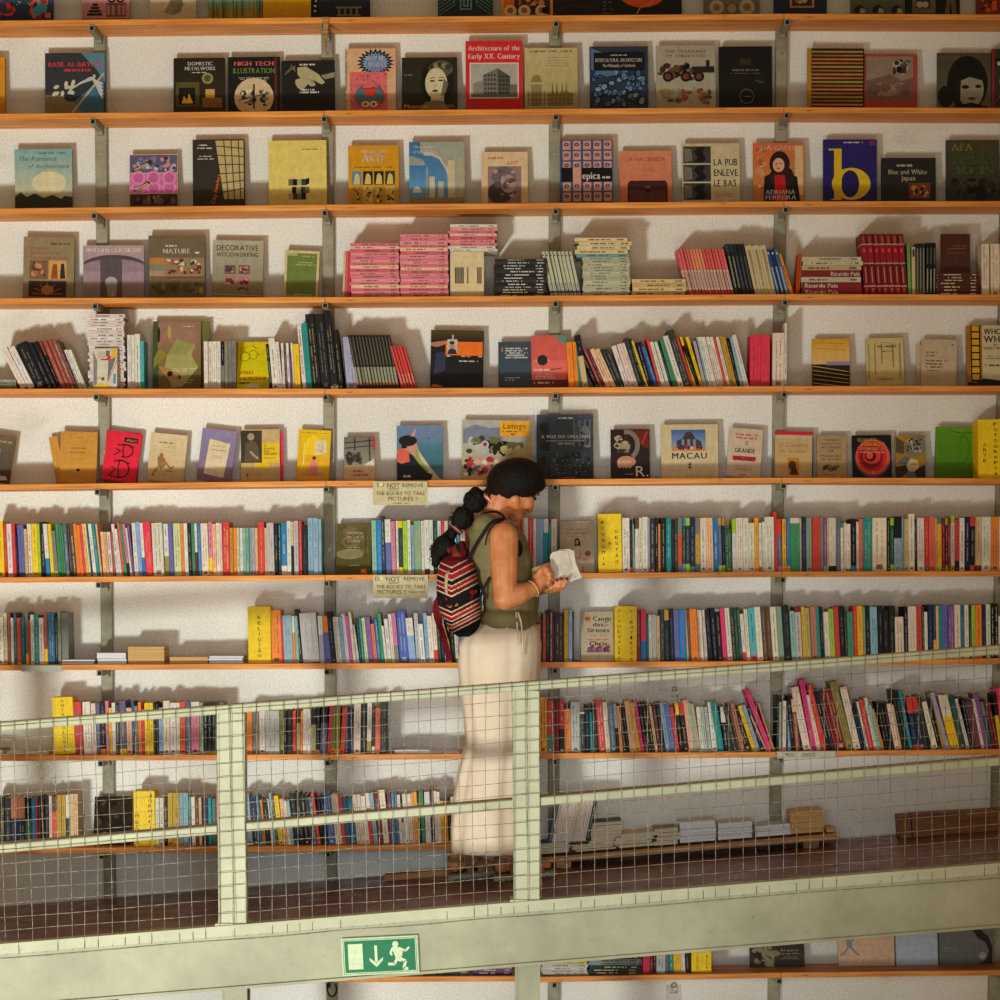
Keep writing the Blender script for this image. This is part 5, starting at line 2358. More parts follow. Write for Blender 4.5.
def a(A):
    A.R(0, 0, 1, 1, (202, 184, 156))
    K = (48, 42, 40)
    for k, (c1, c2) in enumerate((((236, 120, 40), (90, 130, 50)), ((236, 120, 40), (110, 150, 40)))):
        y = .79 - k * .07
        A.P([(.16, y + .02), (.34, y + .0), (.34, y - .02)], c1)
        A.P([(.72, y + .0), (.9, y + .02), (.78, y - .02)], c2)
    A.T_('O Canto', .14, .81, .94, .9, K, .04)
    A.E(.22, .86, .06, .03, (230, 90, 30))
    A.E(.84, .85, .05, .03, (90, 150, 40))
    A.T_('das', .38, .70, .7, .78, K, .04)
    A.T_('Sirenes', .2, .58, .88, .67, K, .04)
    A.D(.26, .51, .76, .53, (150, 130, 110), 1, 3)
    for x in (.18, .42, .66):
        A.P([(x, .44), (x + .22, .44), (x + .1, .41)], (226, 110, 60))
        A.P([(x + .04, .27), (x + .24, .27), (x + .2, .34), (x, .24)], (200, 70, 60))
        A.P([(x, .18), (x + .24, .18), (x + .18, .28), (x + .04, .28)], (110, 40, 90))
    A.T_('Chris', .26, .31, .8, .4, K, .05)
    A.D(.22, .19, .88, .28, (150, 120, 140), 1, 3, .8)


displayed(7, 581.3, 614, 611.5, a, 'cream book lettered O Canto das Sirenes with colourful streaks', (190, 170, 140), .016, base=-.15)


# ---------------- shelf ten: a dark picture book
def a(A):
    A.R(0, 0, 1, 1, (40, 28, 20))
    A.S(.02, .3, .98, .98, [(84, 60, 36), (30, 22, 18), (60, 44, 28), (20, 16, 14)], 40, 4, .06, .16)
    A.S(.1, .02, .9, .3, [(120, 100, 84), (160, 140, 120), (70, 56, 48)], 24, 5, .04, .1)
    A.E(.5, .16, .22, .08, (150, 134, 118))


displayed(9, 93, 130, 796.5, a, 'dark brown picture book standing before the first upright, lowest left shelf', (40, 28, 20), .03, base=-.13)


# ---------------- under the ramp
def a(A):
    A.R(0, 0, 1, 1, (60, 48, 34))
    A.E(.22, .34, .14, .16, (150, 134, 104))
    A.E(.46, .44, .1, .1, (140, 124, 96))
    A.S(.02, .04, .5, .8, [(150, 134, 104), (40, 32, 24), (96, 84, 62)], 40, 3, .04, .1)
    A.P([(.3, .0), (.46, .02), (.4, .2), (.26, .14)], (170, 156, 124))
    A.T_('Arquivo', .56, .5, .9, .58, (190, 180, 150), .02)
    A.T_('Fotográfico', .52, .4, .94, .47, (190, 180, 150), .02)
    A.D(.56, .26, .92, .36, (150, 140, 110), 2, 4, .4)


displayed(10, 750, 804.5, 936, a, 'brown archive photo book below the ramp with small statues', (60, 48, 34), .014)


def a(A):
    A.R(0, 0, 1, 1, (224, 184, 150))
    K = (140, 146, 150)
    A.E(.2, .76, .035, .04, K)
    A.P([(.14, .72), (.24, .72), (.26, .5), (.16, .5)], K)
    for pts in ([(.18, .7), (.08, .82)], [(.24, .7), (.34, .8)], [(.18, .5), (.1, .36), (.04, .3)], [(.24, .5), (.32, .36), (.38, .3)]):
        A.L(pts, .04, K)
    A.R(.6, .8, .94, .82, (110, 110, 110))
    A.L([(.7, .8), (.7, .98)], .02, (90, 90, 90))
    A.L([(.84, .8), (.84, .98)], .02, (90, 90, 90))
    A.D(.66, .24, .94, .32, (200, 140, 110), 2, 3, .4)


displayed(10, 838.5, 894.5, 930, a, 'peach book with leaping grey figures, below the ramp', (200, 160, 130), .014)
displayed(10, 896.5, 938, 926, lambda A: A.G(0, 0, 1, 1, (190, 200, 210), (180, 192, 206)), 'plain pale blue book standing below the ramp', (190, 200, 210), .012)


def a(A):
    A.G(0, 0, 1, 1, (104, 104, 96), (118, 118, 112))
    A.P([(.3, .98), (.46, .8), (.62, .76), (.7, .6), (.84, .5), (.9, .3), (.84, .1), (.7, .02), (.96, .02), (.97, .4), (.9, .62), (.74, .8), (.6, .98)], (40, 26, 28))
    A.P([(.4, .9), (.56, .82), (.62, .86), (.5, .96)], (170, 120, 120))
    A.P([(.7, .2), (.8, .3), (.86, .2), (.78, .1)], (170, 150, 150))
    A.D(.06, .3, .34, .42, (150, 150, 140), 3, 4, .3)


displayed(10, 939.5, 994.5, 920, a, 'grey book with a dark twisted arm, last below the ramp', (90, 90, 84), .02)
# ================================================================== books standing spine-out
ORD = ('first second third fourth fifth sixth seventh eighth ninth tenth eleventh twelfth thirteenth fourteenth fifteenth sixteenth seventeenth '
       'eighteenth nineteenth twentieth').split()


def ordw(n):
    if n <= 20:
        return ORD[n - 1]
    t = {2: 'twenty', 3: 'thirty', 4: 'forty', 5: 'fifty'}[n // 10]
    return {2: 'twentieth', 3: 'thirtieth', 4: 'fortieth', 5: 'fiftieth'}[n // 10] if n % 10 == 0 else t + '-' + ORD[n % 10 - 1]


SP = []      # every spine book: dict


def lum(c):
    c = PAL[c] if isinstance(c, str) else c
    return .3 * c[0] + .6 * c[1] + .1 * c[2]


def spines(row, data, Y=-.168, end=None):
    lean, top, anchor, cnt = 0, None, None, 0
    toks = data.split()
    items = []
    for t_ in toks:
        if t_[0] == 'L' and t_[1:].replace('-', '').replace('.', '').isdigit():
            lean = float(t_[1:])
            continue
        if t_[0] == 'H' and t_[1:].replace('.', '').isdigit():
            top = float(t_[1:])
            continue
        if t_[0] == '@':
            items.append(('A', t_[1:].replace('_', ' ')))
            continue
        parts = t_.split('/')
        h = parts[0]
        i = 0
        while i < len(h) and (h[i].isdigit() or h[i] in '.-'):
            i += 1
        x = float(h[:i])
        rest = h[i:]
        tp, ln = top, lean
        if '~' in rest:
            rest, q = rest.split('~')
            ln = float(q)
        if '^' in rest:
            rest, q = rest.split('^')
            tp = float(q)
        bands = []
        for p in parts[1:]:
            w_, c_, f_ = p.split('.', 2)
            bands.append((w_, c_, float('.' + f_)))
        items.append((x, rest, tp, ln, bands))
    xs = [it for it in items]
    for i, it in enumerate(items):
        if it[0] == 'A':
            anchor, cnt = it[1], 0
            continue
        x, c_, tp, ln, bands = it
        if c_ == '_':
            continue
        nx = next((q[0] for q in items[i + 1:] if q[0] != 'A'), None)
        if nx is None:
            continue
        cnt += 1
        SP.append(dict(row=row, x0=x, x1=nx, c=c_, top=tp, lean=ln, bands=bands, Y=Y, anchor=anchor, n=cnt))


spines(6, """@start_of_the_seventh_shelf H524 L-1.5 -4ye^521 5r 8.3w 13.3r 17k^536 18.8pb^525 25.5tn^529 28.8bn 33ye 39lm 41.5k^522 L-3 46.3w/b.bl.35/t.w.3
50.6ye 54.6gy^531/b.lm.12 58.6gn 61.8gn 64gn^525 66.2sl/b.gy.1 L-4 70br 73.4br 77.3o 80.8o^525 84hp^525 L-5 86.5ye 89.6w 91.5dn^525 93w 97te~-5.5 100.6pe 102.6_
@leftmost_upright L-3 H532 103.5pe 107tn 109.6bn 113.5rb L-5 116.5w^524 119.8w^529 L-5 122.5sa^523 125gn^524 127.6pk^524/b.k.25 130.5w^528 132.5pu^525 L-3 134.8w^523 139sk^522 143w^523/b.bl.35
146.2hr^522 153.6iv^523~-2 164.6w^524~-1.5/b.ol.38 170pb^524~-2 H523.5 L-1.5 174.6sc 182o 185.2w 189k 192.6gn 196w/b.mr.45 198.6bl 202.2bn L-1 209.4pk^522/b.ye.33 213.3pe^524 217bn^523 221w
L-.5 223re^522.5 230.3mu^528 233.6o^528 237.4sc^528 240w^528 243.4mt^528 246.4sg^528 249.6mt^528 252.4lv^528 255.4tn^528 258.4re^522 265tn^528 267.6lg^523~-1 274.9k 278.4dn 281.7bl^523/b.bn.18
287.4w^521 291.6tn^522/b.k.55 294.3lg^521 299re^521 302.5k^525 308.3sb^518 313.5sb^518 318.8sb^519 322_""")
spines(6, """@olive_Histórias_book H521 L-1 372.5mt^520.5 377.2bl^520.5 382.6dg^516~-2 386.2w^519.5~-1.5/b.pb.58 392pk^521.5~-1.5 396.6w 399.3dg/t.ye.13/b.ye.13 403.4lm 408.2w^520 411.6sb^525 414.8sg 422bn 425w^520/b.mr.1
430w^520 434dn 438.3w 442re^520 445.4w^521 449sg 453w 457bl 461iv 466re 470w 474te 478w 482_""")
spines(6, """@woman's_shoulder H519 L0 505w^519.5 509w 513.4w^520 518re^518 520.8ro^518.5 523.4w^518 528.3re^518 533.2bn^519 536.4sb^519 543.4w/b.te.75 548.5te^523 551.2iv^519 557_""", Y=-.16)
spines(6, """@yellow_Economia_box H518 L-.8 622.8w 630.2k^520/b.re.1 L-1.5 632.8mt^524 L-.5 635.4w/t.br.2 639.2bn 642.4w^517 648.2lv 650.2dg^518.5/b.hp.04 655.2k 658.4o^524 660.8k 666.2te 671.8k^519 674.6dg^520 678ro/t.gy.3/b.gy.15 682.4dn/t.bl.15/b.sk.15
685.8dg/t.lm.14/b.lm.15 690.2nv^517/b.gn.1 L-1 695.2mu/t.gy.3/b.sl.15 700.6iv L-1.5 706.7pe 714bl 719sl/t.mu.14/b.lm.12 722.4k/t.mu.14/b.lm.12 725.6dn^529 L-1 732.7w^519/t.lm.28 736.4bn 743.5w 749.2iv^523 755.2am 759.2w^523/b.ro.1
762.4w^522 765.3bn^517 L-2 774.6re^512 778.3sl^519/t.re.3/b.pk.1 L-1 782.8am^519 786.7bl/b.am.1 790.7gn/t.iv.1 800.2tn
@fourth_upright 802nv^517 L-.8 806.7sg 812.2re 820.6gy 823.9pu^519/b.mt.1 827.3tn 829.2iv/b.k.1 836.5sl^517.5 841w^523/t.gn.1 843.6w^523 847bn^524/b.gn.05 851k^519/b.bl.1 856.6iv^522 859.2sa^519 863.3te 872.2bn 887k 890.4dn/t.lm.14/b.lm.12
894.4sb^516.5/t.k.4 902sb^518 903.8tn^519 L-2 908.9w^514~-1 915k^519 L-1 917.7bn 924.7re^517/b.sl.1 929.2sa^517 935.6tn 937.7am^517/t.gn.13/b.lm.1 942dr 945.7mr/t.lm.13/b.lm.1 948.1dr 950.6iv^516/t.lm.13/b.lm.1 955.2re^520/b.k.2
L-.5 959.4w 964.7nv^517 970.2k^517/t.re.17/b.re.1 974.8tn^517/b.dr.1 981.6w^517 991o^517 999w^517 1008_""", Y=-.165)

spines(7, """@start_of_the_eighth_shelf H613 L-.4 -5w^617.5 4.2sc 7.9rb 11.4w^618 14.1st 17.4ro^618/b.ye.06 21.4st^618 26gy^612/b.ye.2 28.9re^620 31.1w^615 34.8te^615.5 39.4bn^618 44.4rb/b.ye.3 48.2st 55.4dg^617 58.2gy^612 61.6gy^613 69_""")
spines(7, """@yellow_Religião_box H616 L-1 271.5o^610 282.2hr^617~-2 L-2 284.4sb^615.5 293.7w^616/b.o.65 296.4mt 299.7k^609.5~-5 303.2lg^613~-4 320.2w^616~-2.5/b.lv.6 L-2.5 325o^616/b.pb.65 331.7k^612~-5 L-4 336.6w^617 339w^617 342.4sk^617 L-5 346.2w^614
350mg 353.4bn^612 356.4w^625 L-4 359.8dg^618 362.4te^618 365sc^618 L-4 368.9pu^617 374sa^624 378.3bl^619 381.3gn^613 385.2w^626 387.8w^619/b.lm.08 391.9bn^614 395.5pk^613/b.gy.35 399.6bp^611 409.5w^618/b.sk.6 L-3 416.6lg^613 421w^624 425.9sk^613
429.8bn^616 434.8bn^613/b.re.25 438.7dg^616 442k^618 445w^618 447.4ye^620~-4 451.9k^620 456w 460bl 465w 470_""")
spines(7, """@woman's_waist H614 L0 536tn 540.5k 542.8ro^615 546k^610.5 549.6pl^611 553dr^613 554.3db^613 564.1am^610 568.4sb^610 572.4k^612 574_""")
spines(7, """@yellow_Científica_box H610 L-.8 637.2dr 641.2hr/b.bl.4 646.6st^616 L-1 649w^615 652.5lg^615 657.2tn^616 660.6dg L-2 665k/t.mu.2 670.4k^609 675.1pb 680.4bl L-3 686.8bn 689.3br 691.8o^609 699.2tn 701.6bn 704.4w L-4 708.1k 713.2k^608 718.4k^609/t.sg.05
723.3hp^608 727.9bn^608 L-4 733.1dg^608 736.9dn^608 740dn^608 743.3w^614/b.re.18 747.2iv^609 751.1tq^607.7/b.hp.1 757.9w^607 763.9br^607 768.5br^607 773.3bn^607 779.5sg^606.5 784.9k^605.5
@fourth_upright,_eighth_shelf L-3 792mt^611 796.8lg^607/t.dr.1 803am^606.7 806.9kh^608 811.7tc^607 818.4te^607 821.5k^607 825w^612 831lm^609 835.8re^607 841k^606 845.8dg^607 L-2 848.2gn^612 854.5re^606.5 858.1am^606 864sg^607 866.5k^606 871.1sb^607
L-1.5 878.5k^606 883.7k 889.4k^606 895.8iv^617 904.6k^607 908.6iv^606.5 917.3re^606 922.4dg^607 925.3w^612 928.4nv^605 933.8dn^605/b.am.35 936.9pe^606 939.4te^605 942.8pb^605 948.2pu^606 955.2bn^605 961.3st^605 965.3w^605 969.4dg^605 972.2lm^605.5 976.3o^605
982.5nv^605 986.6w^604.5 991.4k^605 995k^604 999iv^616 1006_""", Y=-.165)

spines(8, """@yellow_Antropologia_box H703 L-1.5 76re^702~-2.5 84.1w^702 L-1 92.1bn^703.5 L-.7 97sl^703 100.9k^703/b.o.1 106.2pk^701 109.7ye^708 112.6w^703 116.4br^705 120.1sl^701/b.ye.1 126.7pe^708 132.7st^702 135.1gy^706 L-.5 138.7o^702.5 142hr^709 145.1ye^703 150ye^703 154k^703
156.6dg^704 L0 158.9sk^708 163.4bn^701 170w^703 176.7w^703 180.1ro^702 185.9sl^702 190.8pk^702/t.w.1 199.8sg^703 203.6k^703/b.ye.06 207.8k^703/b.ye.06 212k^703/b.ye.06 216nv^703 220gy 224_""")
spines(8, """@left_railing_post,_ninth_shelf H711 L0 243.7ro 246.9o 252.5gy 256gy 259.3bn 265.3lg^711 279.7ol^711 283.4k^711 287k^710/b.gn.08 292.7re^711 L.5 296.2kh^710/t.k.3 300.2o 302.5w^709 306.6w^709 310.6kh^709/t.k.35 315.8k^708/b.o.08 L1.5 319.7sl^707/t.k.35
326.8hr^706~3 L1 330.2ol^707/b.am.1 335ol^707/b.am.1 L3 339.6ro^708 L0 344.4sl^708/b.mr.1 348.6nv^708 L.8 353.2iv^704 360.4k^704 L1 366.4bn^703/b.ol.25 L.5 371.2dg^708/b.w.15 374.7sa^708 L0 380.2dg^702 387_""")
spines(8, """@second_railing_post H702 L-.4 539am^697 547.5re^701/b.gn.35 553dr^701 556dr^701 559.5re^700/b.k.45 L-1 564.5o^704/t.k.1 571.4lg^702 580.1dg^712/t.w.05 585.6k^705 590te^712 L-2.5 593.4k^704 L-4 599.3re^700 606.1iv^702 610.8sl^703 617sb^704/b.k.5 619.9o^706 L-6 623.5k^704 627.3k^706
630.1pe^701 L-8 635.2am^703 641.4hp^701 L-7 644.9k^703 648.4db^702 652db^704 655.4tn^706 658.4mr^704 662.3k^703 L-7 665.9sb^702.5 670.5pb^704 676re^707 L-6 680.2k^703/t.ye.25 684k^703/t.re.25 L-7 689.1pe^700 694.5mt^703 697.6tn^704 L-5 700.8w^707 704.6lg^707 708.5lg^707 712.1w^702
717.9te^702~-8 724.6k^707/t.bn.35 L-11 729.4dg^706 733.6dg^707 738.4br^704 740.8tc^703 L-15 745.3k^707 752.5ye^706 756.8sb^705 760.7k^706 766.2pe^716~-16 767.9hp^690~-24 773.2tc^703~-16 775.6_""")
spines(8, """@fourth_upright,_behind_the_mesh L0 776.2k^696 779mt^702 781.3re^702 782.9bn^701 786.2dg^700 788sk^700 L-5 791.2k^700 795.8rb^699/t.pe.25 L-13 800.3k^696 803.6bn^687 811.3hp^680 817bn^695~-11 L-15 821.5re^685 827.7k^690 831.6dg^691 835.2re^692 837.5dr^689 846.8ol^682~-18 L-15 854.2bn^687
L-11 861.4k^702 864.4nv^702 866.8w^702 869.2re^700 874.3bn^698 878mt^705 882.2o^709 L-9 884.9k^702 888k^703 891.2k^703 895.2bn^704 899.8tn^705 L-12 902.4k^690 906k^692 909.5te^691 L-8 913.2nv^698/t.re.3/b.re.08 919.2nv^697/t.re.3/b.re.08 925.3dg^700 L-12 928.4k^696 932.2bn^702 938.4k^703
942.2mu^694 945.8lv^693~-16 L-13 950.2ye^695/t.bn.4 954.6ye^695/t.bn.4 960.1dn^696 966.6bn^699 L-10 970.4k^698 973.2dg^699 975.8pl^702 981.6bn^699 985.2pu^694~-12 989.6dn^702/t.gy.3 993mr^700 996.5dr^702 L-8 999.5ye^694/t.k.4 1003hr^688 1008_""")

spines(9, """@start_of_the_lowest_left_shelf L0 H798 -6dg 1.4k 5k 11.2nv/t.tc.42 18.3nv/t.tc.42 25.3gn/t.k.45 31.6bl 35.9re 38k^797 41.6k 45.2k 49.3bn^796 52.4ro^797/t.br.3 57.5mu^795 61.7mu^795 66.2nv^795/t.w.45 70.4tn^794 74.4tn^794 78.5_""", Y=-.16)
spines(9, """@yellow_Jornalismo_box H798 L0 155.6iv 159.4iv 164k 168mu^793 173mu^793 L-.6 179.7sb^793 184sb^793 189dn^797/t.te.4 192bn^797 195.8br^798 199.4tn^798 202.4nv^798 208.6te^798 212.5te^799 216.4re 218k 222_""", Y=-.16)
spines(9, """@left_railing_post,_lowest_shelf H797 L-4 243k 247.4sb^794 253.3nv^797 259.9bl 262.6o^800 266.5k^800 L-5 271.3bn^799 273.8sb^793 276.4br^797 279ye^796~-6 284.4pe^799 288.4bn^801 291.4sb^801 L-5 294.6k^793 299.8k^793 305.2k^795 309.6dg^795 313.4sl^797 317.3re^794~-7 321.4k^796
325nv^795 328.6bp^793 L-5 335.8bn^794 342.6re^797 346.7st^798 351.4st^798 357.2bn^795 361.4bn^795 365.6w^796 370.2re^793/t.bn.3 374.2sb^793 378.4mr^792 383.7bn^790 L-3 389.8pl^792 393.9bl^793 397.1sl^793 400w^795 403.2k^797/b.w.45 L-3 405bn^794 409.8bn^794 413.8pe^793 415.9am^792 419.8k^791
422.3gn^792 L-2 426w^792 431.7dg^789 435.4bn^791 438.4w^792 441.6am^801 445.6am^801 449k^797 452.4bn 456_""", Y=-.16)
spines(10, """@black_pile_below_the_ramp H950 L0 642.7hr^950 650dr^950 653.2k^951 656.4lg^950 L-1 665.6sl^951 669.6te^950 673.9am^948 681sc^948 683w^948 685.6k^948 690_""", Y=-.16)
# fifth shelf
spines(4, """@grey_magazine_pile L-20 21w^348 28.4w^347 36k^343 48k^343/t.k.3 53.4k^342 58.6db^341/t.rb.3 L-19 62rb^341 67rb^340 71.5rb^340 76br^340~-20 L-15 79w^350 83.4w^350 87.2_""", Y=-.16)
spines(4, """@tall_white_magazine_pile L0 H335 127.5w 131.4w 135w^334 140.6tq^341 144.2_""", Y=-.15)
spines(4, """@torn-leaf_book L0 H341.5 204w 208.2w 212.4w 216.6w 221k/b.gy.5 224.6gy 228.2gy 232.2gy 236.3_""", Y=-.15)
spines(4, """@yellow_Jonas_book L-4 270k^344 272.6w^338 279w^342 L-2 283w^343 285.6br^347 288w^343 290.8pu^356 292.6w^343 295ye^344 301_""", Y=-.16)
spines(4, """@second_upright,_fifth_shelf L-5 302.4w^326 306.8te^323 L-7 312.4k^314 321.6k^314 331k^314/b.w.05 L-6 338.6k^330 344.2_ 346.8lv^337~-4 357.2_""", Y=-.16)
spines(4, """@pink_eye_book L-3 569o^342 575o^342 L-5 579gn^342 583k^335~-8/b.tn.6 588.6_ L-17 596k^351 600rb^349 603.4mr^349 606.8pe^349 612pe^349 L-16 617dg^349 620.4dg^349 L-14 625.4w^346 630.6bn^344 636.4bn^343 L-15 639dg^338 643.4dg^339 646.6ye^341 L-13 649nv^342 652nv^342 655.4bl^347
658.8re^338 662.2w^342 666.6w^342 L-14 670.6nv^342 673.4gn^339 L-16 679w^336 684.5dg^330~-18 692.2re^338 L-15 694.8ye^337 697.4k^346 700.6ye^337 L-11 704lv^341 707.2sb^337 L-12 709.6w^337 713.2w^337 717.2w^337 721.4w^337 725.2ro^339 727.6w^337 731.2mu^336 734.2mu^337 737.6k^338 L-11 740.6sb^337
745w^335~-13 749.4_ L0 749.9hr^335 761hr^335 769.9_ 772.3bn^333 784.2w^323 787_""", Y=-.155)
# fourth shelf: beige classics at the end
spines(3, """@brown_standing_book H244 L-1 981.8bn 989.8_ 990.8bn 1000.2_ 1000.8bn 1010_""", Y=-.15)


def build_spine(d, mbs, individual):
    """geometry in the frame of the book: origin at its lower left front corner"""
    row, Y = d['row'], d['Y'] + rs.uniform(-.008, .008)
    d['Yr'] = Y
    rowy = ROWS[row][0][2] - 10
    p0, p1 = U(d['x0'], rowy, Y), U(d['x1'], rowy, Y)
    W = p1.x - p0.x
    xc = (p0.x + p1.x) / 2
    zt = U((d['x0'] + d['x1']) / 2 + d['lean'], d['top'], Y).z
    z0 = shz(row, xc)
    H = max(zt - z0, .02)
    ang = math.atan2(d['lean'] / 251., H)
    w = W * math.cos(ang) - .0006
    h = (H - abs(math.sin(ang)) * w * .5) / math.cos(ang)
    dep = min(.152, h * .68) if not individual else min(.15, h * (.62 + .08 * rs.random()))
    dep = min(dep, abs(Y) - .034)
    if ang > 0:
        T = Matrix.Translation((p0.x + W, Y, z0 + .0004)) @ Matrix.Rotation(ang, 4, 'Y') @ Matrix.Translation((-w, 0, 0))
    else:
        T = Matrix.Translation((p0.x, Y, z0 + .0004)) @ Matrix.Rotation(ang, 4, 'Y')
    return T, w, h, dep


rs = random.Random(11)
DASHDARK = [(50, 44, 40), (60, 50, 60), (90, 40, 36), (70, 70, 80)]
DASHLIGHT = [(226, 218, 200), (236, 230, 220), (226, 206, 140), (200, 200, 200)]


def spine_mesh(mb, d, w, h, dep, T=None, pages=None):
    base = PAL[d['c']]
    jit = [max(0, min(255, v + rs.uniform(-7, 7))) for v in base]
    segs = []       # (z0, z1, colour)
    tz, bz = 1., 0.
    for (wh, c_, f) in d['bands']:
        if wh == 't':
            tz = 1 - f
            segs.append((1 - f, 1, PAL[c_]))
        else:
            bz = f
            segs.append((0, f, PAL[c_]))
    segs.append((bz, tz, jit))
    ct = min(.0012, w * .15)
    ch = min(.0016, w * .22)
    prof = [(ch, 0), (w - ch, 0), (w, ch), (w, dep), (w - ct, dep), (w - ct, ct + .0004), (ct, ct + .0004), (ct, dep), (0, dep), (0, ch)]
    for (a_, b_, c_) in segs:
        mb.prism(prof, a_ * h, b_ * h, s2l(c_), 0, a_ == 0, b_ == 1, T=T)
    pg = mb if pages is None else pages
    if w > .004:
        pg.box(ct + .0001, w - ct - .0001, ct + .0006, dep - .003, .002, h - .0025, (1, 1, 1), 1 if pages is None else 0, T=T)
    # print on the spine
    A = Art(mb, w, h, T=T)
    A.y = -.0001
    lu = .3 * jit[0] + .6 * jit[1] + .1 * jit[2]
    k = rs.choice(DASHDARK if lu > 105 else DASHLIGHT)
    ncol = 1 if w < .026 else 2
    z = h * (bz + .04)
    ze = h * (tz - .05)
    two = rs.random() < .3
    mixf = rs.uniform(.35, .8)
    kk = s2l([a_ * mixf + b_ * (1 - mixf) for a_, b_ in zip(k, jit)])
    if rs.random() < .16:
        kk = s2l(rs.choice([(190, 50, 50), (60, 90, 140), (200, 150, 50)]))
    for cidx in range(ncol):
        cx = w * ((cidx + 1) / (ncol + 1))
        z = h * (bz + .05 + .05 * rs.random())
        start = z + (ze - z) * rs.random() * .25
        stop = ze - (ze - z) * rs.random() * .25
        cw = min(w * (.22 if ncol == 1 else .12), .0036) * rs.uniform(.7, 1.3)
        z = start
        gap_at = start + (stop - start) * rs.uniform(.3, .7)
        while z < stop:
            L_ = rs.uniform(.0016, .0034)
            if rs.random() < .86 and not (gap_at < z < gap_at + .012):
                mb.face([T @ Vector(q) if T else Vector(q) for q in ((cx - cw / 2, -.00012, z), (cx + cw / 2, -.00012, z), (cx + cw / 2, -.00012, z + L_), (cx - cw / 2, -.00012, z + L_))], kk)
            z += L_ + .0012
    if h > .1 and rs.random() < .7:
        q = w * .22
        mb.face([T @ Vector(p) if T else Vector(p) for p in ((w / 2 - q, -.00014, h * .03), (w / 2 + q, -.00014, h * .03), (w / 2 + q, -.00014, h * .03 + q * 1.6), (w / 2 - q, -.00014, h * .03 + q * 1.6))], kk)


for d in SP:
    d['area'] = (d['x1'] - d['x0']) * (ROWS[d['row']][0][2] - d['top'])
    if d['x0'] < -4 or d['x0'] > 1001:
        d['area'] *= .3
    if d['row'] == 6 and 452 < d['x0'] < 500 or d['row'] == 7 and 454 < d['x0'] < 480 or (d['row'] in (8, 9) and 217 < d['x0'] < 242):
        d['area'] = 0
order = sorted(SP, key=lambda d: -d['area'])
keep = set(id(d) for d in order[:300])
rest = MB()
SHN = {3: 'fourth', 4: 'fifth', 6: 'seventh', 7: 'eighth', 8: 'ninth', 9: 'tenth', 10: 'bottom'}
for i, d in enumerate(SP):
    ind = id(d) in keep
    T, w, h, dep = build_spine(d, None, ind)
    if w <= .0012:
        continue
    if not ind:
        spine_mesh(rest, d, w, h, dep, T=T)
        continue
    e = empty('book')
    e.matrix_world = T
    mb, pg = MB(), MB()
    spine_mesh(mb, d, w, h, dep, None, pg)
    mb.build('cover', M['print'], e)
    if pg.v:
        pg.build('page_block', M['paper'], e)
    size = 'thick' if w > .030 else ('thin' if w < .0155 else '')
    lean_ = 'leaning' if abs(d['lean']) >= 7 else ''
    bnd = ''
    if d['bands']:
        wh, c_, f = d['bands'][0]
        if CN[c_] != CN[d['c']]:
            bnd = 'with %s %s' % (CN[c_], 'head' if wh == 't' else 'foot')
    parts = ' '.join(x for x in (size, lean_, CN[d['c']], 'book') if x)
    lab = '%s %s, %s spine right of the %s' % (parts, bnd, ordw(d['n']), d['anchor'])
    lab = lab.replace(' ,', ',')
    if len(lab.split()) > 16:
        lab = '%s, %s spine right of the %s' % (' '.join(x for x in (lean_, CN[d['c']], 'book') if x), ordw(d['n']), d['anchor'])
    if len(lab.split()) > 16:
        print('LONG', lab)
    tag(e, lab, 'book', 'books spine-out on the %s shelf' % SHN[d['row']])
o = rest.build('narrow_books', [M['print'], M['paper']])
tag(o, 'the many narrowest spines squeezed in between the wider books on all lower shelves', 'books', None, 'stuff')


# ---------------- yellow subject dividers
def divider(row, x0, x1, ytop, cols, label, lean=0, Y=-.17, dep=.12):
    rowy = ROWS[row][0][2] - 10
    p0, p1 = U(x0, rowy, Y), U(x1, rowy, Y)
    W = p1.x - p0.x
    z0 = shz(row, (p0.x + p1.x) / 2)
    H = U(x0, ytop, Y).z - z0
    ang = math.atan2(lean / 251., H)
    e = empty('divider_box')
    e.matrix_world = Matrix.Translation((p0.x, Y, z0 + .0004)) @ Matrix.Rotation(ang, 4, 'Y')
    mb = MB()
    kb = col((244, 204, 12))
    q = .002
    prof = [(q, 0), (W - q, 0), (W, q), (W, dep), (0, dep), (0, q)]
    mb.prism(prof, 0, H, kb)
    A = Art(mb, W, H)
    for (t_, cx, t0, b0, w_) in cols:
        A.V_(t_, cx, t0, b0, (96, 84, 14), w_)
    mb.build('box_front', M['print'], e)
    # a strip of card folded over the upper edge
    mb = MB()
    mb.box(.001, W - .001, .001, dep * .6, H + .0002, H + .0014, col((214, 176, 10)))
    mb.build('folded_flap', M['print'], e)
    tag(e, label, 'divider', 'yellow subject dividers')


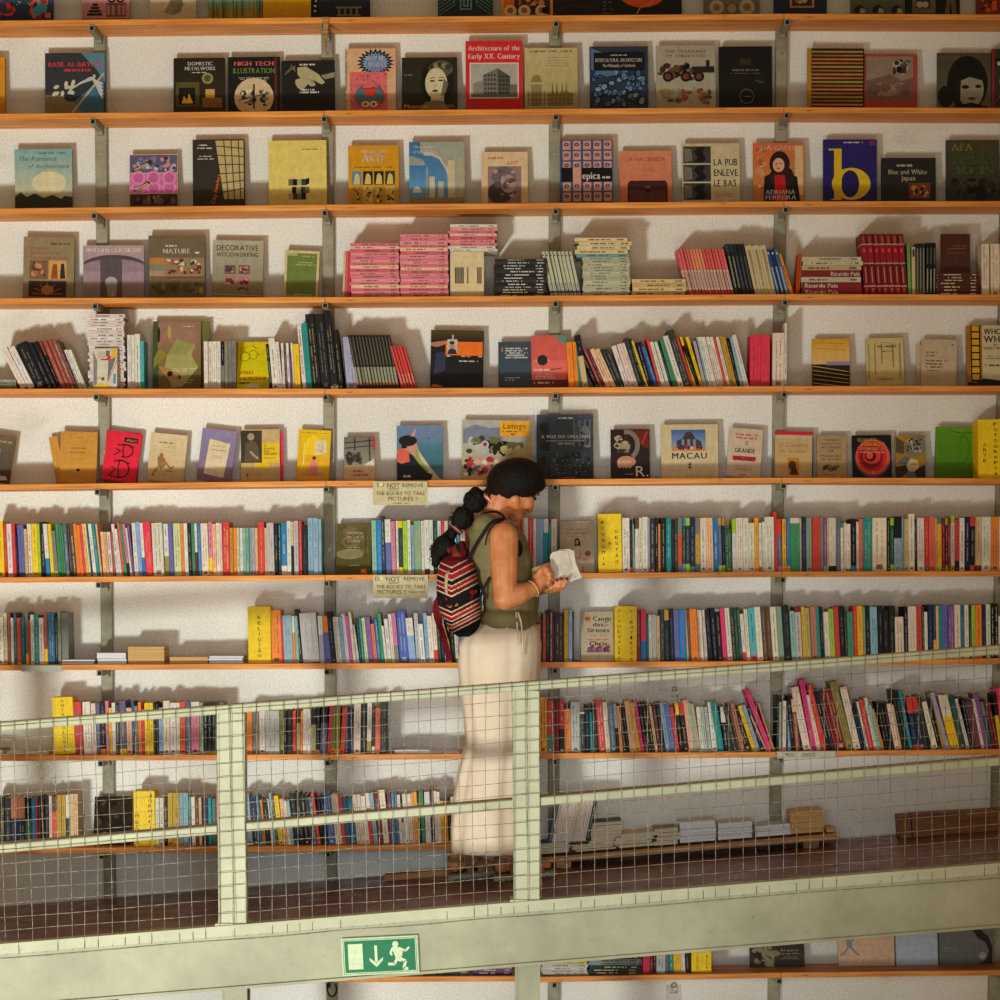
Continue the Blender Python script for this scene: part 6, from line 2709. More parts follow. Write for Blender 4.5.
divider(6, 598.5, 622.4, 514.5, [('ECONOMIA', .22, .92, .1, .13), ('&', .5, .56, .46, .12), ('GESTÃO', .78, .76, .14, .13)], 'yellow divider box lettered Economia & Gestão beside the pale displayed book', -1.2)
divider(7, 248.3, 271.2, 607, [('RELIGIÃO', .5, .86, .08, .15)], 'yellow divider box lettered Religião on the eighth shelf', -.4)
divider(7, 614.6, 636.9, 606.5, [('DIVULGAÇÃO', .2, .98, .02, .13), ('CIENTÍFICA', .76, .96, .0, .13)], 'yellow divider box lettered Divulgação Científica beside O Canto das Sirenes')
divider(8, 54.5, 75.7, 698, [('ANTROPOLOGIA', .5, .98, .02, .13)], 'yellow divider box lettered Antropologia behind the left railing', -2.5)
divider(9, 134, 155.4, 791.5, [('MEDIA', .16, .62, .02, .16), ('&', .46, .32, .24, .12), ('JORNALISMO', .78, .97, .02, .16)], 'yellow divider box lettered Media & Jornalismo on the lowest left shelf', -.3)
divider(10, 691.4, 711.6, 944, [('ARQUITECTURA', .3, .98, .08, .12), ('MÚSICA', .76, .9, .1, .12)], 'yellow divider box with vertical black letters below the ramp')
divider(5, 978.5, 1005, 420, [('ARTE', .26, .62, .26, .14), ('FOTOGRAFIA', .66, .97, .03, .14)], 'yellow divider box lettered Arte Fotografia at the end of the sixth shelf', -1.5)


# ================================================================== piles and sets
PB = random.Random(9)


def pile(row, x0, x1, ytop, n, cols, what, where, Y=-.18, dep=.15, jit=1.2, kind='magazine', ybase=None, mat='print', face=True, skew=0, order=None, tk=None, slope=0, text=None):
    """n flat volumes one on another; cols cycle from the bottom up"""
    rowy = (ROWS[row][0][2] - 4) if row is not None else ybase
    p0, p1 = U(x0, rowy, Y), U(x1, rowy, Y)
    xc = (p0.x + p1.x) / 2
    z0 = shz(row, xc) + .0004 if ybase is None else U((x0 + x1) / 2, ybase, Y).z
    H = U((x0 + x1) / 2, ytop, Y).z - z0
    ths = tk or [PB.uniform(.8, 1.2) for _ in range(n)]
    s = sum(ths)
    z = z0
    W = p1.x - p0.x
    out = []
    for i in range(n):
        t_ = H * ths[i] / s
        k = cols[i % len(cols)]
        mb = MB()
        kc = col(k)
        g = min(.0006, t_ * .1)
        w = W * (1 - .01 * PB.random())
        d_ = dep * (1 - .06 * PB.random())
        ct = min(.0011, t_ * .2)
        if face:      # spine towards us
            mb.box(0, w, 0, d_, 0, ct, kc)
            mb.box(0, w, 0, d_, t_ - g - ct, t_ - g, kc)
            mb.box(0, w, 0, ct, ct, t_ - g - ct, kc)
            mb.box(.0015, w - .0015, ct, d_ - .001, ct, t_ - g - ct, (1, 1, 1), 1)
            A = Art(mb, w, t_ - g)
            if text and text.get(i):
                txt, a_, c_, tk_ = text[i]
                A.T_(txt, a_, .16, c_, .86, tk_, .05)
            elif t_ > .0035:
                lu = lum(k)
                kk = PB.choice(DASHDARK if lu > 105 else DASHLIGHT)
                a_ = .08 + .2 * PB.random()
                A.D(a_, .3, a_ + .3 + .2 * PB.random(), .75, kk, 1, i, .8)
                A.D(.8, .3, .93, .75, kk, 1, i, .8)
        else:         # fore-edge towards us: paper between two boards
            mb.box(0, w, 0, d_, 0, ct, kc)
            mb.box(0, w, 0, d_, t_ - g - ct, t_ - g, kc)
            mb.box(.001, w - .001, .002, d_ - .001, ct, t_ - g - ct, (1, 1, 1), 1)
        o = mb.build(kind, [M['print'], M[mat] if mat != 'print' else M['paper']])
        jx = PB.uniform(-jit, jit) / 251 + skew * i / max(n - 1, 1) / 251
        o.location = (p0.x + jx, Y + PB.uniform(0, .006), z)
        o.rotation_euler = (0, -math.atan(slope), PB.uniform(-1, 1) * .004 * jit)
        if n == 1:
            pos_ = ''
        elif i == n - 1:
            pos_ = 'topmost'
        elif i == 0:
            pos_ = 'lowest'
        else:
            pos_ = ordw(i + 1) + ' from the bottom'
        lb = ('%s, %s %s' % (what, pos_, where)) if pos_ else '%s %s' % (what, where)
        if len(lb.split()) > 16:
            lb = lb.replace(' lying flat', '').replace('from the bottom', 'from bottom')
        GR = '%s %s' % (what, where) if n > 1 else None
        tag(o, lb, 'magazine' if kind == 'magazine' else 'book', GR)
        z += t_
    return z


PK = [(226, 120, 136), (232, 142, 140), (214, 96, 116), (236, 190, 150), (226, 110, 130), (230, 150, 150)]
# fourth shelf
spines_pk = MB()
pile(3, 350.5, 399.3, 243, 17, PK, 'pink magazine', 'of the low pink pile, third gap', jit=.9)
pile(3, 400.3, 448.5, 234, 20, PK, 'pink magazine', 'of the middle pink pile', jit=.5)
zt = pile(3, 450.3, 484, 251.5, 1, [(222, 196, 150)], 'cream block of annuals', 'under the highest pink pile', Y=-.17, dep=.13, jit=0, kind='flat_book')
# flat pink pile resting on the cream block
p = U(450, 250, -.18)


def pile_on(zb, x0, x1, ytop, n, cols, what, where, **k):
    Y = k.get('Y', -.18)
    # find the photo height that gives zb
    lo, hi = 0., 1000.
    for _ in range(40):
        m_ = (lo + hi) / 2
        if U((x0 + x1) / 2, m_, Y).z > zb:
            lo = m_
        else:
            hi = m_
    return pile(None, x0, x1, ytop, n, cols, what, where, ybase=(lo + hi) / 2, **k)


pile_on(zt + .0004, 449, 496.5, 224, 9, [(226, 214, 196), (222, 206, 180)] + PK, 'pale red magazine', 'of the highest pink pile', jit=1.6)
pile(3, 494.5, 547, 258.5, 13, [(44, 38, 34), (30, 26, 24), (54, 46, 40)], 'black annual lying flat', 'of the black pile, fourth shelf', jit=.7)
pile_on(pile(3, 583, 630, 257, 13, [(190, 184, 150), (200, 194, 160), (176, 176, 150)], 'pale green journal', 'of the journal pile, fourth shelf', jit=.8) + .0004,
        577, 630, 237.5, 5, [(110, 160, 160), (226, 196, 140), (220, 200, 160), (226, 196, 130), (224, 200, 160)], 'cream volume', 'on top of the pale green journals', jit=2.5)
pile(3, 632, 686, 279, 4, [(206, 176, 120), (222, 192, 130), (200, 170, 112), (220, 190, 130)], 'tan paperback lying flat', 'left of the coral leaning magazines', jit=.8, kind='flat_book')
RP = (130, 26, 34)
pile(3, 802, 862, 256.5, 7, [RP, RP, (190, 176, 150), RP, (186, 164, 120), (196, 180, 150), (196, 180, 150)], 'flat book', 'of the pile beside the red encyclopedia', jit=1.2, kind='flat_book',
     tk=[1.2, 1.2, 1.0, 1.2, 1.0, .8, .8], text={0: ('Ricardo Pais', .05, .6, 'w'), 1: ('Ricardo Pais', .05, .6, 'w'), 3: ('Ricardo Pais', .5, .98, 'w')})
zt = pile(3, 937.5, 979, 273, 7, [(84, 36, 26), (76, 32, 24)], 'maroon-brown book lying flat', 'under the standing maroon-brown book', jit=.4, kind='flat_book')
# the brown book standing on that pile
mb = MB()
Y = -.12
a_, b_ = U(941.5, 272, Y), U(970.5, 272, Y)
W = b_.x - a_.x
H = U(950, 232.5, Y).z - zt
e = empty('displayed_book')
e.matrix_world = Matrix.Translation((a_.x, Y, zt + .0004)) @ Matrix.Rotation(-.16, 4, 'X')
mb.box(0, W, 0, .012, 0, H, col((70, 34, 26)))
MAROON_TOP(Art(mb, W, H))
mb.build('cover', M['print'], e)
mb = MB()
mb.box(.0013, W + .0005, .0013, .0107, .002, H + .0005)
mb.build('page_block', M['paper'], e)
tag(e, 'maroon-brown book standing upright on a flat pile of its own copies', 'book')


# rows of look-alike slim volumes standing together
def run(row, x0, x1, ytop, n, lean, paint, label, group, name='magazine', Y=-.165, dep=.13, taper=None):
    st = (x1 - x0) / n
    for i in range(n):
        d = dict(row=row, x0=x0 + i * st, x1=x0 + (i + 1) * st, c='k', top=ytop + (taper or 0) * i / n, lean=lean, bands=[], Y=Y)
        T, w, h, dp = build_spine(d, None, True)
        dp = min(dep, dp)
        mb = MB()
        w -= .0004
        base, segs, marks = paint(i)
        ct = min(.001, w * .12)
        ch = min(.0012, w * .2)
        prof = [(ch, 0), (w - ch, 0), (w, ch), (w, dp), (0, dp), (0, ch)]
        zz = 0
        for f, c_ in segs:
            mb.prism(prof, zz * h, (zz + f) * h, col(c_), 0, zz == 0, zz + f > .999)
            zz += f
        mb.box(w * .12, w * .88, .002, dp - .001, h, h + .0004, (1, 1, 1), 1)
        A = Art(mb, w, h)
        A.y = -.00002
        for (kind, *q) in marks:
            if kind == 'R':
                A.R(*q)
            elif kind == 'D':
                z = q[0] * h
                while z < q[1] * h:
                    L_ = rs.uniform(.0015, .003)
                    A.R(.32, z / h, .68, (z + L_) / h, q[2])
                    z += L_ + .0013
            elif kind == 'V':
                A.V_(*q)
        o = mb.build(name, [M['print'], M['paper']])
        o.matrix_world = T
        if i == 0:
            w_ = 'first'
        elif i == n - 1:
            w_ = 'last'
        else:
            w_ = ordw(i + 1)
        tag(o, '%s, %s from the left of its run' % (label.replace(', fifth shelf', ''), w_), 'magazine' if name == 'magazine' else 'book', label if n > 1 else None)


run(3, 551, 582, 251.5, 8, -9.5, lambda i: (0, [(1., (196, 192, 160))], [('R', 0, .08, 1, .12, (50, 60, 110)), ('D', .14, .3, (110, 120, 120)), ('R', .86, .01, 1, .99, (50, 56, 70)), ('R', 0, .9, .4, .93, (60, 70, 130))]),
    'cream-green journal leaning against the middle upright', None)
run(3, 687.5, 735, 249, 15, -11, lambda i: (0, [(.12, (226, 96, 70) if i % 2 else (206, 60, 60)), (.43, (214, 176, 160)), (.45, [(232, 100, 96), (234, 140, 100), (226, 90, 80)][(i // 4) % 3])], [('R', .84, 0, 1, 1, (70, 40, 44)), ('D', .16, .5, (180, 110, 96))]),
    'coral and beige leaning magazine', None)
run(3, 735.5, 755, 244, 5, -11, lambda i: (0, [(.84, (34, 34, 38)), (.16, (44, 60, 60) if i < 2 else (30, 30, 34))], [('D', .15, .75, (170, 170, 140) if i < 2 else (90, 90, 96))]), 'black leaning volume with pale lettering', None, 'slim_volume')
run(3, 755.5, 776.5, 245.5, 3, -11, lambda i: (0, [(1., (206, 184, 140))], [('D', .1, .9, (150, 130, 90))]), 'tan leaning volume beside the black ones', None, 'slim_volume')
run(3, 777, 790, 249, 3, -12, lambda i: (0, [(1., [(34, 84, 130), (30, 44, 84), (60, 96, 140)][i])], [('D', .05, .6, (190, 200, 210)), ('R', .3, .88, .7, .93, (200, 200, 200))]), 'blue leaning volume at the fourth upright', None, 'slim_volume')
run(3, 790.4, 794.6, 254, 1, -13, lambda i: (0, [(1., (236, 136, 34))], [('D', .2, .7, (120, 60, 20))]), 'thin orange volume leaning on the blue ones', None, 'slim_volume')
run(3, 795.6, 799.2, 253.5, 2, 2.5, lambda i: (0, [(1., (222, 110, 30) if i else (200, 80, 30))], []), 'thin upright orange volume right of the fourth upright', None, 'slim_volume')
run(3, 342, 349.8, 251, 3, 2, lambda i: (0, [(1., [(206, 180, 140), (226, 90, 100), (214, 60, 76)][i])], []), 'thin volume squeezed against the low pink pile', None, 'magazine')


def enc(i):
    r_ = (142, 18, 30)
    return (0, [(.14, r_), (.02, (200, 150, 140)), (.35, (120, 14, 24)), (.02, (196, 150, 150)), (.29, (150, 18, 34)), (.02, (190, 150, 140)), (.16, (110, 20, 28))],
            [('V', 'GCL', .5, .62, .38, (214, 150, 110), .4), ('R', .4, .2, .6, .46, (190, 120, 90)), ('R', .3, .7, .7, .76, (230, 60, 90)), ('D', .84, .96, (190, 90, 70)), ('R', .35, .05, .65, .11, (190, 90, 80))])


run(3, 864.5, 908, 234, 7, -5, enc, 'dark red encyclopedia volume with pale bands', None, 'slim_volume', dep=.14)
run(3, 908.4, 911.8, 243.5, 1, -2, lambda i: (0, [(1., (110, 160, 70))], []), 'thin green volume right of the red encyclopedia', None, 'slim_volume')
run(3, 912.2, 916, 247, 1, -1, lambda i: (0, [(1., (206, 180, 140))], [('R', .2, .8, .8, .95, (40, 50, 90))]), 'thin beige volume right of the green one', None, 'slim_volume')
run(3, 916.4, 925.6, 243.5, 3, -1, lambda i: (0, [(.1, (120, 116, 90)), (.8, (60, 60, 56)), (.1, (40, 40, 40))], [('D', .1, .9, (170, 164, 130))]), 'grey-lettered dark volume beside the beige one', None, 'slim_volume')
run(3, 926, 936.2, 243, 3, -.6, lambda i: (0, [(1., (20, 22, 26))], [('D', .06, .5, (200, 190, 160)), ('D', .6, .9, (120, 116, 100))]), 'black volume left of the maroon-brown books', None, 'slim_volume')
run(4, 357.6, 400, 335, 13, -9.5, lambda i: (0, [(.07, (40, 36, 32)), (.06, (176, 110, 50)), (.28, (150, 146, 120)), (.59, (40, 34, 28))], [('R', .75, 0, 1, 1, (24, 20, 18)), ('D', .45, .95, (120, 104, 70))]), 'dark leaning volume with an orange mark', None, 'slim_volume', Y=-.16)
run(4, 402, 417.6, 346, 5, -12, lambda i: (0, [(1., (214, 66, 58))], [('R', .84, 0, 1, 1, (120, 20, 24)), ('D', .1, .35, (230, 160, 140))]), 'red leaning volume beside the dark ones, fifth shelf', None, 'slim_volume', Y=-.16)
pile(4, 89, 125, 314, 24, [(222, 206, 196), (230, 220, 212), (226, 200, 196)], 'white and pink magazine', 'of the tall pile by the leftmost upright', jit=1.2, Y=-.15, dep=.12)
pile(4, -8, 15.5, 379.5, 4, [(120, 116, 104), (170, 166, 150)], 'grey magazine', 'of the short pile, fifth shelf', jit=.6)
# eighth shelf: white fore-edges
PBK = [(206, 200, 206), (190, 186, 190)]
pile(7, 62, 95, 659.6, 2, PBK, 'white thin book lying flat', 'right of the grey file', mat='white_paper', face=False, jit=1.5, kind='flat_book')
pile(7, 97, 126.5, 652.8, 2, PBK, 'white block of pages', 'of the pile before the leftmost upright', mat='white_paper', face=False, kind='flat_book', jit=.8)
pile(7, 127.6, 164.5, 646.8, 2, [(216, 190, 146)], 'tan block of pages', 'in the empty gap of the eighth shelf', mat='tan_paper', face=False, kind='flat_book', jit=.6)
pile(7, 168.5, 207, 657, 1, [(206, 180, 140)], 'tan thin book lying flat', 'between two flat piles, eighth shelf', mat='tan_paper', face=False, kind='flat_book')
pile(7, 208.5, 243, 656, 3, PBK, 'white thin book lying flat', 'beside the yellow Religião box', mat='white_paper', face=False, kind='flat_book', jit=.6)
# ninth shelf
pile(8, 393.5, 429, 749.8, 1, [(214, 206, 206)], 'white thin book lying flat', 'behind the mesh, ninth shelf', mat='white_paper', face=False, kind='flat_book')
pile(8, 430.5, 459, 751.5, 1, [(214, 206, 206)], 'white thin book lying flat', 'beside the skirt, ninth shelf', mat='white_paper', face=False, kind='flat_book')
pile(8, 5, 47, 751.5, 1, [(200, 190, 170)], 'beige thin book lying flat', 'left of the yellow Antropologia box', mat='paper', face=False, kind='flat_book')
pile(8, -12, 4, 750, 1, [(90, 70, 60)], 'dark thin book lying flat', 'at the start of the ninth shelf', mat='paper', face=False, kind='flat_book')
# under the ramp
pile(10, 368, 420, 972, 1, [(200, 200, 206)], 'white book lying flat', 'right beside the exit sign', mat='white_paper', kind='flat_book')
pile(10, 423, 470, 971, 2, [(70, 84, 76), (60, 66, 64)], 'dark green book lying flat', 'right of the exit sign, below the beam', kind='flat_book')
pile(10, 472, 512, 966, 3, [(40, 50, 120), (130, 50, 80), (170, 160, 170)], 'coloured book lying flat', 'left of the ramp column', kind='flat_book')
pile(10, 541.5, 587.5, 961.5, 5, [(200, 190, 180), (190, 184, 176), (206, 196, 186), (196, 186, 176), (200, 190, 40)], 'pale book lying flat', 'right of the ramp column', kind='flat_book', jit=1.2)
pile(10, 589, 640, 956, 6, [(28, 32, 32), (24, 28, 28), (30, 34, 34), (110, 150, 130), (150, 130, 140), (34, 34, 34)], 'black art book lying flat', 'of the dark pile below the ramp', kind='flat_book', jit=1.5)

# ---------------- the plank along the ramp and what lies on it
PY0, PY1 = -.27, -.03
pa, pb = U(533, 858.5, PY0), U(838, 833.5, PY0)
psl = (pb.z - pa.z) / (pb.x - pa.x)


def pz(X):
    return pa.z + psl * (X - pa.x)


mb = MB()
L = math.hypot(pb.x - pa.x, pb.z - pa.z)
mb.box(0, L, 0, PY1 - PY0, -.022, 0)
o = mb.build('loose_plank', M['plank'])
o.location = (pa.x, PY0, pa.z)
o.rotation_euler = (0, -math.atan(psl), 0)
tag(o, 'worn wooden plank lying along the ramp, carrying piles of books', 'plank')
mb = MB()
for x in (pa.x + .12, pb.x - .1):
    zb, zt_ = rz(x), pz(x) - .023
    mb.box(x - .03, x + .03, PY0 + .03, PY1 - .02, min(zb, zt_ - .01), zt_ - .0005)
o = mb.build('wooden_block', M['plank'])
tag(o, 'low wooden packing under the plank on the ramp', 'block')
o['kind'] = 'structure'
a_, b_ = U(385, 875, -.2), U(452, 867, -.2)
s_ = (b_.z - a_.z) / (b_.x - a_.x)
mb = MB()
za = max(rz(a_.x), a_.z - .02)
mb.box(0, (b_.x - a_.x) + .35, 0, .07, 0, .024)
o = mb.build('loose_plank', M['plank'])
o.location = (a_.x, -.2, rz(a_.x) + .001)
o.rotation_euler = (0, -math.atan(RSL), 0)
tag(o, 'short wooden plank lying on the ramp floor behind the sandals', 'plank')
# rough timber resting at the right end of the ramp
a_, b_ = U(901, 832, -.16), U(1020, 826, -.16)
h_ = U(901, 809, -.16).z - U(901, 832, -.16).z
for k, (xa, xb, dz, hh, dd) in enumerate(((901, 912, 0, h_ * .96, .12), (913, 1030, 0, h_, .1))):
    mb = MB()
    A0, B0 = U(xa, 830, -.18), U(xb, 830, -.18)
    Lx = (B0.x - A0.x)
    prof = [(0, 0), (Lx, 0), (Lx, hh * (.86 if k else 1)), (0, hh)]
    P = [Vector((x, y, z)) for y in (0, dd) for x, z in prof]
    mb.v = [tuple(q) for q in P]
    for f in ((0, 1, 2, 3), (5, 4, 7, 6), (3, 2, 6, 7), (1, 0, 4, 5), (0, 3, 7, 4), (2, 1, 5, 6)):
        mb.f.append(f)
        mb.c.append((1, 1, 1))
        mb.m.append(0)
        mb.sm.append(False)
    o = mb.build('timber_offcut', M['dark_wood'])
    o.location = (A0.x, -.18, rz(A0.x) + .002)
    o.rotation_euler = (0, -math.atan(RSL), 0)
    tag(o, ['short reddish timber block at the end of the long timber', 'long reddish timber lying on the ramp at the far right'][k], 'timber')


def ppile(x0, x1, ytop, n, cols, what, where, Y=-.25, **k):
    xm = (x0 + x1) / 2
    X = U(xm, 845, Y).x
    z = pz(X) + .004
    lo, hi = 0., 1000.
    for _ in range(40):
        m_ = (lo + hi) / 2
        if U(xm, m_, Y).z > z:
            lo = m_
        else:
            hi = m_
    k.setdefault('slope', psl)
    return pile(None, x0, x1, ytop, n, cols, what, where, ybase=(lo + hi) / 2 , Y=Y, kind='flat_book', face=False, **k)


CB = [(216, 200, 176), (206, 190, 160)]
ppile(573, 614, 846.5, 3, CB, 'cream book lying flat', 'under the row on the plank', jit=3)
ppile(536, 571, 844, 2, [(24, 28, 30), (40, 50, 56)], 'black book lying flat', 'by the second railing post', jit=2)
ppile(590, 622, 823, 6, [(210, 196, 170)] * 5 + [(60, 54, 40)], 'cream book lying flat', 'of the squarish plank pile', Y=-.2, jit=1.4)
ppile(618, 656, 834, 4, CB, 'cream paperback', 'of the slumped pile on the plank', jit=4)
ppile(655, 679, 829, 4, [(206, 190, 160), (120, 116, 100)], 'grey-edged paperback', 'of the narrow pile on the plank', jit=3)
ppile(680.5, 716.5, 822.5, 3, [(190, 190, 200)], 'white block of pages', 'of the tallest white pile on the plank', mat='white_paper', jit=.8)
ppile(719, 753.5, 823.5, 3, [(190, 190, 200), (200, 196, 190)], 'white block of pages', 'of the middle white pile on the plank', mat='white_paper', jit=1)
ppile(755.5, 790.5, 826, 2, [(190, 190, 200)], 'white block of pages', 'of the low white pile on the plank', mat='white_paper', jit=1)
ppile(792, 825, 812, 4, [(206, 160, 96)], 'tan block of pages', 'of the tan pile at the plank end', mat='tan_paper', jit=1.6)
ppile(826.5, 834, 828.5, 1, [(200, 150, 90)], 'small tan block of pages', 'last on the plank', mat='tan_paper')
# the leaning row standing on flat books
for i in range(11):
    x = 548 + i * 3.75
    Y = -.24
    zb = pz(U(x, 842, Y).x) + .052
    A0 = U(x, 842, Y)
    zt_ = U(x + 8, 801, Y).z
    H = zt_ - zb
    ang = math.atan2(8 / 251., H)
    w = 3.6 / 255 * math.cos(ang)
    h = H / math.cos(ang)
    k = [(60, 80, 130), (226, 206, 190), (230, 214, 200), (226, 200, 186), (232, 214, 200), (226, 206, 190), (200, 196, 150), (226, 206, 196), (230, 200, 190), (226, 210, 196), (30, 34, 40)][i]
    mb = MB()
    kc = col(k)
    mb.prism([(0.001, 0), (w - .001, 0), (w, .001), (w, .13), (0, .13), (0, .001)], 0, h, kc)
    A = Art(mb, w, h)
    z = .08
    while z < .9:
        A.R(.35, z, .62, z + .012, (150, 110, 100) if lum(k) > 100 else (200, 190, 150))
        z += .024
    mb.box(w * .1, w * .9, .002, .128, h, h + .0005, (1, 1, 1), 1)
    o = mb.build('magazine', [M['print'], M['paper']])
    o.matrix_world = Matrix.Translation((A0.x, Y, zb)) @ Matrix.Rotation(ang, 4, 'Y')
    nm_ = 'first' if i == 0 else ('last, black' if i == 10 else ordw(i + 1))
    tag(o, '%s magazine leaning outward on the plank piles, %s of eleven' % ('blue' if i == 0 else ('dark' if i == 10 else 'cream'), nm_), 'magazine')
# ================================================================== the woman reading on the ramp
PYC = -.42


def P(px, py, dy=0.):
    return U(px, py, PYC + dy)


def ell(bm_v, bm_f, c, r, R=None, n=20, m=14):
    b0 = len(bm_v)
    for i in range(m + 1):
        th = math.pi * i / m
        for j in range(n):
            ph = 2 * math.pi * j / n
            q = Vector((math.sin(th) * math.cos(ph) * r[0], math.sin(th) * math.sin(ph) * r[1], math.cos(th) * r[2]))
            if R:
                q = R @ q
            bm_v.append(tuple(Vector(c) + q))
    for i in range(m):
        for j in range(n):
            j2 = (j + 1) % n
            bm_f.append((b0 + i * n + j, b0 + (i + 1) * n + j, b0 + (i + 1) * n + j2, b0 + i * n + j2))


def cap(bm_v, bm_f, pts, rad, n=14):
    """chain of spheres joined by cones"""
    for k in range(len(pts) - 1):
        a, b = Vector(pts[k]), Vector(pts[k + 1])
        d = (b - a)
        L = d.length
        if L < 1e-6:
            continue
        d.normalize()
        ref = Vector((0, 1, 0)) if abs(d.y) < .8 else Vector((1, 0, 0))
        s = d.cross(ref).normalized()
        u = s.cross(d)
        b0 = len(bm_v)
        rings = []
        for i in range(0, 5):
            an = math.pi / 2 * (1 - i / 4)
            rings.append((a - d * math.sin(an) * rad[k], max(math.cos(an), .02) * rad[k]))
        for i in range(0, 5):
            an = math.pi / 2 * i / 4
            rings.append((b + d * math.sin(an) * rad[k + 1], max(math.cos(an), .02) * rad[k + 1]))
        for c, r in rings:
            for j in range(n):
                ph = 2 * math.pi * j / n
                bm_v.append(tuple(c + s * math.cos(ph) * r + u * math.sin(ph) * r))
        for i in range(len(rings) - 1):
            for j in range(n):
                j2 = (j + 1) % n
                bm_f.append((b0 + i * n + j, b0 + i * n + j2, b0 + (i + 1) * n + j2, b0 + (i + 1) * n + j))
        bm_f.append(tuple(b0 + j for j in reversed(range(n))))
        bm_f.append(tuple(b0 + (len(rings) - 1) * n + j for j in range(n)))


def skin_from(vs, fs, vox, smooth=6, fac=.5):
    """one closed surface around all the shapes"""
    me = bpy.data.meshes.new('t')
    me.from_pydata(vs, [], fs)
    import bmesh
    bm = bmesh.new()
    bm.from_mesh(me)
    bmesh.ops.remove_doubles(bm, verts=bm.verts, dist=1e-6)
    bmesh.ops.recalc_face_normals(bm, faces=bm.faces)
    bm.to_mesh(me)
    bm.free()
    o = bpy.data.objects.new('t', me)
    C.objects.link(o)
    m = o.modifiers.new('r', 'REMESH')
    m.mode = 'VOXEL'
    m.voxel_size = vox
    s = o.modifiers.new('s', 'SMOOTH')
    s.iterations = smooth
    s.factor = fac
    dg = bpy.context.evaluated_depsgraph_get()
    dg.update()
    out = bpy.data.meshes.new_from_object(o.evaluated_get(dg))
    bpy.data.objects.remove(o)
    for p in out.polygons:
        p.use_smooth = True
    return out


def put(name, me, mat, parent):
    me.name = name
    me.materials.clear()
    me.materials.append(mat)
    o = bpy.data.objects.new(name, me)
    C.objects.link(o)
    if parent:
        o.parent = parent
        o.matrix_parent_inverse = parent.matrix_world.inverted()
    return o


m, t, b = newmat('skin', .5, 0, .4)
v = pos(t)
c = ramp(t, noi(t, v, 18, 4), [(.3, s2l((192, 114, 66))), (.7, s2l((218, 142, 92)))])
t.links.new(c, b.inputs['Base Color'])
b.inputs['Subsurface Weight'].default_value = .12
b.inputs['Subsurface Radius'].default_value = (.01, .004, .002)
M['skin'] = m
m, t, b = newmat('dark_hair', .6, 0, .18)
v = pos(t, (40, 40, 160))
n = noi(t, v, 2.2, 5, .7)
c = ramp(t, n, [(.35, s2l((7, 5, 4))), (.75, s2l((30, 20, 14)))])
t.links.new(c, b.inputs['Base Color'])
bump(t, b, n, .8, .004)
M['hair'] = m


def clothmat(name, c1, c2, sc=600, bs=.5, wr=True):
    m, t, b = newmat(name, .9, 0, .15)
    v = pos(t)
    n = noi(t, v, 7, 5)
    c = ramp(t, n, [(.3, s2l(c1)), (.7, s2l(c2))])
    t.links.new(c, b.inputs['Base Color'])
    bump(t, b, noi(t, v, 14 if wr else sc, 4), bs, .01 if wr else .001)
    return m


M['olive'] = clothmat('olive_cloth', (108, 96, 62), (134, 120, 82))
M['linen'] = clothmat('sand_linen', (226, 202, 174), (242, 220, 196), bs=.35)
m, t, b = newmat('black_strap', .8, 0, .2)
b.inputs['Base Color'].default_value = (*s2l((24, 20, 20)), 1)
M['strap'] = m

# head frame
f_ = Vector((.68, .42, -.60)).normalized()
u_ = Vector((0, 0, 1)) - f_ * f_.z
u_.normalize()
u_ = (u_ + Vector((.0, .0, 0))).normalized()
r_v = f_.cross(u_).normalized()      # towards her right side, the camera's
HC = P(514.5, 486)
RH = Matrix((f_, r_v, u_)).transposed()


def hp(f, r, u):
    return HC + f_ * f + r_v * r + u_ * u


vs, fs = [], []
# head
ell(vs, fs, hp(-.010, 0, .006), (.088, .070, .076), RH)
ell(vs, fs, hp(.03, 0, -.032), (.062, .062, .074), RH)
ell(vs, fs, hp(.02, 0, -.02), (.066, .066, .060), RH)
ell(vs, fs, hp(.072, 0, .035), (.024, .05, .035), RH)       # brow
cap(vs, fs, [hp(.088, 0, .018), hp(.108, 0, -.022), hp(.112, 0, -.032)], [.009, .011, .012])   # nose
ell(vs, fs, hp(.1, .013, -.033), (.011, .008, .008), RH)
ell(vs, fs, hp(.1, -.013, -.033), (.011, .008, .008), RH)
ell(vs, fs, hp(.084, 0, -.058), (.014, .024, .010), RH)      # lips
ell(vs, fs, hp(.076, 0, -.09), (.022, .024, .02), RH)       # chin
cap(vs, fs, [hp(.07, .02, -.088), hp(.008, .046, -.058)], [.018, .022])     # jaw
cap(vs, fs, [hp(.07, -.02, -.088), hp(.008, -.046, -.058)], [.018, .022])
ell(vs, fs, hp(.055, .036, -.028), (.036, .027, .034), RH)      # cheeks
ell(vs, fs, hp(.055, -.036, -.028), (.036, .027, .034), RH)
ell(vs, fs, hp(-.022, .064, .010), (.012, .007, .022), RH)     # ears
ell(vs, fs, hp(-.022, -.064, .010), (.012, .007, .022), RH)
# neck and trunk
cap(vs, fs, [hp(-.03, 0, -.04), P(496, 513), P(488, 530)], [.058, .052, .07])
ell(vs, fs, P(487.5, 534), (.066, .135, .048))
ell(vs, fs, P(496.5, 549), (.108, .150, .11))
ell(vs, fs, P(504.5, 573), (.098, .138, .11))
ell(vs, fs, P(511, 600), (.090, .128, .11))
ell(vs, fs, P(513, 560, -.06), (.058, .06, .055))
ell(vs, fs, P(513, 560, .06), (.058, .06, .055))
ell(vs, fs, P(503, 640), (.125, .165, .13))
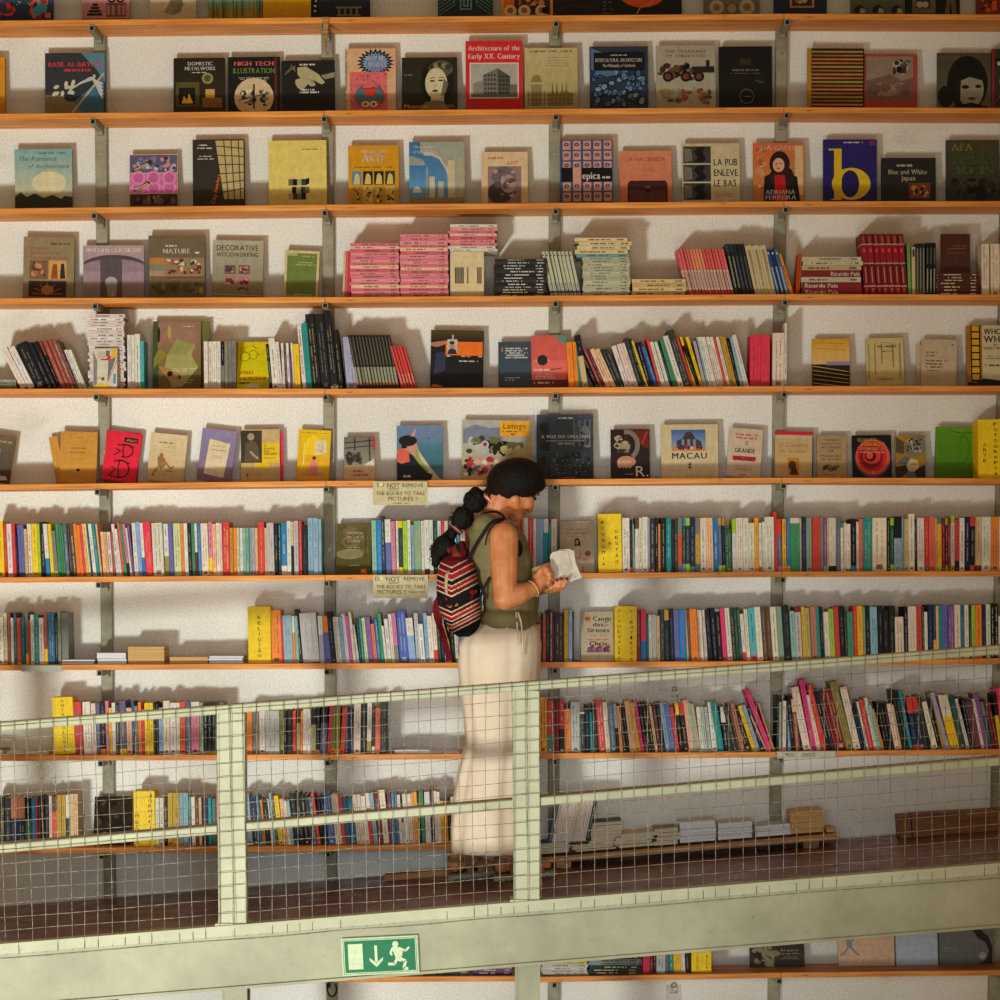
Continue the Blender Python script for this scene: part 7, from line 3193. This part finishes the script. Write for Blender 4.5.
# right arm, nearest to us
cap(vs, fs, [P(499, 531, -.10), P(503.5, 536.5, -.155), P(504, 560, -.175), P(505, 597, -.185)], [.05, .056, .053, .045])
cap(vs, fs, [P(505, 598, -.185), P(519, 594, -.165), P(536, 587.5, -.12)], [.046, .041, .026])
# left arm, on the far side
cap(vs, fs, [P(496, 532, .10), P(500, 540, .15), P(511, 570, .175), P(522, 592, .15)], [.048, .05, .044, .038])
cap(vs, fs, [P(522, 592, .15), P(536, 588, .08), P(549, 587, .01)], [.038, .032, .022])
# right hand closed on the cover's edge
ell(vs, fs, P(540.5, 579.5, -.108), (.028, .016, .034), Matrix.Rotation(-.5, 3, 'Y'))
cap(vs, fs, [P(537, 586.5, -.12), P(542, 579, -.11)], [.024, .026])
FR = .0085
for i, (kx, ky) in enumerate(((546.6, 568.6), (549.2, 573.0), (549.8, 577.6), (548.4, 582.2))):
    l = (1, 1.08, 1.0, .82)[i]
    a0 = P(541.5, ky + 2.0, -.112)
    a1 = P(kx, ky, -.118)
    a2 = P(kx + 3.2 * l, ky + 1.2, -.098)
    a3 = P(kx + 2.2 * l, ky + 3.0, -.072)
    cap(vs, fs, [a0, a1, a2, a3], [.0092, .0086, .0078, .0068])
cap(vs, fs, [P(537.5, 577, -.115), P(541, 570, -.118), P(545.5, 565.8, -.105), P(548.2, 564.6, -.09)], [.013, .0115, .0098, .0085])
# left hand under the open book
ell(vs, fs, P(553, 589, .0), (.032, .022, .016), Matrix.Rotation(-.2, 3, 'Y'))
NAILS = []
for i, (bx, by, tx, ty) in enumerate(((551.5, 588.5, 557, 581.2), (555.3, 589.6, 561, 580.0), (559.5, 589.0, 566.5, 579.8), (548, 589.2, 552.5, 584.6))):
    a0 = P(bx - 2, by + .6, -.0)
    a1 = P(bx, by, -.045)
    a2 = P((bx + tx) / 2 + .8, (by + ty) / 2 + 1.2, -.072)
    a3 = P(tx, ty, -.074)
    cap(vs, fs, [a0, a1, a2, a3], [.0105, .0098, .009, .0078])
    NAILS.append((a3, a2))
cap(vs, fs, [P(549, 589, .0), P(553, 583.5, .012), P(557, 579, .012)], [.012, .0105, .009])
# legs down to the sandals
F1H, F1T = P(453, 874, .07), P(491, 866, .16)
F2H, F2T = P(499, 878, -.08), P(548, 871, -.05)


def gz(q, dz):
    return Vector((q.x, q.y, rz(q.x) + dz))


SOLE = .030
cap(vs, fs, [P(500, 655, .07), P(478, 748, .06), P(463, 848, .08), gz(P(461.5, 868, .08), .10)], [.085, .056, .036, .034])
cap(vs, fs, [P(506, 655, -.07), P(498, 748, -.09), P(509, 848, -.08), gz(P(507, 868, -.08), .10)], [.085, .056, .036, .034])
for H_, T_ in ((F1H, F1T), (F2H, F2T)):
    h0 = gz(H_.lerp(T_, .06), SOLE + .030)
    an = gz(H_.lerp(T_, .2), SOLE + .065)
    md = gz(H_.lerp(T_, .5), SOLE + .036)
    bl_ = gz(H_.lerp(T_, .78), SOLE + .020)
    cap(vs, fs, [an, h0], [.036, .029])
    cap(vs, fs, [an, md, bl_], [.034, .03, .019])
    cap(vs, fs, [h0, md], [.027, .027])
    dd = (T_ - H_)
    dd.z = 0
    dd.normalize()
    sd = Vector((-dd.y, dd.x, 0))
    for k in range(5):
        o_ = (-.032 + .016 * k)
        Lk = (.042, .05, .054, .056, .058)[k] if H_ is F2H else (.058, .056, .054, .05, .042)[k]
        b_ = gz(H_.lerp(T_, .70), SOLE + .018) + sd * o_
        e_ = gz(H_.lerp(T_, .74) + dd * Lk, SOLE + .012) + sd * o_
        rad = .0115 if (k == (4 if H_ is F2H else 0)) else .009
        cap(vs, fs, [b_, b_.lerp(e_, .6) + Vector((0, 0, .005)), e_], [.013, rad, rad * .85])
body = put('person', skin_from(vs, fs, .0033, 3, .5), M['skin'], None)
tag(body, 'woman in olive top and long sand skirt reading an open book on the ramp', 'person')


# ---- olive sleeveless top
vs, fs = [], []
g = .012
ell(vs, fs, P(487, 535), (.078, .148, .060))
ell(vs, fs, P(496.5, 549), (.108 + g, .150 + g, .11))
ell(vs, fs, P(504.5, 573), (.098 + g, .138 + g, .11))
ell(vs, fs, P(511, 600), (.094 + g, .134 + g, .11))
ell(vs, fs, P(513, 560, -.06), (.058 + g, .06 + g, .055 + g))
ell(vs, fs, P(513, 560, .06), (.058 + g, .06 + g, .055 + g))
ell(vs, fs, P(509, 624), (.121, .182, .085))
cap(vs, fs, [P(486, 527, -.085), P(500, 540, -.1)], [.05, .05])
cap(vs, fs, [P(486, 527, .085), P(500, 540, .1)], [.05, .05])
me = skin_from(vs, fs, .005, 8, .5)
import bmesh
bm = bmesh.new()
bm.from_mesh(me)
sh_c = P(503.5, 545, -.17)
for f in list(bm.faces):
    c_ = f.calc_center_median()
    hem = P(500, 628, 0).z + .006 * math.sin(c_.x * 40 + c_.y * 20) + (.03 * max(0, (c_.x - P(522, 600).x)) * 10)
    kill = c_.z < hem
    # scooped neck
    n0 = P(491, 514)
    if (Vector((c_.x, c_.y * .0, c_.z)) - Vector((n0.x, 0, n0.z))).length < .075 and abs(c_.y - PYC) < .085:
        kill = True
    # arm holes
    for s in (-1, 1):
        if (c_.y - PYC) * s > .105:
            dx = (c_.x - P(502 if s < 0 else 500, 545).x) / .046
            dz = (c_.z - P(502, 545).z) / .078
            if dx * dx + dz * dz < 1:
                kill = True
    if kill:
        bm.faces.remove(f)
bm.to_mesh(me)
bm.free()
top_ = put('sleeveless_top', me, M['olive'], body)
mod = top_.modifiers.new('thickness', 'SOLIDIFY')
mod.thickness = .0025
mod.offset = 1


# ---- long linen skirt
def loft(name, stations, mat, parent, n=72, fold=0., colf=None, capb=False, depth=None, seed=1, capt=False):
    """stations: (py, xl, xr, half-depth) ; rings of an oval between the two sides"""
    mb = MB()
    rings = []
    for k, (py, xl, xr, hd, cy) in enumerate(stations):
        a, b_ = P(xl, py), P(xr, py)
        cx, hw, z = (a.x + b_.x) / 2, (b_.x - a.x) / 2, a.z
        fr = fold * (.25 + .75 * k / (len(stations) - 1))
        ring = []
        for j in range(n):
            ph = 2 * math.pi * j / n
            w = 1 + fr * (math.sin(ph * 11 + .5 * math.sin(k * .12)) * .4 + math.sin(ph * 7 + 1.3 + k * .01) * .35 + math.sin(ph * 17 + 2) * .25) * (1 - .6 * abs(math.cos(ph)) ** 4)
            e = .85
            cxp, syp = math.copysign(abs(math.cos(ph)) ** e, math.cos(ph)), math.copysign(abs(math.sin(ph)) ** e, math.sin(ph))
            ring.append((cx + cxp * hw * w, PYC + cy + syp * hd * w, z))
        rings.append(ring)
    b0 = 0
    for r in rings:
        mb.v += r
    for k in range(len(rings) - 1):
        for j in range(n):
            j2 = (j + 1) % n
            mb.f.append((k * n + j, (k + 1) * n + j, (k + 1) * n + j2, k * n + j2))
            if colf:
                q = [sum(mb.v[i][t_] for i in mb.f[-1]) / 4 for t_ in range(3)]
                mb.c.append(colf(q))
            else:
                mb.c.append((1, 1, 1))
            mb.m.append(0)
            mb.sm.append(True)
    if capb:
        mb.f.append(tuple((len(rings) - 1) * n + j for j in reversed(range(n))))
        mb.c.append(colf((0, 0, 0)) if colf else (1, 1, 1))
        mb.m.append(0)
        mb.sm.append(False)
    if capt:
        mb.f.append(tuple(range(n)))
        mb.c.append(colf((0, 0, 0)) if colf else (1, 1, 1))
        mb.m.append(0)
        mb.sm.append(False)
    o = mb.build(name, mat)
    o.parent = parent
    return o


def dense(st, m_):
    out = []
    for a, b_ in zip(st, st[1:]):
        for k in range(m_):
            f = k / m_
            s = f * f * (3 - 2 * f) * .5 + f * .5
            out.append(tuple(x + (y - x) * s for x, y in zip(a, b_)))
    out.append(st[-1])
    return out


sk = [(618, 486, 533, .14, 0), (625, 475, 536, .158, 0), (633, 463, 539.5, .17, 0), (645, 457.5, 541, .178, 0), (665, 457.5, 540, .178, 0), (690, 459.5, 538, .176, 0), (715, 463, 535, .176, 0),
      (738, 465, 533.5, .177, 0), (752, 463, 533, .178, 0), (772, 457.5, 532.5, .18, 0), (800, 452.5, 533, .185, 0), (828, 450.5, 535, .19, 0), (850, 450, 536, .195, 0)]
o = loft('skirt', dense(sk, 4), M['linen'], body, fold=.085)
mod = o.modifiers.new('thickness', 'SOLIDIFY')
mod.thickness = .002
# drawn waist tie hanging below the top
mb = MB()
mb.tube([P(518, 612, -.155), P(521, 622, -.172), P(523, 640, -.182), P(522, 658, -.186)], .004, (1, 1, 1), 0, 6, .0025)
mb.tube([P(516, 612, -.155), P(517, 624, -.175), P(518.5, 646, -.186)], .004, (1, 1, 1), 0, 6, .0025)
mb.build('waist_tie', M['linen'], body)

# ---- hair: cap, gathered tail in three puffs
vs, fs = [], []
ell(vs, fs, P(516, 480, -.002), (.113, .100, .084), Matrix.Rotation(-.12, 3, 'Y'))
ell(vs, fs, P(508, 489, -.0), (.072, .094, .056), Matrix.Rotation(-.35, 3, 'Y'))
ell(vs, fs, P(501, 489, -.0), (.058, .085, .060))
ell(vs, fs, P(533, 482.5, .01), (.050, .066, .038), Matrix.Rotation(.3, 3, 'Y'))
cap(vs, fs, [P(498, 490, -.02), P(488, 495, -.03)], [.05, .026])
ell(vs, fs, P(475, 500, -.03), (.043, .042, .048), Matrix.Rotation(.5, 3, 'Y'))
cap(vs, fs, [P(488, 497, -.03), P(478, 500, -.03), P(468, 510, -.035), P(462, 517, -.035), P(455, 530, -.04), P(446, 541, -.05)], [.024, .034, .025, .034, .02, .028])
ell(vs, fs, P(462.5, 517.5, -.035), (.041, .042, .046), Matrix.Rotation(.5, 3, 'Y'))
ell(vs, fs, P(444, 546.5, -.05), (.044, .045, .046), Matrix.Rotation(.4, 3, 'Y'))
cap(vs, fs, [P(442, 546, -.05), P(437, 556, -.05), P(435, 565, -.05)], [.034, .026, .010])
me = skin_from(vs, fs, .0042, 3, .5)
for v_ in me.vertices:
    d_ = noise.noise(v_.co * 27) * (.009 if v_.co.x < P(489, 500).x else .002) + noise.noise(v_.co * 55) * (.005 if v_.co.x < P(489, 500).x else .0015) + noise.noise(Vector((v_.co.x * 130, v_.co.y * 60, v_.co.z * 130))) * .0018
    v_.co += v_.normal * d_
hair = put('hair', me, M['hair'], body)
mb = MB()
rh = random.Random(21)
for i in range(330):          # loose strands
    cx, cy, rr_ = rh.choice([(475, 500, 10), (462, 517, 10), (443, 548, 10), (440, 556, 9), (520, 470, 26), (505, 486, 20), (534, 484, 12)])
    if i % 2:
        cx, cy, rr_ = rh.choice([(475, 500, 10), (462, 517, 10), (443, 550, 11)])
    an = rh.uniform(0, 2 * math.pi)
    x, y = cx + math.cos(an) * rr_ * .8, cy + math.sin(an) * rr_ * .65
    pts = [P(x, y, -.04)]
    for k in range(4):
        an += rh.uniform(-.6, .6)
        x += math.cos(an) * 1.4 * (.6 if cx > 500 else 1)
        y += math.sin(an) * 1.4 * (.5 if cx > 500 else 1) + .4
        if cx > 500:
            y = min(y, 489)
        pts.append(P(x, y, -.04 + rh.uniform(-.02, .02)))
    mb.tube(pts, .0009, (1, 1, 1), 0, 4)
mb.build('loose_strand', M['hair'], hair)['kind'] = 'stuff'


def band(name, path, w, c1, c2, n=10, rad=.026):
    mb = MB()
    a, b_ = path
    d = (b_ - a).normalized()
    s = d.cross(Vector((0, 1, 0))).normalized()
    u = s.cross(d)
    L = 22
    for k in range(n):
        for j in range(L):
            q = []
            for kk, jj in ((k, j), (k + 1, j), (k + 1, j + 1), (k, j + 1)):
                ph = 2 * math.pi * jj / L
                bulge = rad * (1 + .12 * math.sin(math.pi * kk / n) + .05 * math.sin(jj * 1.9 + kk))
                q.append(a + d * (w * kk / n) + (s * math.cos(ph) + u * math.sin(ph)) * bulge)
            mb.face(q, col(c1 if (k // 3) % 2 == 0 else c2), 0, True)
    mb.build(name, M['cloth'], body)


band('hair_tie', (P(489.8, 497.6, -.03), P(484, 503, -.03)), .016, (196, 80, 50), (226, 214, 196), 9, .028)
band('hair_tie', (P(457.5, 527, -.038), P(450, 536, -.04)), .02, (90, 20, 24), (170, 130, 110), 9, .026)

# ---- face details
mb = MB()
for s in (1, -1):
    c_ = hp(.090, s * .031, .004)
    vs, fs = [], []
    ell(vs, fs, c_ - f_ * .006, (.008, .013, .0055), RH, 12, 8)
    mb2 = MB()
    mb2.v, mb2.f = vs, fs
    mb2.c = [(.02, .012, .01)] * len(fs)
    mb2.m = [0] * len(fs)
    mb2.sm = [True] * len(fs)
    mb2.build('eye', M['print'], body)
    mb2 = MB()
    mb2.tube([hp(.090, s * .018, .024), hp(.092, s * .032, .029), hp(.078, s * .05, .024)], .0028, (.012, .008, .006), 0, 6)
    mb2.build('eyebrow', M['print'], body)
mb2 = MB()
mb2.tube([hp(.095, .018, -.058), hp(.1, .0, -.056), hp(.095, -.018, -.058)], .0045, s2l((150, 70, 60)), 0, 8)
mb2.build('lips', M['print'], body)

# ---- nails, bracelet
for i, (tip, prev) in enumerate(NAILS):
    d = (tip - prev).normalized()
    vs, fs = [], []
    ell(vs, fs, tip + d * .0035 + Vector((0, -.0062, .001)), (.0052, .003, .0068), Matrix.Rotation(.5, 3, 'Y'), 10, 8)
    q = MB()
    q.v, q.f, q.c, q.m, q.sm = vs, fs, [s2l((130, 24, 50))] * len(fs), [0] * len(fs), [True] * len(fs)
    q.build('painted_nail', M['print'], body)
mb = MB()
a, b_ = P(532.5, 588.5, -.128), P(536, 586, -.12)
d = (b_ - a).normalized()
s = d.cross(Vector((0, 1, 0))).normalized()
u = s.cross(d)
mb.tube([a + (s * math.cos(k * math.pi / 10) + u * math.sin(k * math.pi / 10)) * .0335 for k in range(21)], .0018, s2l((240, 200, 130)), 0, 6)
mb.build('bracelet', M['print'], body)


# ---- undershirt straps seen at the neck and arm hole
def strap(name, pts, w, th, mat, par, c=(1, 1, 1)):
    mb = MB()
    Pn = [Vector(p) for p in pts]
    # smooth the path
    path = []
    for i in range(len(Pn) - 1):
        p0, p1, p2, p3 = Pn[max(i - 1, 0)], Pn[i], Pn[i + 1], Pn[min(i + 2, len(Pn) - 1)]
        for k in range(6):
            t_ = k / 6
            path.append(.5 * ((2 * p1) + (p2 - p0) * t_ + (2 * p0 - 5 * p1 + 4 * p2 - p3) * t_ * t_ + (3 * p1 - p0 - 3 * p2 + p3) * t_ ** 3))
    path.append(Pn[-1])
    for a, b_ in zip(path, path[1:]):
        mb.bar(a, b_ + (b_ - a) * .12, th, w, c, 0, upv=(b_ - a).cross(Vector((0, 1, 0))))
    return mb.build(name, mat, par)


strap('undershirt_strap', [P(478.5, 520.5, -.06), P(484, 513.5, -.066), P(494.5, 511.8, -.066), P(502, 514.8, -.062), P(506, 521, -.06)], .007, .003, M['strap'], body)
strap('undershirt_strap', [P(503.5, 520.4, -.152), P(494, 524.5, -.187), P(488, 533.5, -.196), P(485.4, 545, -.198)], .006, .003, M['strap'], body)
mb = MB()
vs, fs = [], []
ell(vs, fs, P(518.0, 549, -.115), (.018, .03, .035))
mb.v, mb.f, mb.c, mb.m, mb.sm = vs, fs, [(.01, .01, .01)] * len(fs), [0] * len(fs), [True] * len(fs)
mb.build('undershirt', M['strap'], body)

# ---- sandals
for H_, T_, nm_ in ((F1H, F1T, 0), (F2H, F2T, 1)):
    e = empty('sandal', gz(H_, 0))
    dd = (T_ - H_)
    dd.z = 0
    Lf = dd.length + .035
    dd.normalize()
    T = Matrix((dd, Vector((-dd.y, dd.x, 0)), Vector((0, 0, 1)))).transposed().to_4x4()
    T = Matrix.Translation(gz(H_, .001) - dd * .022) @ T @ Matrix.Rotation(-math.atan(RSL) * dd.x, 4, 'Y')
    T0 = e.matrix_world.copy()
    iw = Matrix.Translation(-gz(H_, 0))
    mb = MB()
    outl = []
    for k in range(28):
        a = 2 * math.pi * k / 28
        x = (1 - math.cos(a)) / 2
        wv = .032 + .012 * math.sin(math.pi * min(1, x * .9)) * x * 1.4
        outl.append((x * (Lf + .022), -math.sin(a) * wv))
    mb.prism(outl[::-1] if False else outl, .0, .020, s2l((168, 156, 128)), 0, T=iw @ T, smooth=False)
    mb.prism(outl, .020, SOLE - .002, s2l((120, 96, 66)), 0, T=iw @ T)
    for k in range(9):
        x = .02 + k * (Lf / 10)
        mb.box(x, x + .008, -.044 + .01 * (k < 2), .044 - .01 * (k < 2), -.001, .006, s2l((110, 100, 84)), T=iw @ T)
    mb.build('sole', M['cloth'], e)

    def tp(x, y, z):
        return (iw @ T) @ Vector((x, y, z))

    def arch(x, hh, w, c, name, x2=None):
        q = MB()
        pts = [tp(x + ((x2 or x) - x) * abs(math.sin(a_)), -.046 * math.cos(a_), SOLE - .006 + hh * math.sin(a_)) for a_ in [math.pi * k / 12 for k in range(13)]]
        for a_, b_ in zip(pts, pts[1:]):
            q.bar(a_, b_ + (b_ - a_) * .1, .004, w, s2l(c), 0, upv=(T.to_3x3() @ Vector((1, 0, 0))))
        q.build(name, M['cloth'], e)

    arch(.075, .078, .026, (150, 118, 84), 'ankle_strap')
    arch(Lf * .60, .052, .03, (158, 128, 94), 'instep_strap')
    arch(Lf * .80, .034, .026, (150, 120, 88), 'toe_strap')
    q = MB()
    ring = [tp(.012 + .065 * (1 - math.cos(a_)) * .5 - .0, math.sin(a_) * .038, SOLE + .050) for a_ in [math.radians(-110 + k * 22) for k in range(11)]]
    for a_, b_ in zip(ring, ring[1:]):
        q.bar(a_, b_, .004, .02, s2l((146, 114, 80)), 0)
    q.build('heel_strap', M['cloth'], e)
    tag(e, ['tan strapped sandal with a thick sole on the rear, far foot', 'tan strapped sandal on the front foot, partly behind the railing post'][nm_], 'sandal')

# ---- the open book in her hands
e = empty('open_book', P(560, 575, -.05))
ep = Vector(e.location)


def sheet(poly, Y0, Y1, th, c, name, bend=0):
    """poly in photo coordinates on a leaning sheet; Y goes from Y0 at its left to Y1 at its right"""
    xs = [p[0] for p in poly]
    x0, x1 = min(xs), max(xs)
    q = MB()
    F_, B_ = [], []
    for (x, y) in poly:
        t_ = (x - x0) / (x1 - x0)
        Y = Y0 + (Y1 - Y0) * t_ - bend * math.sin(math.pi * t_)
        F_.append(P(x, y, Y) - ep)
        B_.append(P(x, y, Y) - ep + Vector((.0, th, 0)))
    q.face(F_, s2l(c))
    q.face(B_[::-1], s2l(c))
    for k in range(len(F_)):
        k2 = (k + 1) % len(F_)
        q.face([F_[k2], F_[k], B_[k], B_[k2]], s2l((206, 190, 160)) if th > .004 else s2l(c))
    return q.build(name, M['print'], e)


sheet([(530.5, 569), (549.5, 562.5), (551.5, 576), (547, 584), (531, 581)], -.05, -.055, .012, (196, 160, 104), 'cover')
sheet([(550, 556), (552, 552.5), (560, 549.5), (569, 549), (574.3, 551), (574.6, 557), (576, 563.5), (579, 571), (582, 577.6), (572, 581.5), (560, 584.6), (547, 588.5), (551, 577)], -.056, -.03, .010, (226, 212, 196), 'page_block', .008)
sheet([(550, 556), (552, 552.5), (560, 550.5), (568, 550.5), (570, 560), (574, 573), (577, 578), (560, 584), (548, 588), (551, 577)], -.062, -.036, .0008, (214, 200, 182), 'open_page', .010)
tag(e, 'open book with blank cream pages held in the reading woman’s hands', 'book')

# ---- striped drawstring backpack
bp_ = empty('backpack', P(460, 636, 0))
bpo = Vector(bp_.location)
RD, DR, BK, CRM = s2l((170, 28, 36)), s2l((112, 18, 28)), s2l((26, 20, 24)), s2l((226, 196, 160))
seq = [(560, DR), (567.4, CRM), (568.6, DR), (573.6, CRM), (574.8, RD), (580, CRM), (581.2, BK), (585.6, CRM), (586.8, RD), (590.4, CRM), (591.6, DR), (595.4, CRM), (596.8, BK), (611, CRM),
       (612.2, DR), (615.6, CRM), (616.8, RD), (620.2, CRM), (621.4, BK), (623.8, CRM), (625, RD), (627.2, CRM), (628.4, DR), (631.2, CRM), (632.4, BK), (900, BK)]


def stripe(q):
    # back to photo-like height at the fold line of the bag
    x0 = P(452.5, 590).x
    dx = q[0] - x0
    zz = q[2] - (dx * .52 if dx > 0 else -dx * .42)
    y = 636 - (zz - P(452, 636).z) * 262
    last = DR
    for a, c_ in seq:
        if y < a:
            break
        last = c_
    if last is BK and 600 < y < 608 and noise.noise(Vector(q) * 55) > .38:
        return s2l((190, 130, 40)) if noise.noise(Vector(q) * 20) > 0 else s2l((150, 30, 40))
    return last


st = [(555, 449, 466, 0.041, -.07), (556.5, 445, 470, 0.066, -.07), (561, 441, 473.5, 0.090, -.07), (574, 437.6, 477, 0.111, -.07), (590, 436.8, 480.5, 0.115, -.07), (603, 437.8, 482, 0.115, -.07), (616, 442, 481.5, 0.111, -.07), (626, 447, 480, 0.098, -.07),
      (632, 452, 478, 0.082, -.07), (636, 458, 473, 0.049, -.07)]
o = loft('bag_body', dense(st, 20), M['cloth'], None, n=200, fold=.010, colf=stripe, capb=True)
o.data.transform(Matrix.Translation(-bpo))
o.parent = bp_
mb = MB()
rg = random.Random(4)
for k in range(34):
    an = 2 * math.pi * k / 17
    vs, fs = [], []
    c_ = P(457.5 + math.cos(an) * 7.0, (556 if k < 17 else 549) - math.cos(an) * 3 + rg.uniform(-1.5, 1.5), math.sin(an) * .045 - .08)
    ell(vs, fs, c_ - bpo, (.011 + .005 * rg.random(), .015, .016 + .008 * rg.random()), Matrix.Rotation(rg.uniform(-1, 1), 3, 'Y'), 10, 8)
    b0 = len(mb.v)
    mb.v += vs
    mb.f += [tuple(i + b0 for i in f) for f in fs]
    kc = [DR, s2l((120, 36, 26)), BK, s2l((96, 20, 26)), BK, s2l((150, 50, 34)), s2l((110, 70, 40))][k % 7]
    mb.c += [kc] * len(fs)
    mb.m += [0] * len(fs)
    mb.sm += [True] * len(fs)
mb.build('gathered_neck', M['cloth'], bp_)
mb = MB()
mb.tube([P(449, 571, -.165) - bpo, P(446.8, 576, -.172) - bpo, P(446.2, 585, -.175) - bpo, P(446.8, 594, -.172) - bpo], .0075, s2l((206, 176, 140)), 0, 8, .0055)
mb.build('toggle', M['cloth'], bp_)


def bs(name, pts, w, th, c=None):
    o = strap(name, [p - bpo for p in pts], w, th, M['strap'] if c is None else M['cloth'], bp_, c or (1, 1, 1))
    return o


bs('shoulder_strap', [P(505, 519.6, -.12), P(498, 519.8, -.165), P(490, 524, -.178), P(483.5, 533, -.176), P(477, 543, -.168), P(471.5, 553, -.15), P(468, 561, -.13)], .013, .004)
bs('lower_strap', [P(490, 577, -.165), P(485, 586, -.162), P(481, 596, -.15), P(480, 606, -.145)], .010, .004)
bs('hanging_tail', [P(440, 596, -.10), P(436, 606, -.11), P(437, 618, -.115), P(443, 634, -.115), P(447, 650, -.115), P(449.5, 661, -.115)], .022, .004, s2l((120, 22, 34)))
bs('hanging_tail', [P(444, 612, -.12), P(445, 624, -.125), P(450, 642, -.125), P(453, 660, -.125)], .010, .004, s2l((30, 24, 26)))
tag(bp_, 'red, black and cream striped drawstring backpack on the woman’s back', 'backpack')
def spot(name, loc, aim, radius, power, colr, ang, blend=1.):
    l = bpy.data.lights.new(name, 'SPOT')
    l.shadow_soft_size = radius
    l.energy = power
    l.color = colr
    l.spot_size = math.radians(ang)
    l.spot_blend = blend
    o = bpy.data.objects.new(name, l)
    o.location = loc
    o.rotation_euler = (Vector(aim) - Vector(loc)).to_track_quat('-Z', 'Y').to_euler()
    C.objects.link(o)


# sunlight bounced up from the ground floor by the doorway, low and to the left
spot('sunlit_floor_bounce', (-2.9, -7.6, .2), (-1.7, 0, 3.05), .40, 2420, (.94, 1.0, .94), 56)
# large soft fill lamp, added low in front of the wall
area('soft_low_fill', (.3, -8.2, .9), (-.1, 0, 2.5), 2.2, 78, (1, .93, .76), 1.2)
# cool fill lamp added to brighten the wall just above the ramp
spot('cool_ramp_fill', (.1, -6.6, 2.75), (.0, 0, 2.12), .6, 300, (.66, .84, 1.0), 42)
area('frontal_fill', (-.5, -9.4, 3.6), (0, 0, 2.4), 3.0, 42, (1., .9, .76), 2.0)  # added soft fill from the front, lifts the shaded parts
w_ = bpy.data.worlds.new('room_air')
SC.world = w_
w_.use_nodes = True
w_.node_tree.nodes['Background'].inputs[0].default_value = (1.0, .73, .41, 1)
w_.node_tree.nodes['Background'].inputs[1].default_value = .28
SC.view_settings.view_transform = 'Standard'
SC.view_settings.look = 'None'
SC.view_settings.gamma = 1
SC.view_settings.use_curve_mapping = False
SC.view_settings.exposure = 0
